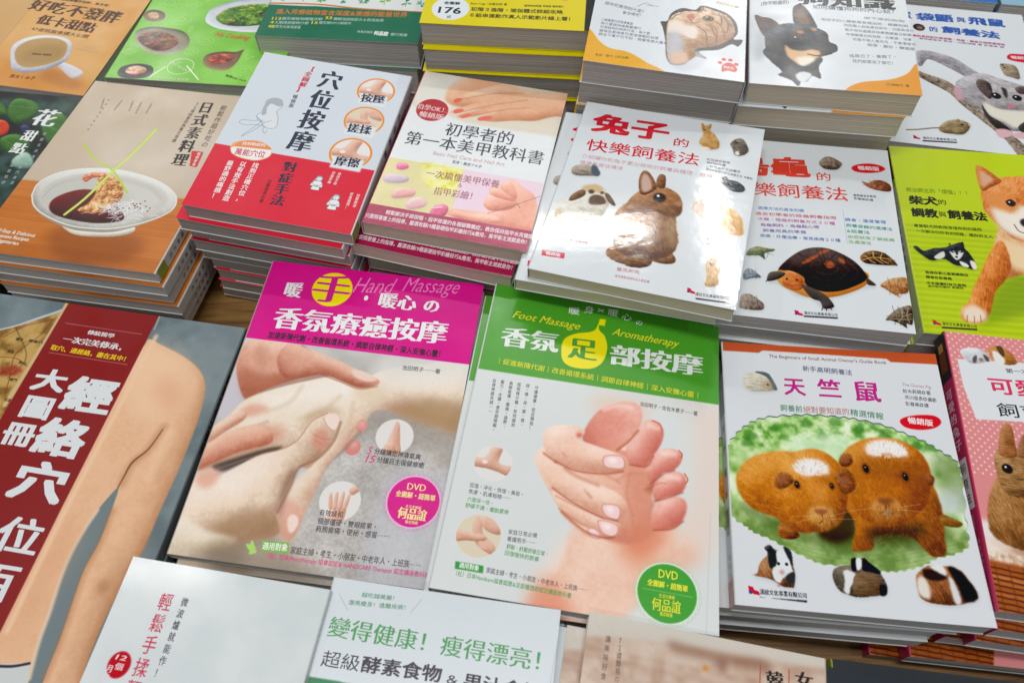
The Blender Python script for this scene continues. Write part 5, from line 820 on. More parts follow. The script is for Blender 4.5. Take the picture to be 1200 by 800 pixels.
def text_red(b):
    n = b.ink('title', '#1c2440'); n.vert('穴位按摩', [(69.0,8.8),(68.3,113.0)], 20.52, 'serifb'); n.vert('對症手法', [(68.0,124.0),(71.6,172.6)], 11.72, 'serifb')
    for tx, q in (('按壓', [(101.3,37.3),(122.6,34.9)]), ('搓揉', [(100.7,75.5),(121.6,74.3)]), ('摩擦', [(102.1,114.7),(122.8,113.5)])): n.text(tx, q, 9.89, 'serifb')
    r = b.ink('subtitle', '#d0283c'); r.vert('【全圖解】', [(47.4,8.4),(47.1,43.5)], 6.59, 'serifb'); b.ink('author_name', '#3c4450').vert('暢銷版', [(45.5,46.7),(46.1,63.5)], 4.40, 'med')
    r.text('萬能穴位', [(19.0,123.3),(44.7,121.4)], 6.96, 'med'); b.ink('blurb', '#f4f0ee').text('找到對症的', [(21.7,113.2),(41.1,111.2)], 3.30, 'bold')
    w = b.ink('blurb', '#f4e8e8')
    for tx, q in (('找到正確穴位，', [(40.9,131.6),(41.4,174.8)]), ('以有效手法創造', [(30.7,132.4),(31.3,176.6)]), ('最舒適的痛感！', [(20.1,133.9),(22.0,175.9)])): w.vert(tx, q, 5.50, 'bold')
    w.vert('揉捏手部', [(110.1,126.7),(109.7,140.8)], 2.75, 'med'); w.vert('舒緩緊繃', [(105.1,126.8),(104.6,140.5)], 2.75, 'med'); w.vert('按壓腹部', [(131.5,145.9),(131.8,160.3)], 2.75, 'med'); w.vert('促進循環！', [(125.9,145.3),(126.3,163.4)], 2.75, 'med')
    b.ink('author_name', '#5c2030').vert('加藤雅俊◎著', [(58.0,146.5),(59.0,171.9)], 3.30, 'med')
def art_nail():
    A = Art(*SZ('nail'), '#dfe3e5', 3.6); m1 = A.mask([(-465.2,-9.0),(528.3,-105.8),(486.4,141.7),(377.2,144.1),(248.2,153.1),(117.4,161.1),(33.5,161.7),(-82.3,130.4),(-198.0,125.8)], 2, 0)
    A.f([(-23.1,-19.0),(159.3,-24.1),(170.0,54.6),(134.5,56.5),(88.8,58.0),(50.4,57.6),(24.1,46.8),(-0.6,44.0)], '#d9d0bd', soft=1.5); A.f([(1.2,7.2),(37.4,4.9),(36.0,46.9),(0.5,40.8)], '#e8e6de', soft=5, op=.8)
    k = ('#c07a50', '#e8b08a', '#f4d4b8')
    A.v([(27.3,28.5),(28.1,16.2),(33.6,5.8),(48.1,-1.4),(76.9,1.6),(97.6,5.7),(143.5,0.7),(147.7,28.6),(109.8,29.1),(61.3,37.9),(42.0,39.6),(31.3,36.4)], k, R=14, soft=1.4)
    A.v([(35.9,30.9),(42.0,23.5),(58.9,10.4),(76.8,1.0),(97.3,4.3),(124.3,2.3),(146.1,-7.3),(151.7,30.4),(129.3,31.6),(112.1,41.6),(93.9,45.7),(75.9,51.4),(64.4,51.4),(63.6,48.2),(77.0,38.5),(49.2,52.8),(46.6,48.6),(71.8,32.5),(40.4,48.7),(39.0,45.0),(59.0,28.3),(38.8,34.6)], k, R=12, soft=.6)
    for q in ([(47.4,45.5),(71.3,30.3),(99.8,17.1)], [(56.1,49.2),(80.1,35.1),(103.5,26.3)], [(40.0,31.4),(68.0,15.8),(94.3,8.9)]): A.line(q, 1.1, '#c27c54', soft=.7, op=.7)
    for q in ([(36.0,32.9),(38.5,29.3),(43.3,28.8),(42.0,33.2),(37.8,35.4)], [(39.3,46.1),(42.7,42.4),(47.8,42.3),(45.8,46.8),(41.3,49.0)], [(47.0,51.6),(50.4,48.0),(55.3,45.7),(54.3,49.9),(49.4,53.3)], [(62.3,50.8),(67.2,46.8),(74.5,45.0),(71.7,49.6),(64.8,53.0)]): A.f(q, '#e2604c', soft=.3)
    A.f([(1.7,113.9),(66.0,113.4),(67.8,167.1),(-4.0,169.0)], '#dcd298', sm=0); A.mottle(A.mask([(30.8,113.3),(65.9,112.9),(67.5,141.5),(50.0,143.4),(34.3,132.6)], 3, 0), ['#d4d040', '#ece878', '#e8e4b0'], 6, 3); A.f([(66.0,113.4),(133.3,113.3),(134.1,168.6),(67.1,167.7)], '#e6cbda', sm=0)
    for P, c3 in (([(9.9,122.2),(11.5,118.0),(17.1,117.9),(20.4,121.5),(16.5,125.4),(11.9,125.6)], ('#c83c78', '#e46c9c', '#f4b4cc')), ([(3.3,138.9),(5.0,133.5),(13.6,131.4),(22.1,131.9),(24.3,136.3),(18.2,140.5),(7.6,142.1)], ('#a890a0', '#ccb4c0', '#e8dce4')), ([(15.1,153.2),(16.6,147.2),(26.4,143.4),(33.1,146.3),(32.5,152.0),(22.9,156.3),(16.9,157.3)], ('#c47880', '#e8b0a8', '#f0e0d0')), ([(29.5,162.7),(31.6,155.1),(39.5,151.2),(45.0,155.3),(44.1,161.0),(34.8,166.0)], ('#c88898', '#e4b8b8', '#f0e4dc')), ([(50.4,168.0),(52.2,158.2),(58.3,154.4),(63.8,157.7),(63.1,166.0),(55.4,170.2)], ('#b02c5c', '#dc5c88', '#f0b8cc'))): drop(A, P); A.v(P, c3, R=4, soft=.25)
    for i in range(8): A.e(((51.2,166.2)[0]+i*1.0, (52.2,158.2)[1]-i*.3+2), .5, '#f4f0f0', soft=.1)
    h = ('#c86850', '#eca890', '#f8d4c4')
    A.v([(94.9,137.1),(91.2,128.4),(98.9,122.9),(106.2,115.0),(118.3,121.8),(130.9,133.0),(135.7,168.2),(115.6,168.7),(91.0,165.9),(66.4,165.2),(68.1,157.8),(88.5,155.1),(101.2,149.7)], h, R=12, soft=.5)
    A.v([(89.8,144.3),(92.7,135.3),(100.7,130.9),(112.1,135.3),(116.8,141.1),(111.3,148.3),(98.4,152.7),(91.6,149.7)], h, R=8, soft=.4); A.v([(92.7,135.3),(96.3,127.2),(111.2,130.7),(114.9,135.8),(111.2,139.0)], h, R=5, soft=.4); A.v([(99.7,126.4),(103.3,118.2),(109.1,120.4),(115.0,132.2),(112.1,135.3)], h, R=5, soft=.4)
    A.v([(67.2,165.0),(68.3,158.9),(82.4,158.9),(99.3,157.0),(110.6,161.1),(101.2,165.6),(84.4,167.5)], h, R=6, soft=.4)
    A.line([(95.7,156.1),(116.8,141.1),(133.2,128.2)], .5, '#6c6c74', soft=.1, sm=0); A.line([(116.7,140.3),(119.5,144.2)], .5, '#5c5c64', soft=.1)
    A.f([(1.3,167.3),(135.7,166.4),(137.2,193.5),(-1.5,197.8)], '#a82850', sm=0)
    return A
def text_nail(b):
    k = b.ink('title', '#1c2a3a'); k.text('初學者的', [(38.0,69.5),(99.2,68.3)], 14.95, 'serif'); k.text('第一本美甲教科書', [(7.5,87.8),(129.0,85.3)], 14.95, 'serif')
    m = b.ink('subtitle', '#a04460'); m.text('一次搞懂美甲保養', [(36.0,124.2),(98.6,123.0)], 8.02, 'serif'); m.text('＆', [(64.2,131.4),(69.6,131.3)], 4.74); m.text('指甲彩繪！', [(47.5,142.1),(84.4,140.7)], 8.02, 'serif')
    b.ink('subtitle', '#cc9ca4').text('Basic Nail Care and Nail Art', [(35.9,100.4),(97.9,99.5)], 5.10, 'med'); b.ink('author_name', '#50545c').text('監修・藤原アキ子', [(54.1,106.6),(79.5,107.0)], 3.28, 'med')
    w = b.ink('blurb', '#ecd4dc'); w.text('輕鬆解決手部煩惱・指甲修護的各種疑難雜症，教你保持指甲水亮健康', [(16.4,173.4),(136.4,171.9)], 4.38, 'bold'); w.text('只要照著書上的指導，嚴選收錄19種基礎指甲彩繪技巧&應用，美甲新主流就是你！', [(1.5,180.3),(134.7,178.4)], 4.38, 'bold')
def badge_nail(A):
    A.e((20.9,49.3), 14.22, '#b4182c'); A.line([(6.9,50.4),(35.1,49.4)], .35, '#e8c8c8')
def btext_nail(b):
    w = b.ink('badge_lettering', '#f4dcd8'); w.text('自學OK！', [(7.2,47.4),(34.9,47.1)], 6.20, 'serif'); w.text('暢銷版', [(11.1,56.8),(33.4,56.6)], 6.56, 'med')
def art_japan():
    A = Art(*SZ('japan'), '#c6b49e', 3.4)
    A.f([(43.5,71.3),(161.0,53.6),(192.2,134.6),(123.3,126.4),(63.9,112.7)], '#ccbeaa', soft=8)
    m = A.mask([(-91.9,143.0),(1.8,138.5),(13.7,138.0),(133.2,138.1),(211.8,137.7),(260.5,269.4),(-4.2,310.8)], .8, 0); A.comp(m, rgb('#cc7830'))
    for i in range(7):
        y = (56.5,146.0)[1]+i*24-12; mm = A.mask([(-5, y), (A.W+5, y), (A.W+5, y+24), (-5, y+24)], .3, 0, m); A.comp(mm*.4, rgb(['#dc8c40', '#c87028', '#d07c34', '#a85c28', '#d07c30', '#b46424', '#c46c2c'][i])); A.line([(-5, y), (A.W+5, y)], .5, '#8c4818', soft=.3, op=.6, clip=m)
    n = np.repeat(np.random.RandomState(2).rand(A.h, 1), A.w, 1); A.comp(m*blur(n, 1.2)*.35, rgb('#7c3c14')); A.comp(m*A.fbm(26, 3)*.3, rgb('#d88c44'))
    A.f([(58.3,202.4),(62.5,184.5),(120.6,181.4),(140.6,195.4),(127.2,214.1),(85.9,220.4)], '#7c3c18', soft=6, op=.5)
    A.v([(60.5,182.4),(77.4,186.6),(107.6,182.8),(122.3,175.3),(123.3,182.4),(106.2,189.3),(77.6,191.4)], ('#a49c88', '#dcd6c8', '#f0ece2'), R=5)
    A.v([(18.7,154.9),(16.9,139.4),(28.5,124.7),(50.9,116.0),(81.2,113.4),(115.4,119.6),(136.9,130.6),(145.5,141.7),(144.8,154.0),(132.6,167.8),(113.6,181.0),(95.4,185.8),(70.0,185.7),(45.2,178.3),(28.7,168.8)], ('#98948a', '#d0cec8', '#e6e6e2'), R=10, soft=.3, L=(.2, -1))
    A.line([(18.7,154.9),(16.9,139.4),(28.5,124.7),(50.9,116.0),(81.2,113.4),(115.4,119.6),(136.9,130.6),(145.5,141.7),(144.8,154.0),(132.1,166.7),(111.9,177.5),(93.5,182.1),(68.3,182.4),(43.7,175.5),(27.5,166.5),(18.7,154.9)], 1.2, '#e6e4de', soft=.4)
    A.f([(26.4,156.8),(26.6,139.5),(45.5,124.7),(79.4,119.6),(115.9,125.9),(135.1,137.2),(135.8,149.4),(121.4,163.6),(103.2,173.8),(79.6,177.4),(50.9,171.4),(34.4,164.9)], '#c4c2ba', soft=1.6); A.f([(68.4,121.9),(107.9,123.9),(132.9,137.5),(123.2,157.3),(102.1,142.2)], '#d0cec6', soft=3, op=.8)
    for o_ in (0, 14, 28): A.line([(x, y+o_/9) for x, y in [(29.3,153.3),(33.3,138.5),(51.6,127.0),(80.8,122.6),(114.6,128.3),(131.8,139.2)]], .6, '#aeaca2', soft=.6, op=.6)
    A.v([(41.4,166.8),(39.3,156.4),(47.4,146.8),(60.9,140.6),(78.6,142.6),(98.8,155.0),(109.8,168.4),(94.8,175.4),(74.6,176.7),(52.1,173.6)], ('#30080a', '#5c1814', '#7c2c20'), R=10, soft=.5)
    A.v([(66.1,164.6),(71.2,156.2),(72.0,143.7),(65.4,125.6),(69.2,118.5),(81.1,123.2),(93.1,134.2),(96.9,146.1),(94.4,155.7),(88.5,162.7),(78.8,166.6)], ('#a05c2c', '#d8a060', '#f0cc98'), R=8, soft=.4, tex=.9); A.v([(52.2,129.2),(52.3,123.7),(59.8,119.3),(69.5,119.1),(69.3,123.7),(60.9,126.3),(57.5,131.9)], ('#a84c2c', '#d88458', '#f0b48c'), R=4, tex=.7)
    r = random.Random(5)
    for i in range(150):
        a, l = r.uniform(0, 6.28), r.uniform(5, 13); x, y = (102.3,157.5); x += r.gauss(0, 9); y += r.gauss(1, 5); A.line([(x, y), (x+l*.5*math.cos(a), y+l*.35*math.sin(a)-1.5), (x+l*math.cos(a), y+l*.7*math.sin(a))], .45, r.choice(['#f0f0ee', '#d8dadc', '#c8cac8']), soft=.12)
    for i in range(14): A.e(((114.9,149.5)[0]+r.gauss(0, 5), (116.2,152.3)[1]+r.gauss(0, 3)), .7, '#6c2c1c', soft=.3)
    A.line([(31.4,86.5),(48.6,101.7),(71.4,113.2),(84.5,124.3),(99.3,138.9)], 1.7, '#b4d03c', soft=.3); A.line([(58.0,171.5),(66.1,150.8),(74.0,118.4),(82.3,89.8),(89.1,56.6)], 2.8, '#b8d448', soft=.4); A.line([(58.1,170.9),(66.2,150.1),(74.1,117.8),(82.5,89.1),(89.0,57.3)], .8, '#e0ec98', soft=.5)
    A.f([(133.1,79.4),(143.6,79.2),(144.5,80.4),(146.0,98.6),(144.5,99.2),(138.5,98.1),(138.2,95.5)], '#d02c30', sm=0)
    return A
def text_japan(b):
    k = b.ink('title', '#241c18'); k.vert('日式素料理', [(122.1,11.7),(128.5,101.3)], 13.93, 'serifb'); s_ = b.ink('subtitle', '#6c5c50'); s_.vert('輕鬆作超好吃の', [(139.2,14.5),(141.9,74.0)], 6.24, 'med'); s_.vert('30道純素和風養生食譜', [(112.2,14.0),(111.8,71.6)], 4.08, 'med')
    g = b.ink('blurb', '#a08c78')
    for q in ([(26.1,22.2),(26.5,70.3)], [(20.7,23.0),(24.3,37.7)], [(39.1,22.6),(37.9,37.9)], [(49.9,22.5),(52.6,37.2)], [(58.5,22.0),(60.2,39.0)], [(69.2,22.7),(69.8,37.6)]): g.vert('京都嚴選豆腐味噌', q, 1.92)
    b.ink('badge_lettering', '#f4dcd8').vert('暢銷新版', [(141.1,80.3),(142.7,98.1)], 3.12, 'bold')
    w = b.ink('subtitle', '#ece4da'); w.text('30 Easy & Delicious', [(10.8,196.8),(46.1,197.7)], 4.32, 'bold'); w.text('Japanese Recipes', [(11.7,202.2),(43.3,202.7)], 4.32, 'bold'); w.text('Vegetarian', [(16.0,207.2),(37.3,208.2)], 4.32, 'bold')
    T = b.t*1000; L = b.H*1000; b.spine_patch(L-16, L-3, .5, T-.5, '#8c9c28'); b.spine_text('日式素料理', 40, 110, T*.5, 6, '#3c3834', 'bold'); b.spine_text('噴泉文化', L-52, L-22, T*.5, 4.5, '#4c4844', 'med')
def art_sweets():
    A = Art(*SZ('sweets'), '#d69c54', 3.4)
    A.mottle(A.full(), ['#c88a42', '#dca45c', '#dfb070'], 50, 3, op=.8); A.f([(24.6,136.9),(114.1,147.5),(123.1,174.6),(33.0,168.4)], '#cf8434', soft=8, op=.6)
    A.f([(72.4,138.4),(112.9,154.2),(106.9,164.9),(67.6,155.8)], '#a8672c', soft=4, op=.5)
    A.v([(73.5,131.6),(81.3,128.5),(105.0,137.6),(106.1,146.3),(99.0,149.5),(85.4,141.1)], ('#a4a0a8', '#d4d2d8', '#e8e8ec'), R=4, soft=.3)
    A.v([(21.6,130.7),(14.5,114.7),(19.3,101.6),(34.0,92.9),(52.0,90.4),(68.6,94.5),(77.3,107.0),(81.0,123.5),(73.7,136.5),(58.6,147.5),(43.7,150.2),(32.7,147.2),(27.4,139.8)], ('#8c8c98', '#d0d0d8', '#ecedf0'), R=8, soft=.3)
    A.f([(27.2,131.4),(20.7,117.1),(25.5,104.0),(38.3,96.4),(54.0,94.3),(67.1,99.0),(73.3,109.4),(74.8,122.9),(65.2,133.7),(50.7,141.6),(38.7,141.1)], '#b8945c', soft=.5); A.f([(33.6,131.9),(38.1,114.0),(54.4,104.1),(68.6,108.5),(71.6,123.4),(56.3,134.6)], '#a4824a', soft=4, op=.7); A.e((31.1,31.1), 28.71, '#9c8a5c', ry=2)
    return A
def text_sweets(b):
    k = b.ink('title', '#4a2414'); k.text('好吃不發胖', [(-1.9,44.7),(105.3,51.1)], 18.66, 'serifb'); k.text('低卡甜點', [(18.3,67.4),(86.7,72.0)], 14.83, 'serifb'); k.text('47道低脂食譜大公開', [(19.9,83.9),(85.8,85.8)], 5.26, 'serif'); k.text('滿足味蕾不怕胖，真幸福！', [(25.3,30.6),(86.7,32.7)], 3.83, 'med'); k.text('茨木くみ子', [(36.1,157.5),(63.4,156.5)], 4.78, 'med'); k.text('mon mini', [(41.4,121.0),(61.5,119.5)], 4.31, 'bold')
    w = b.ink('blurb', '#e0bc90'); w.text('低卡路里', [(78.4,99.8),(100.7,101.4)], 3.83); w.text('不用奶油與鮮奶油', [(80.1,105.8),(106.0,107.4)], 3.83)
def art_cooking():
    A = Art(*SZ('cooking'), '#7cc43c', 3.2); r = random.Random(3)
    A.mottle(A.full(), ['#74bc34', '#86cc48'], 40, 2)
    for q, R in (((43.0,132.7), 11), ((72.0,183.3), 7), ((81.5,165.2), 8), ((23.6,104.3), 8), ((9.6,188.9), 6), ((132.5,208.0), 9), ((95.8,214.6), 7), ((47.7,106.0), 8), ((47.0,205.8), 6)):
        A.line([(q[0]+R*math.cos(t), q[1]+R*.8*math.sin(t)) for t in np.linspace(0, 6.28, 20)], .5, '#a8dc78', sm=0, op=.8); A.line([(q[0]-R*.5, q[1]), (q[0], q[1]-R*.4), (q[0]+R*.6, q[1]+R*.2)], .6, '#a8dc78', op=.8); A.line([(q[0]-R*.6, q[1]+2), (q[0]+R*.4, q[1]+3)], .5, '#a8dc78', op=.8)
    for i in range(46):
        x, y, R = r.uniform(6, A.W-6), r.uniform(6, A.H-6), r.uniform(2.5, 5.5); k = r.randrange(4); cl_ = r.choice(['#a8dc78', '#b4e088', '#9cd464'])
        if k == 0: A.line([(x+R*math.cos(t), y+R*.7*math.sin(t)) for t in np.linspace(0, 6.28, 14)], .45, cl_, op=.8)
        elif k == 1: A.line([(x-R, y), (x-R*.7, y-R*.7), (x+R*.7, y-R*.7), (x+R, y), (x-R, y)], .45, cl_, sm=0, op=.8); A.line([(x, y-R*.7), (x, y-R*1.2)], .45, cl_, op=.8)
        elif k == 2: A.line([(x-R, y+R), (x+R, y-R)], .6, cl_, op=.8); A.e((x+R, y-R), 1.4, cl_, ry=.8, ang=-45, op=.8)
        else: A.line([(x, y+R), (x-R*.4, y), (x, y-R), (x+R*.4, y), (x, y+R)], .45, cl_, op=.8); A.line([(x, y+R), (x, y-R)], .3, cl_, op=.8)
    A.line([((69.4,207.1)[0]+13*math.cos(t), (69.4,207.1)[1]+12*math.sin(t)) for t in np.linspace(0, 6.28, 30)], .7, '#dcecc0', sm=0); A.line([(43.8,226.4),(54.8,209.1)], 1, '#eef4e4'); A.line([(75.5,205.9),(94.0,225.1)], 1.2, '#eef4e4')
    def dish(P, rim, food, cols):
        drop(A, P); A.v(P, rim, R=5, soft=.2, L=(-.2, 1)); A.v(food, cols[0], R=4, soft=.4, tex=.6); f = A.mask(food, .2)
        xs = [q[0] for q in food]; ys = [q[1] for q in food]
        for i in range(26): x, y, a = r.uniform(min(xs), max(xs)), r.uniform(min(ys), max(ys)), r.uniform(-.8, .8); A.line([(x-2, y-2*a), (x+2, y+2*a)], 1.1, r.choice(cols[1]), soft=.3, clip=f)
    dish([(5.8,164.8),(5.1,154.2),(16.4,147.8),(34.8,148.0),(52.1,151.9),(63.3,163.3),(65.4,177.1),(57.9,187.3),(43.8,191.0),(26.9,187.3),(14.4,178.1)], ('#4c4838', '#8c866c', '#b8b49c'), [(9.8,166.2),(19.0,154.8),(37.9,156.7),(53.2,167.7),(50.9,180.1),(39.5,185.5),(21.5,179.2)], (('#3c1c10', '#6c3420', '#a0583c'), ['#4c2014', '#8c4428', '#c07850', '#6cb02c']))
    dish([(1.2,128.9),(3.8,120.5),(12.5,118.9),(22.6,124.1),(24.9,133.5),(17.5,138.6),(7.8,137.2)], ('#4c3428', '#74543c', '#a08468'), [(5.4,127.8),(9.4,123.0),(16.1,125.4),(18.5,131.9),(12.3,133.9)], (('#8c6848', '#c8a478', '#e4ccac'), ['#d8b890', '#b08c60']))
    dish([(88.3,195.4),(90.5,185.8),(104.2,180.5),(117.3,180.0),(124.2,175.3),(124.1,180.4),(123.3,195.7),(117.3,207.8),(104.7,208.9),(94.7,204.8)], ('#4c3420', '#7c5c40', '#a8886c'), [(93.0,193.3),(99.1,185.0),(111.9,183.9),(118.1,189.4),(112.1,198.3),(99.4,199.4)], (('#5c1408', '#943018', '#c86040'), ['#b83c1c', '#7c1c10', '#d87c4c']))
    dish([(10.7,222.2),(12.2,212.2),(25.6,207.0),(39.5,209.1),(45.3,217.5),(41.8,226.5),(27.8,229.7),(16.4,228.2)], ('#101014', '#24262a', '#505458'), [(17.3,218.3),(22.6,210.6),(33.9,211.6),(38.5,218.1),(31.7,222.9),(22.6,223.1)], (('#b84830', '#e48c70', '#f4d0c0'), ['#f0e0d8', '#e07858', '#70b040']))
    dish([(68.7,130.4),(69.4,111.8),(82.8,99.2),(107.9,89.3),(139.8,86.6),(159.4,107.7),(157.3,133.7),(129.3,146.2),(97.7,146.1),(78.9,140.5)], ('#8c949c', '#c8ced4', '#e4e8ec'), [(78.7,125.9),(86.4,110.3),(106.7,100.9),(133.9,98.6),(147.0,112.5),(142.1,127.7),(117.6,137.1),(92.7,137.5)], (('#1c3808', '#4c7c18', '#88b43c'), ['#3c7010', '#7cb030', '#e0b040', '#b83020', '#5c8c1c', '#c8dc60']))
    return A
def text_cooking(b):
    b.ink('title', '#d0401c').text('No Cooking', [(88.3,153.3),(124.8,156.5)], 7.81, 'bold', shear=.25); b.ink('subtitle', '#e4ecd4').text('Enjoy Your Life', [(58.6,201.4),(78.3,212.9)], 4.13, 'reg'); b.ink('blurb', '#3c5c24').text('簡單 easy cook', [(118.4,216.5),(141.3,222.8)], 3.21, 'bold'); b.ink('blurb', '#dcecc4').text('輕食料理家的日常菜單', [(43.8,226.4),(84.8,226.5)], 3.21)
def art_dark():
    A = Art(*SZ('dark'), '#22302c', 3.2)
    A.mottle(A.full(), ['#141c1c', '#24342c', '#3c5450'], 24, 4)
    for P in ([(100.1,19.7),(102.7,8.8),(119.3,10.1),(131.4,20.1),(131.2,34.8),(119.4,42.6),(106.7,33.8)], [(114.4,63.5),(126.4,56.9),(143.4,65.6),(145.0,79.2),(133.8,82.1),(120.2,75.0)], [(72.0,11.4),(90.8,16.9),(102.9,30.5),(89.8,35.6)], [(144.3,40.7),(157.7,24.6),(175.1,51.6),(164.3,66.8)]): A.v(P, ('#1c3414', '#3c6c28', '#6c9c48'), R=6, soft=.5); A.line([P[0], P[len(P)//2]], .5, '#7ca858', soft=.3, op=.6)
    A.v([(98.3,42.0),(106.6,40.4),(114.5,47.5),(116.7,57.9),(107.8,60.7)], ('#7c1810', '#c83c24', '#e88468'), R=4, soft=.3); A.v([(140.2,84.8),(147.4,78.9),(158.0,87.9),(160.2,97.6),(147.2,99.0),(139.4,93.2)], ('#5c7c74', '#94b4a4', '#c8dcd0'), R=6, soft=.6); A.v([(125.1,46.3),(131.6,43.8),(139.0,53.7),(134.6,57.8)], ('#181c34', '#2c345c', '#5c648c'), R=4, soft=.4)
    return A
def text_dark(b):
    w = b.ink('title', '#e4e8e6'); w.text('花', [(131.8,31.8),(156.7,32.8)], 21.62, 'serifb'); w.text('甜', [(132.9,57.6),(147.0,58.2)], 13.27, 'serifb'); w.text('點', [(130.6,74.6),(145.3,75.7)], 12.78, 'serifb')
    g = b.ink('subtitle', '#a8b4b0'); g.vert('療癒系浪漫', [(152.8,49.8),(156.8,88.0)], 3.44, 'med'); g.vert('人氣甜點師', [(141.0,86.4),(145.2,122.0)], 3.44, 'med'); g.vert('獨門食譜', [(150.4,95.4),(153.3,121.1)], 3.19, 'med')
def art_herbal():
    A = Art(*SZ('herbal'), '#dadfdd', 3.2)
    (x0, y0) = (2.1,167.3); (x1, y1) = (159.6,162.6); A.rect(-3, (y0+y1)/2+2, A.W+3, A.H+3, '#0c6c50'); A.line([(-3, (y0+y1)/2), (A.W*.3, (y0+y1)/2-2), (A.W*.6, (y0+y1)/2+2), (A.W+3, (y0+y1)/2+3)], 2.4, '#c8752c'); A.f([(-3, (y0+y1)/2+5), (A.W*.3, (y0+y1)/2+1), (A.W*.6, (y0+y1)/2+3), (A.W+3, (y0+y1)/2+3), (A.W+3, (y0+y1)/2+9), (-3, (y0+y1)/2+9)], '#0c6c50', sm=0)
    r = random.Random(2)
    for cx in (12, 34, 52, 74, 96, 118, 140, 156):
        y = (y0+y1)/2-6
        for yy in range(0, 90, 16):
            g = r.choice(['#4c9c4c', '#2c7c44', '#6cac3c', '#3c8c6c']); A.line([(cx, y-yy), (cx+r.uniform(-4, 4), y-yy-13)], .7, g)
            for k in range(6): a = r.uniform(0, 6.28); A.e((cx+3.4*math.cos(a), y-yy-6+4.5*math.sin(a)), 2.4, g, ry=1.0, ang=math.degrees(a), op=.9)
    return A
def text_herbal(b):
    b.ink('title', '#c87c34').text('進入芳療植物富含深度&美感的能量世界', [(11.2,178.2),(144.9,173.7)], 7.72, 'bold'); w = b.ink('blurb', '#b4d0c4'); y = b.ink('blurb', '#dccc3c')
    y.text('113', [(10.4,189.7),(19.6,189.7)], 5.45, 'bold'); y.text('33', [(63.3,184.6),(70.6,184.3)], 5.45, 'bold'); y.text('4', [(10.0,196.0),(13.9,196.1)], 5.00, 'bold'); y.text('15', [(51.7,193.5),(58.2,193.4)], 5.00, 'bold'); y.text('48', [(9.6,202.7),(16.6,202.9)], 5.45, 'bold')
    w.text('種芳療植物圖鑑詳解', [(20.0,189.6),(61.3,187.2)], 4.31, 'med'); w.text('種精油調香配方＆使用指南', [(71.8,185.7),(122.7,184.6)], 4.31, 'med'); w.text('大類療癒植物分類', [(14.4,196.4),(48.8,194.8)], 4.31, 'med'); w.text('種芳療DIY小物製作', [(58.7,193.0),(91.4,191.9)], 4.31, 'med'); w.text('款生活香氛提案', [(16.9,202.5),(42.8,202.2)], 4.31, 'med'); w.text('專業芳療師', [(100.0,204.4),(115.4,204.5)], 3.63, 'med'); w.text('審訂推薦', [(133.5,205.9),(150.6,206.6)], 4.09, 'med'); b.ink('author_name', '#e8f0ec').text('何品誼', [(116.8,205.1),(131.4,206.0)], 5.90, 'black')
def art_yoga():
    A = Art(*SZ('yoga'), '#dccc10', 3.2)
    A.e((24.8,175.3), 16.98, '#dce4e8')
    A.e((126.4,154.0), 2.83, '#e8a450'); A.rect(A.W-9.5, -3, A.W+3, A.H+3, '#14181a')
    return A
def text_yoga(b):
    k = b.ink('title', '#24282c'); k.text('176', [(14.5,177.9),(35.4,178.1)], 10.92, 'bold'); k.text('全圖解', [(17.7,167.4),(32.5,167.5)], 4.04, 'bold'); k.text('式', [(22.9,188.1),(27.1,188.1)], 4.04, 'med')
    g = b.ink('blurb', '#4c4c18'); g.text('初階３進階・瑜伽體式詳細攻略', [(43.1,174.8),(125.9,173.2)], 5.26, 'bold'); g.text('６組串連動作真人示範影片線上看！', [(42.3,183.7),(136.6,182.6)], 5.26, 'bold'); g.text('Basic Yoga / 亞葳老師 著', [(42.1,166.5),(75.0,165.7)], 3.03, 'med'); g.text('國際瑜伽聯盟 張進隆 醫學審訂', [(90.5,166.0),(126.2,165.0)], 2.83, 'med')
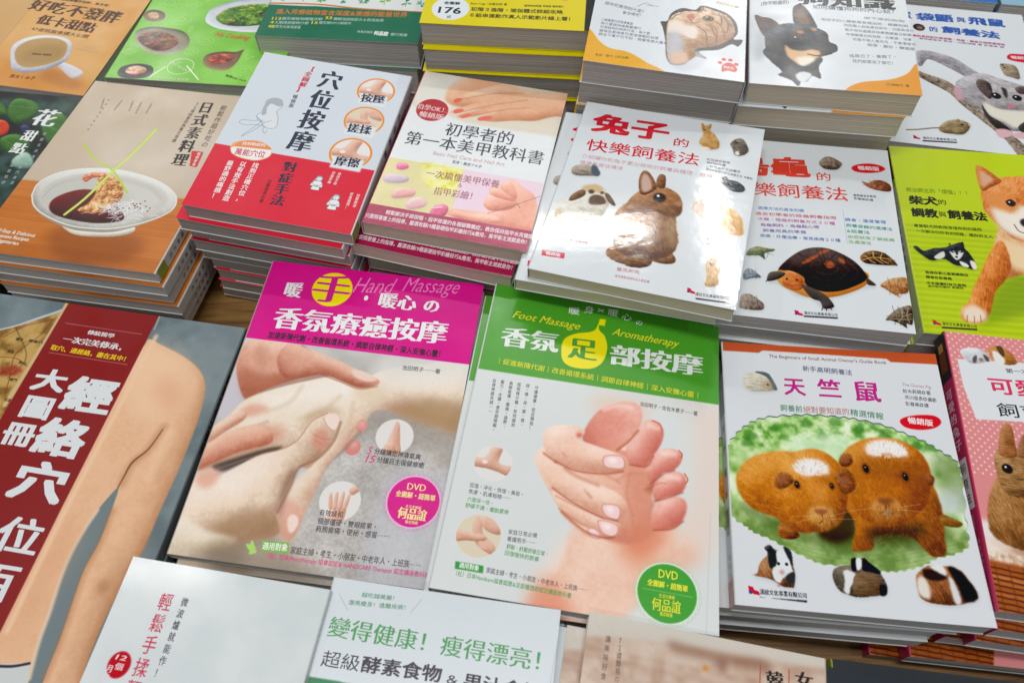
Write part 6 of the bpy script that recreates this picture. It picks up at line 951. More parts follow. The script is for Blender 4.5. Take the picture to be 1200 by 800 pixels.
def art_cat():
    A = Art(*SZ('cat'), '#dadfe4', 3.2)
    A.f([(-10.8,141.3),(0.9,145.0),(9.9,158.1),(20.1,166.4),(36.7,168.9),(52.1,178.6),(65.5,190.0),(-3.2,197.9)], '#e4a81c', soft=.3)
    A.f([(60.3,121.0),(65.8,118.7),(68.7,106.8),(77.6,97.5),(89.0,97.7),(94.4,90.3),(103.9,91.6),(117.3,97.2),(125.1,108.1),(127.3,122.9),(123.9,132.6),(131.6,132.3),(128.1,141.8),(122.3,140.0),(111.7,149.7),(95.6,155.2),(102.3,163.7),(90.6,163.1),(84.1,175.2),(73.5,177.2),(68.3,166.9),(66.3,147.0),(62.8,129.7)], '#3c3430', soft=.3)
    A.f([(68.4,155.4),(79.5,159.0),(97.4,155.4),(101.6,168.9),(88.1,182.7),(73.7,180.0)], '#c8ccd4', soft=2, op=.7)
    P = [(66.4,122.8),(69.9,109.8),(79.7,101.5),(92.9,98.9),(95.4,92.6),(104.0,94.1),(117.5,100.9),(123.4,111.5),(124.8,126.4),(118.5,136.6),(107.9,146.1),(93.6,151.8),(92.4,162.8),(84.0,172.9),(73.8,176.1),(69.5,166.7),(66.8,143.9)]; m = A.v(P, ('#8c6444', '#c8a07a', '#ecd8c0'), R=16, soft=.4, fur=.7, fang=20)
    A.f([(66.4,122.8),(73.1,115.3),(80.8,120.0),(92.2,123.8),(91.1,139.1),(74.2,133.5),(67.7,134.8)], '#e6d8cc', soft=1.5, fur=.6, clip=m); A.f([(66.4,138.0),(77.9,132.7),(82.8,152.5),(80.5,174.7),(70.3,172.2)], '#b4bccc', soft=2.5, op=.8, clip=m); A.f([(72.5,163.2),(83.1,158.3),(87.5,171.7),(75.2,176.3)], '#d8b498', soft=2, clip=m)
    for q in ([(69.3,116.1),(72.7,109.2),(78.1,105.6)], [(91.5,102.3),(94.7,96.6),(98.5,97.7)], [(109.9,98.6),(113.0,107.4),(112.4,116.8)], [(114.7,103.9),(118.7,112.4),(118.2,124.7)], [(92.1,120.8),(99.8,128.4),(101.4,143.0)], [(99.3,116.3),(105.1,121.3),(108.3,132.7)], [(94.8,99.1),(96.5,95.0),(95.6,92.0)]): A.line(q, 1.2, '#5c3a22', soft=.5, clip=m, op=.8, taper=.5)
    for i in range(5): A.line([(87.6,114.3), ((87.6,114.3)[0]+14-i*2.2, (87.6,114.3)[1]+3+i*3)], .22, '#f4f0ea', soft=.12, op=.8)
    A.e((101.2,107.9), 4.91, '#2c1a10', ry=3.78, soft=.4); A.e((101.2,107.9), 3.78, '#8c6c34', ry=3.21, soft=.3); A.e((101.4,107.9), 2.27, '#100a08', soft=.2); A.e((100.0,106.3), 0.76, '#f0f4f8', soft=.1); A.line([(76.5,103.4),(79.7,100.2),(83.9,100.7)], 1.3, '#2c1a10', soft=.3); A.f([(82.4,107.3),(87.1,104.4),(89.6,108.9),(86.1,113.4),(83.2,111.5)], '#c06c5c', soft=.5); A.line([(86.1,113.4),(88.5,116.6),(93.6,115.0)], .7, '#6c3c2c', soft=.4)
    for q in ([(104.2,99.8),(115.7,103.8),(121.6,114.9)], [(108.4,111.4),(114.3,119.4),(116.6,134.0)], [(103.0,115.6),(108.9,123.6),(109.5,141.4)], [(94.4,92.2),(98.5,97.7)]): A.line(q, 1.5, '#7c5434', soft=.7, clip=m, op=.7)
    A.f([(115.2,174.1),(115.9,168.9),(120.2,165.2),(124.7,166.6),(128.1,172.7),(125.9,176.4),(120.5,175.8),(115.8,177.8)], '#d03c30', soft=.2)
    for q in ((113.7,166.5), (116.7,161.7), (122.1,161.5), (127.2,166.1)): A.e(q, 1.89, '#d03c30')
    for q in ([(38.0,103.5),(45.1,96.9),(51.1,99.6)], [(45.4,100.1),(56.8,99.7)]): A.line(q, .4, '#50545c')
    return A
def text_cat(b):
    g = b.ink('subtitle', '#9098a4'); g.text('貓咪究竟想說什麼？', [(8.9,104.1),(46.6,110.6)], 4.53, 'med'); g.text('會怎樣呢？', [(25.8,114.8),(44.8,116.0)], 4.15, 'med')
    k = b.ink('blurb', '#8c94a0')
    for i, tx in enumerate(('小貓最愛的空間是高處', '為什麼貓咪總是愛磨爪', '半夜貓咪的奔跑行為・為什麼', '貓咪生氣時尾巴是這樣翹的祕密', '飼主千萬不可不知・飼養常識大集合')): k.text(tx, [(a+(0), b_+i*5.2) for a, b_ in [(8.7,128.8),(38.8,128.3)]][:1]+[((36.6,129.4)[0]+i*8, (36.6,129.4)[1]+i*5.2)], 3.6, 'med')
    b.ink('badge_lettering', '#f4dcd8').text('暢銷版', [(116.7,171.5),(125.9,172.0)], 3.02, 'bold'); b.ink('author_name', '#8c7424').text('監修・藪內 大和由美', [(9.4,178.0),(37.5,176.4)], 2.83, 'med'); b.ink('subtitle', '#dcc878').text('feline', [(107.4,81.9),(128.4,85.4)], 4.53, 'med', shear=.3)
def art_dog():
    A = Art(*SZ('dog'), '#dadfe3', 3.2)
    A.f([(78.5,189.5),(91.1,179.4),(110.1,174.5),(120.7,170.0),(129.9,162.6),(138.2,149.1),(150.6,144.8),(144.0,199.8),(77.7,202.3)], '#e0940c', soft=.3)
    A.f([(13.7,157.4),(1.3,155.9),(1.3,101.4),(18.2,93.2),(38.6,94.2),(40.7,87.6),(29.3,98.4),(25.4,105.1)], '#b8bec4', soft=3, op=.6)
    A.f([(6.8,122.5),(17.9,112.1),(13.8,148.6),(6.6,158.2)], '#8c9298', soft=3, op=.4)
    A.v([(12.0,148.8),(17.5,139.4),(28.4,135.2),(49.5,147.6),(61.3,151.4),(57.6,163.8),(59.0,178.1),(51.9,175.7),(47.2,183.9),(43.0,181.6),(40.6,190.1),(34.3,183.2),(24.4,177.4),(27.6,172.9),(19.0,161.1)], ('#0c1016', '#1c242e', '#44525e'), R=10, soft=.3, fur=.6, fang=60); A.f([(38.0,176.7),(43.4,171.1),(50.3,171.9),(51.5,176.2),(46.7,184.0),(41.5,184.0)], '#c8ccd0', soft=.8, fur=.5)
    A.v([(39.0,81.4),(42.9,76.4),(47.6,77.2),(52.0,84.8),(56.9,100.1),(58.3,109.3),(49.2,108.7),(40.1,106.6),(38.3,94.2)], ('#120e0e', '#2c2422', '#584c48'), R=6, soft=.3, fur=.4); A.f([(41.8,87.5),(45.5,82.0),(49.9,89.8),(54.0,103.5),(45.6,106.0),(41.8,98.3)], '#84644c', soft=1.4, op=.8); A.v([(5.0,97.8),(12.5,98.9),(19.9,100.6),(27.1,111.1),(21.4,124.0),(12.3,125.0)], ('#181010', '#3c2c28', '#7c5c4c'), R=6, soft=.3, fur=.4)
    m = A.v([(14.1,124.8),(21.6,111.7),(32.8,105.8),(45.7,105.4),(58.3,109.3),(66.7,116.0),(68.2,127.9),(73.7,132.0),(74.0,139.6),(69.1,144.2),(60.0,149.9),(50.9,157.5),(40.2,160.1),(33.3,155.2),(26.4,147.2),(15.6,147.0)], ('#0c0c10', '#20242a', '#4c5660'), R=13, soft=.3, fur=.5, fang=15)
    A.f([(30.6,136.5),(37.2,142.5),(46.1,142.7),(53.4,139.8),(59.7,142.4),(59.7,148.2),(52.7,155.9),(43.7,162.6),(36.8,157.6),(31.7,149.6)], '#d8ac7c', soft=1, fur=.5); A.f([(40.5,152.1),(52.9,150.7),(54.5,155.7),(45.4,163.8),(40.3,158.7)], '#e8dccc', soft=1.2, fur=.5); A.f([(40.9,116.4),(45.4,114.0),(47.4,117.5),(43.3,119.7)], '#b8743c', soft=.6); A.f([(53.1,110.7),(57.2,109.7),(58.5,113.2),(55.2,114.2)], '#b8743c', soft=.6)
    eye(A, (40.6,126.1), 3.6, '#503444'); A.f([(63.6,131.3),(69.9,129.5),(74.1,133.7),(73.2,140.6),(67.5,141.5),(63.8,137.2)], '#16161a', soft=.5); A.line([(49.5,147.0),(56.5,148.5),(61.9,146.2),(69.1,144.2)], 1.2, '#181418', soft=.4)
    return A
def text_dog(b):
    b.ink('title', '#14161a').text('狗知識', [(43.2,66.6),(129.0,66.7)], 18.19, 'serifb'); b.ink('title', '#3c4048').text('(你不知道的)', [(10.8,79.1),(35.5,73.3)], 5.46, 'med', shear=.2)
    b.ink('subtitle', '#6c7480').text('如何讀懂狗狗的內心話？', [(56.0,78.3),(130.4,78.7)], 5.46, 'med'); k = b.ink('blurb', '#8c949c')
    for i, (tx, a, e_) in enumerate((('坐下來的狗狗', 440, 590), ('毛孩子的心聲都是有理由的・請聽牠說', 272, 600), ('狗狗聞人屁股是在聊天・正因為信任', 360, 618), ('散步時到處聞尿味是閱讀當日新聞', 362, 606), ('伸懶腰是在說放鬆・別緊張・沒事', 364, 604), ('吃飯不等人是天性・不是壞習慣', 388, 616), ('歪頭・露肚・轉圈圈', 440, 610))):
        (x, y), (x2, y2) = (99.5,90.9), (96.5,129.5); k.text(tx, [(x+(a-440)*.22, y+(y2-y)*i/6-1), (x+(e_-440)*.22+2, y+(y2-y)*i/6+1)], 3.4, 'med')
    k.text('搖尾巴了・高興了・', [(83.8,145.5),(123.4,142.8)], 4.00, 'med'); k.text('我們都要來了解它！', [(85.8,152.1),(121.5,151.5)], 4.00, 'med'); b.ink('author_name', '#8c6410').text('三浦隆行 著', [(110.6,179.8),(129.1,179.9)], 2.73, 'med')
def art_glider():
    A = Art(*SZ('glider'), '#dbe0e4', 3.2)
    A.v([(40.6,109.9),(46.4,112.2),(65.4,120.4),(74.0,130.1),(86.7,151.3),(105.0,180.9),(117.8,193.1),(128.9,213.6),(117.1,218.3),(106.4,195.0),(90.9,174.5),(74.8,153.2),(65.1,137.9),(39.7,118.2)], ('#4c4038', '#8c7c6c', '#b4a494'), R=4, soft=.3, tex=.6)
    A.v([(41.2,81.4),(45.3,76.7),(56.6,76.2),(76.2,83.1),(90.5,96.8),(100.8,108.1),(91.7,116.7),(77.3,105.5),(60.7,93.4),(50.9,90.0),(44.6,101.0),(40.7,100.0)], ('#5c5658', '#a09ca4', '#c8c6cc'), R=6, soft=.3, fur=.6, fang=20)
    A.v([(72.2,128.8),(75.5,118.7),(86.8,108.8),(101.6,103.1),(116.6,108.7),(135.2,115.2),(149.5,122.3),(141.3,166.1),(125.6,180.4),(112.2,182.6),(99.6,167.2),(86.2,154.4),(75.7,147.0),(71.3,138.4)], ('#645e60', '#a8a4a8', '#d0ced0'), R=16, soft=.3, fur=.8, fang=30)
    A.f([(95.0,146.8),(109.4,153.6),(128.5,153.4),(143.6,153.9),(139.6,175.2),(118.5,178.7),(110.3,171.3),(98.1,164.4)], '#e0dccc', soft=2, fur=.6); A.f([(71.2,129.0),(76.0,129.8),(78.5,140.3),(73.5,148.9),(70.1,141.7)], '#c8a0a8', soft=1.2)
    A.v([(96.6,123.2),(105.2,118.6),(116.8,119.9),(134.0,121.8),(148.9,125.6),(144.8,147.7),(126.8,152.2),(109.4,153.6),(99.0,146.2),(96.9,134.2)], ('#7c7678', '#b4aeae', '#dcd8d4'), R=9, soft=.4, fur=.6)
    A.v([(93.3,116.4),(98.2,112.4),(105.4,117.0),(106.4,129.5),(102.7,140.9),(96.9,134.2),(93.4,125.3)], ('#2c2020', '#5c4c48', '#8c7c74'), R=4, fur=.3); A.v([(128.3,121.1),(134.9,116.9),(142.3,118.8),(140.9,126.9),(130.9,128.5)], ('#2c2020', '#5c4c48', '#8c7c74'), R=4, fur=.3)
    A.f([(115.5,121.7),(120.0,124.1),(118.9,136.7),(116.4,134.0),(115.8,127.9)], '#3c3434', soft=.8); eye(A, (108.8,135.3), 3.6, '#2c2c34'); eye(A, (127.8,135.2), 3.4, '#2c2c34'); A.e((119.9,147.6), 2.6, '#d86c8c', soft=.6)
    A.v([(93.6,150.1),(98.1,164.4),(106.4,171.9),(112.7,179.7),(115.0,187.9),(107.8,186.2),(99.6,178.9),(94.2,165.1)], ('#181614', '#34302e', '#5c5654'), R=3, fur=.3); A.v([(121.3,178.2),(129.7,168.1),(141.3,166.1),(138.0,184.1),(126.5,186.0)], ('#181614', '#34302e', '#5c5654'), R=3); A.f([(100.6,184.6),(108.6,181.8),(115.5,185.0),(112.6,191.2),(102.8,194.5)], '#d8b0b4', soft=.5); A.f([(115.0,187.9),(125.1,183.4),(131.2,190.9),(119.7,192.8)], '#d8b0b4', soft=.5)
    P = [(119.9,86.0),(126.6,84.2),(134.2,86.2),(136.2,95.8),(134.7,106.4),(127.2,104.4),(121.7,101.4)]; drop(A, P); A.v(P, ('#5c5040', '#9c8c74', '#c8bca4'), R=4, fur=.3)
    P = [(50.0,190.1),(57.9,180.0),(67.9,176.0),(77.1,178.3),(78.0,185.4),(71.0,195.2),(59.5,196.6),(52.1,195.5)]; drop(A, P); A.v(P, ('#54442c', '#94805c', '#c4b08c'), R=5, fur=.3); A.line([(20.7,197.8),(31.4,195.5),(43.1,191.8),(52.9,189.6)], 1.6, '#84705c', soft=.3); A.e((71.8,182.4), 1.2, '#18120c'); A.v([(66.0,178.6),(68.1,174.8),(70.2,175.6),(69.4,178.7)], ('#6c5840', '#9c8464', '#c4b090'), R=1.5, soft=.2); A.f([(77.0,179.2),(79.8,180.8),(77.8,183.7)], '#d8a4a0', soft=.4); A.e((123.5,90.7), 1.0, '#18120c'); A.e((122.1,86.9), 1.6, '#5c5040', soft=.4)
    A.f([(129.0,72.1),(133.4,67.6),(143.7,66.6),(155.9,65.9),(153.6,78.4),(139.4,79.4),(129.8,77.0)], '#d0283c'); A.e((48.4,38.2), 5.92, '#2c1c24'); A.e((49.2,38.8), 3.16, '#8c6458', soft=.6)
    logo(A, (*(25.6,206.8), 3)); A.f([(33.6,209.4),(63.8,206.7),(63.6,208.4),(33.4,211.2)], '#302c3c', sm=0)
    return A
def text_glider(b):
    t = b.ink('title', '#2c5cb0'); t.text('蜜', [(26.8,19.7),(43.7,18.4)], 11.06, 'bold'); t.text('袋鼯', [(47.4,20.1),(84.8,17.6)], 11.45, 'black'); t.text('與', [(87.6,18.6),(97.0,18.5)], 7.90, 'bold'); t.text('飛鼠', [(99.6,18.1),(135.8,18.0)], 11.45, 'black'); t.text('的', [(58.0,39.5),(67.2,39.4)], 7.90, 'bold'); t.text('飼養法', [(70.8,38.1),(127.8,39.4)], 10.27, 'black')
    b.ink('subtitle', '#d0408c').text('最新最詳細的蜜袋鼯・飛鼠・鼯鼠正確飼養指南', [(40.5,53.1),(130.4,53.7)], 2.96, 'bold'); b.ink('author_name', '#686c74').text('蜜袋鼯舍長 監修・大野瑞繪 著 彭春美 譯', [(46.4,57.0),(128.8,58.1)], 2.37, 'med'); b.ink('badge_lettering', '#f4dcdc').text('暢銷版', [(132.4,73.2),(150.7,72.2)], 4.34, 'bold')
    b.ink('publisher_line', '#2c2c34').text('漢欣文化事業有限公司', [(33.9,206.5),(64.1,204.4)], 2.76, 'med')
def art_meridian():
    A = Art(*SZ('meridian'), '#6e7c80', 3.0); r = random.Random(4); A.mottle(A.full(), ['#606e73', '#7c898c'], 30, 5)
    W, H = A.W, A.H
    for i in range(900):
        x, y = r.uniform(0, W), r.uniform(0, H); A.line([(x, y), (x+r.uniform(-2, 2), y+r.uniform(-1.6, 1.6)), (x+r.uniform(-2, 2), y+r.uniform(-1.6, 1.6))], .28, '#a4b0b2', soft=.3, op=.3, sm=0)
    sk = ('#a87048', '#e2b48e', '#f2d4b6')
    A.line([(64.6,1.8),(62.7,7.2),(46.3,18.6),(35.0,26.6),(17.8,35.4)], 2.0, '#c4cacc', soft=.8); m = A.mask([(64.7,1.0),(63.1,8.9),(46.8,19.8),(33.6,28.1),(14.4,37.2),(64.7,183.1),(134.2,172.7),(119.5,2.2)], .3, 0)
    A.comp(m, rgb('#a88444')); A.mottle(m, ['#84602c', '#b08c4c', '#c09c5c'], 9, 3)
    for q, c_ in (([(60.5,16.4),(57.0,31.8),(46.8,50.2),(51.6,68.2),(55.2,83.4)], '#6c3420'), ([(30.2,38.4),(39.6,27.1),(51.4,20.3),(60.5,16.4)], '#8c2c20'), ([(35.6,27.7),(55.8,51.2),(50.7,70.6)], '#504028'), ([(32.2,54.8),(48.5,53.5),(62.0,59.6)], '#8c3420')): A.line(q, .6, c_, soft=.4, op=.8, clip=m)
    A.line([(64.4,0.5),(64.4,13.3),(62.6,47.8),(59.3,91.6)], 3.2, '#cab080', soft=.5); A.mottle(A.mask([(40.6,62.9),(51.2,59.0),(59.2,62.4),(55.5,67.6),(43.8,69.3)], 1, 0), ['#8c2c20', '#a84430'], 2, 1, op=.8)
    arm = [(140.2,21.4),(152.3,25.1),(171.9,32.1),(186.5,40.5),(194.6,49.7),(198.9,61.5),(201.3,80.9),(201.8,100.0),(201.5,125.2)]
    arm2 = [(200.2,150.2),(199.7,169.6),(196.6,194.2),(193.3,213.7),(192.3,237.2),(193.4,258.0),(196.4,282.3),(94.5,296.9),(81.2,250.8)]
    sil = arm+arm2+[(82.0,180.5),(110.7,79.4),(131.5,46.6),(138.5,27.7)]
    A.v(sil, sk, R=17, soft=.4, L=(-.5, -.5), edge=.3, k=.9, tex=.05)
    A.f([(143.9,30.5),(160.7,30.3),(182.4,43.5),(191.2,67.1),(178.4,86.6),(154.0,85.9),(139.7,66.0)], '#ecc6a4', soft=8, op=.7); A.f([(160.6,51.4),(178.7,55.5),(187.0,72.2),(179.8,79.9),(166.2,70.9)], '#d89c78', soft=7, op=.5)
    A.f([(165.9,138.8),(167.8,155.1),(168.8,177.1),(166.9,195.8),(168.3,214.7),(170.5,237.8),(171.3,261.2),(174.3,285.4),(166.9,286.5),(162.4,262.5),(158.6,242.1),(157.1,224.3),(154.4,203.2),(153.9,186.5),(155.6,170.6),(158.6,156.4),(161.9,146.5)], '#6e7c80', soft=.3); A.line([(158.6,156.4),(155.6,170.6),(153.9,186.5),(154.4,203.2),(157.1,224.3),(158.6,242.1),(162.4,262.5)], 2.2, '#e4cdb4', soft=1.0, op=.8)
    A.line([(168.2,155.0),(169.5,177.0),(167.6,195.7),(168.9,214.6),(171.1,237.7),(171.9,261.1)], 3.5, '#a8683c', soft=2.4, op=.45); A.line([(198.8,171.2),(195.7,195.7),(192.5,215.1),(191.6,238.5),(192.7,259.3)], 3.5, '#b87848', soft=3, op=.4)
    A.f([(139.6,168.2),(152.1,169.4),(151.5,193.9),(148.3,217.6),(148.4,241.0),(146.5,253.8),(138.0,242.5),(135.2,214.2),(136.0,192.0)], '#d8a07a', soft=9, op=.6)
    A.line([(179.1,92.4),(175.0,108.2),(167.9,119.5),(166.3,129.7),(165.5,138.7)], 1.3, '#4c2814', soft=.5, taper=.5); A.line([(179.2,90.7),(174.7,109.4),(167.9,121.5),(166.9,135.6)], 4.5, '#a86c44', soft=3, op=.5); A.line([(185.3,94.1),(184.0,110.9),(182.7,127.3)], 5, '#f0cdb0', soft=4, op=.5)
    A.e((183.6,204.3), 5, '#b07850', soft=3, op=.7); A.f([(101.8,262.8),(140.1,257.5),(158.9,253.9),(169.3,286.2),(119.0,293.4)], '#c8ccca', soft=.3, sm=0); A.line([(134.1,259.1),(148.3,257.5),(158.4,254.3)], 1.6, '#2c2c38', soft=.3)
    A.line([(144.4,18.1),(137.4,159.6),(136.1,238.7)], 3.2, '#ecc6a2', soft=1.2, op=.8)
    return A
def band_meridian(A):
    A.f([(65.5,-5.2),(139.4,-5.2),(134.0,160.1),(130.5,313.9),(53.7,324.9),(61.6,104.1)], '#861a24', sm=0)
    A.line([(140.0,-3.6),(140.7,12.3)], .8, '#b8a8a0'); 
    A.line([(71.1,17.8),(132.9,18.1)], .4, '#c08c8c'); A.line([(70.4,44.7),(132.7,45.5)], .4, '#c08c8c')
def text_meridian(b):
    w = b.ink('title', '#d8dcde')
    for ch, q in (('經', [(97.8,74.7),(135.0,74.4)]), ('絡', [(92.9,109.7),(128.9,110.1)]), ('穴', [(91.6,142.9),(130.4,143.4)])): w.text(ch, q, 28.06, 'black')
    for ch, q in (('大', [(69.7,67.7),(95.1,67.0)]), ('圖', [(71.5,89.8),(95.0,89.7)]), ('冊', [(68.7,111.7),(91.8,111.6)])): w.text(ch, q, 17.96, 'black')
    w.text('位', [(99.9,180.6),(131.5,181.2)], 23.94, 'bold'); w.text('百', [(97.0,211.3),(128.7,211.3)], 23.94, 'bold')
    g = b.ink('subtitle', '#e0dcdc'); g.text('傳統醫學', [(91.5,22.8),(113.1,23.1)], 4.12, 'serifb'); g.text('一次完美傳承，', [(75.7,31.4),(127.6,32.0)], 5.99, 'serifb'); b.ink('subtitle', '#e8c81c').text('取穴、通經絡，盡在其中！', [(69.9,40.0),(133.1,41.2)], 4.68, 'bold')
    k = b.ink('caption', '#3c3424')
    for tx, q in (('膻中', [(40.7,37.2),(46.4,37.3)]), ('脾兪穴', [(50.6,37.2),(62.6,37.3)]), ('承扶', [(39.6,48.5),(44.7,48.7)]), ('附分', [(52.4,56.4),(58.6,56.9)]), ('魂門', [(52.1,70.8),(58.5,71.2)]), ('志室', [(57.1,87.1),(62.2,87.7)])): k.text(tx, q, 2.62, 'bold')
    b.spine_text('經絡穴位大圖冊', 40, 105, b.t*500, b.t*800, '#181c1c', 'bold')
def art_white():
    A = Art(*SZ('white'), '#d4dadb', 2.4); A.mottle(A.full(), ['#d0d7d8', '#d8dddd'], 20, 3)
    A.e((17.9,60.2), 6.61, '#bc1c2c', ry=7.32); return A
def text_white(b):
    b.ink('title', '#cc2050').vert('輕鬆手揉', [(30.1,16.7),(31.3,65.9)], 8.50, 'med'); b.ink('title', '#cc2050').vert('麵包', [(30.8,66.2),(30.8,84.9)], 8.50, 'med'); b.ink('subtitle', '#2c2444').vert('微波爐就能作！', [(41.6,17.7),(41.8,64.3)], 4.25, 'med')
    w = b.ink('badge_lettering', '#f4e0e0'); w.text('12', [(14.8,56.3),(21.4,56.4)], 4.01, 'med', shear=.25); w.text('個', [(16.0,61.2),(21.2,61.3)], 4.25, 'med'); w.vert('月の', [(13.8,60.9),(13.7,69.8)], 4.01, 'med')
def art_ferment():
    A = Art(*SZ('ferment'), '#d2d9de', 2.4)
    A.f([(0.3,57.2),(142.8,58.6),(145.5,83.7),(2.0,103.7)], '#2f7c50', sm=0); A.line([(6.0,9.4),(13.5,17.7)], .4, '#a8b4b8'); A.line([(56.4,5.9),(51.3,14.2)], .4, '#a8b4b8'); A.line([(141.7,1.3),(137.3,63.7)], .5, '#b4bcc4'); return A
def text_ferment(b):
    g = b.ink('title', '#3f9c4e'); g.text('變得健康！瘦得漂亮！', [(4.7,28.6),(141.0,30.3)], 12.76, 'serif')
    k = b.ink('title', '#2a2038'); k.text('超級', [(5.7,46.6),(28.8,46.5)], 9.80, 'reg'); k.text('酵素食物', [(29.3,46.4),(77.0,45.5)], 9.80, 'bold'); k.text('&', [(80.0,47.0),(87.2,46.9)], 6.83, 'reg'); k.text('果汁食譜', [(89.3,47.0),(135.5,47.4)], 9.80, 'bold')
    s_ = b.ink('subtitle', '#5c9c74'); s_.text('越吃越美麗！', [(19.8,7.9),(42.4,7.1)], 3.19, 'med'); s_.text('漂亮瘦身！遠離疾病！', [(13.0,13.5),(50.4,11.5)], 3.30, 'med')
def art_brown():
    A = Art(*SZ('brown'), '#c4b09e', 2.6)
    A.grad([(-3, -3), (A.W+3, -3), (A.W+3, 20), (-3, 20)], ['#cfc8bc', '#c8bcb0'], (0, 0), (0, 18)); m = A.mask([(-1.6,15.1),(25.8,11.8),(50.7,9.6),(80.5,8.8),(105.1,7.8),(129.5,6.8),(165.7,4.7),(161.7,63.9),(-18.2,97.5)], 1.5, 0); A.comp(m, rgb('#bfa08c'))
    n = blur(np.repeat(np.random.RandomState(8).rand(A.h, 1), A.w, 1), 3); A.comp(m*np.clip(n*1.3-.3, 0, 1), rgb('#d4c4b6')); A.mottle(m, ['#a8846c', '#c8b09e', '#d8cabc'], 14, 4, op=.5)
    A.f([(48.1,7.6),(63.1,8.5),(80.5,8.8),(105.1,7.8),(105.1,13.7),(80.7,13.5),(68.4,13.5),(51.0,13.1)], '#8c6450', soft=2.4, op=.7); A.f([(75.8,13.3),(81.8,10.9),(82.1,18.0),(77.2,18.9)], '#8c6450', soft=2, op=.6); A.e((70.1,18.5), 1.8, '#d08844', soft=1)
    A.f([(129.8,-7.7),(142.2,-10.0),(140.4,36.4),(128.7,38.6)], '#c87460', soft=3, op=.0)
    return A
def text_brown(b):
    g = b.ink('blurb', '#6c584c'); g.vert('72道簡易の', [(19.9,10.7),(20.5,36.5)], 3.17, 'med'); g.vert('讓美味好食', [(12.8,11.1),(12.6,36.8)], 3.17, 'med')
    k = b.ink('title', '#1c1414'); k.text('韓', [(104.9,17.6),(115.0,16.6)], 9.62, 'serifb'); k.text('女', [(121.1,14.6),(131.8,14.3)], 9.62, 'serifb'); b.ink('subtitle', '#b04838').vert('｜', [(101.6,10.1),(101.1,24.1)], 1.27, 'reg'); r_ = b.ink('rule_line', '#b04838')
    for q in ([(101.6,10.1),(101.2,26.9)], [(118.0,9.6),(117.5,26.5)]): (x0, y0), (x1, y1) = q; r_.put(np.array([(x0-.3, y0), (x0+.3, y0), (x1+.3, y1), (x1-.3, y1)]), np.array([(0, 1, 2), (0, 2, 3)]), 0)
# ================================================================ the table
def wood():
    m = bpy.data.materials.new('brown_table_wood'); m.use_nodes = True; nt = m.node_tree; b = nt.nodes['Principled BSDF']; L = nt.links.new
    tc = nd(nt, 'ShaderNodeTexCoord'); mp = nd(nt, 'ShaderNodeMapping'); mp.inputs['Scale'].default_value = (1.2, 16, 1); mp.inputs['Rotation'].default_value = (0, 0, .16)
    ns = nd(nt, 'ShaderNodeTexNoise', i_Scale=9.0, i_Detail=8.0, i_Roughness=.65, i_Distortion=.6); cr = nd(nt, 'ShaderNodeValToRGB'); e = cr.color_ramp.elements
    e[0].position = .3; e[0].color = (*lin('#5c3c1a'), 1); e[1].position = .72; e[1].color = (*lin('#a88048'), 1)
    L(tc.outputs['Object'], mp.inputs['Vector']); L(mp.outputs[0], ns.inputs['Vector']); L(ns.outputs['Fac'], cr.inputs[0]); L(cr.outputs[0], b.inputs['Base Color'])
    bp = nd(nt, 'ShaderNodeBump', i_Strength=.25, i_Distance=.001); L(ns.outputs['Fac'], bp.inputs['Height']); L(bp.outputs[0], b.inputs['Normal']); b.inputs['Roughness'].default_value = .42
    return m
TABLE_Z = -.012
def box_mesh(name, x0, x1, y0, y1, z0, z1):
    V = [(x, y, z) for z in (z0, z1) for x, y in ((x0, y0), (x1, y0), (x1, y1), (x0, y1))]
    return mesh(name, V, [(3, 2, 1, 0), (4, 5, 6, 7), (0, 1, 5, 4), (1, 2, 6, 5), (2, 3, 7, 6), (3, 0, 4, 7)])
tb = bpy.data.objects.new('display_table', None); COL.objects.link(tb); tb.location = (0, .6, TABLE_Z)
tb['label'] = 'brown wooden display table under all the book stacks'; tb['category'] = 'table'
WD = wood()
for i in range(9): link('plank', box_mesh('plank', -1.3, 1.3, -.9+i*.22, -.9+i*.22+.2185, -.03, random.Random(i).uniform(-.0006, 0)), tb, (WD,))
# ================================================================ the books
G = {}
def mk(key, t, side, paint, letter=None, **k):
    A = paint(); b = Book(key, t, side, art_mat(key, A, k.pop('rough', .35), k.pop('rip', .25), k.pop('spec', .38)), gloss=k.pop('gloss', .35), **k)
    if letter: letter(b)
    return b
def nailart():
    A = art_nail(); badge_nail(A); return A
def merart():
    A = art_meridian(); band_meridian(A); return A
def nailtext(b): text_nail(b); btext_nail(b)
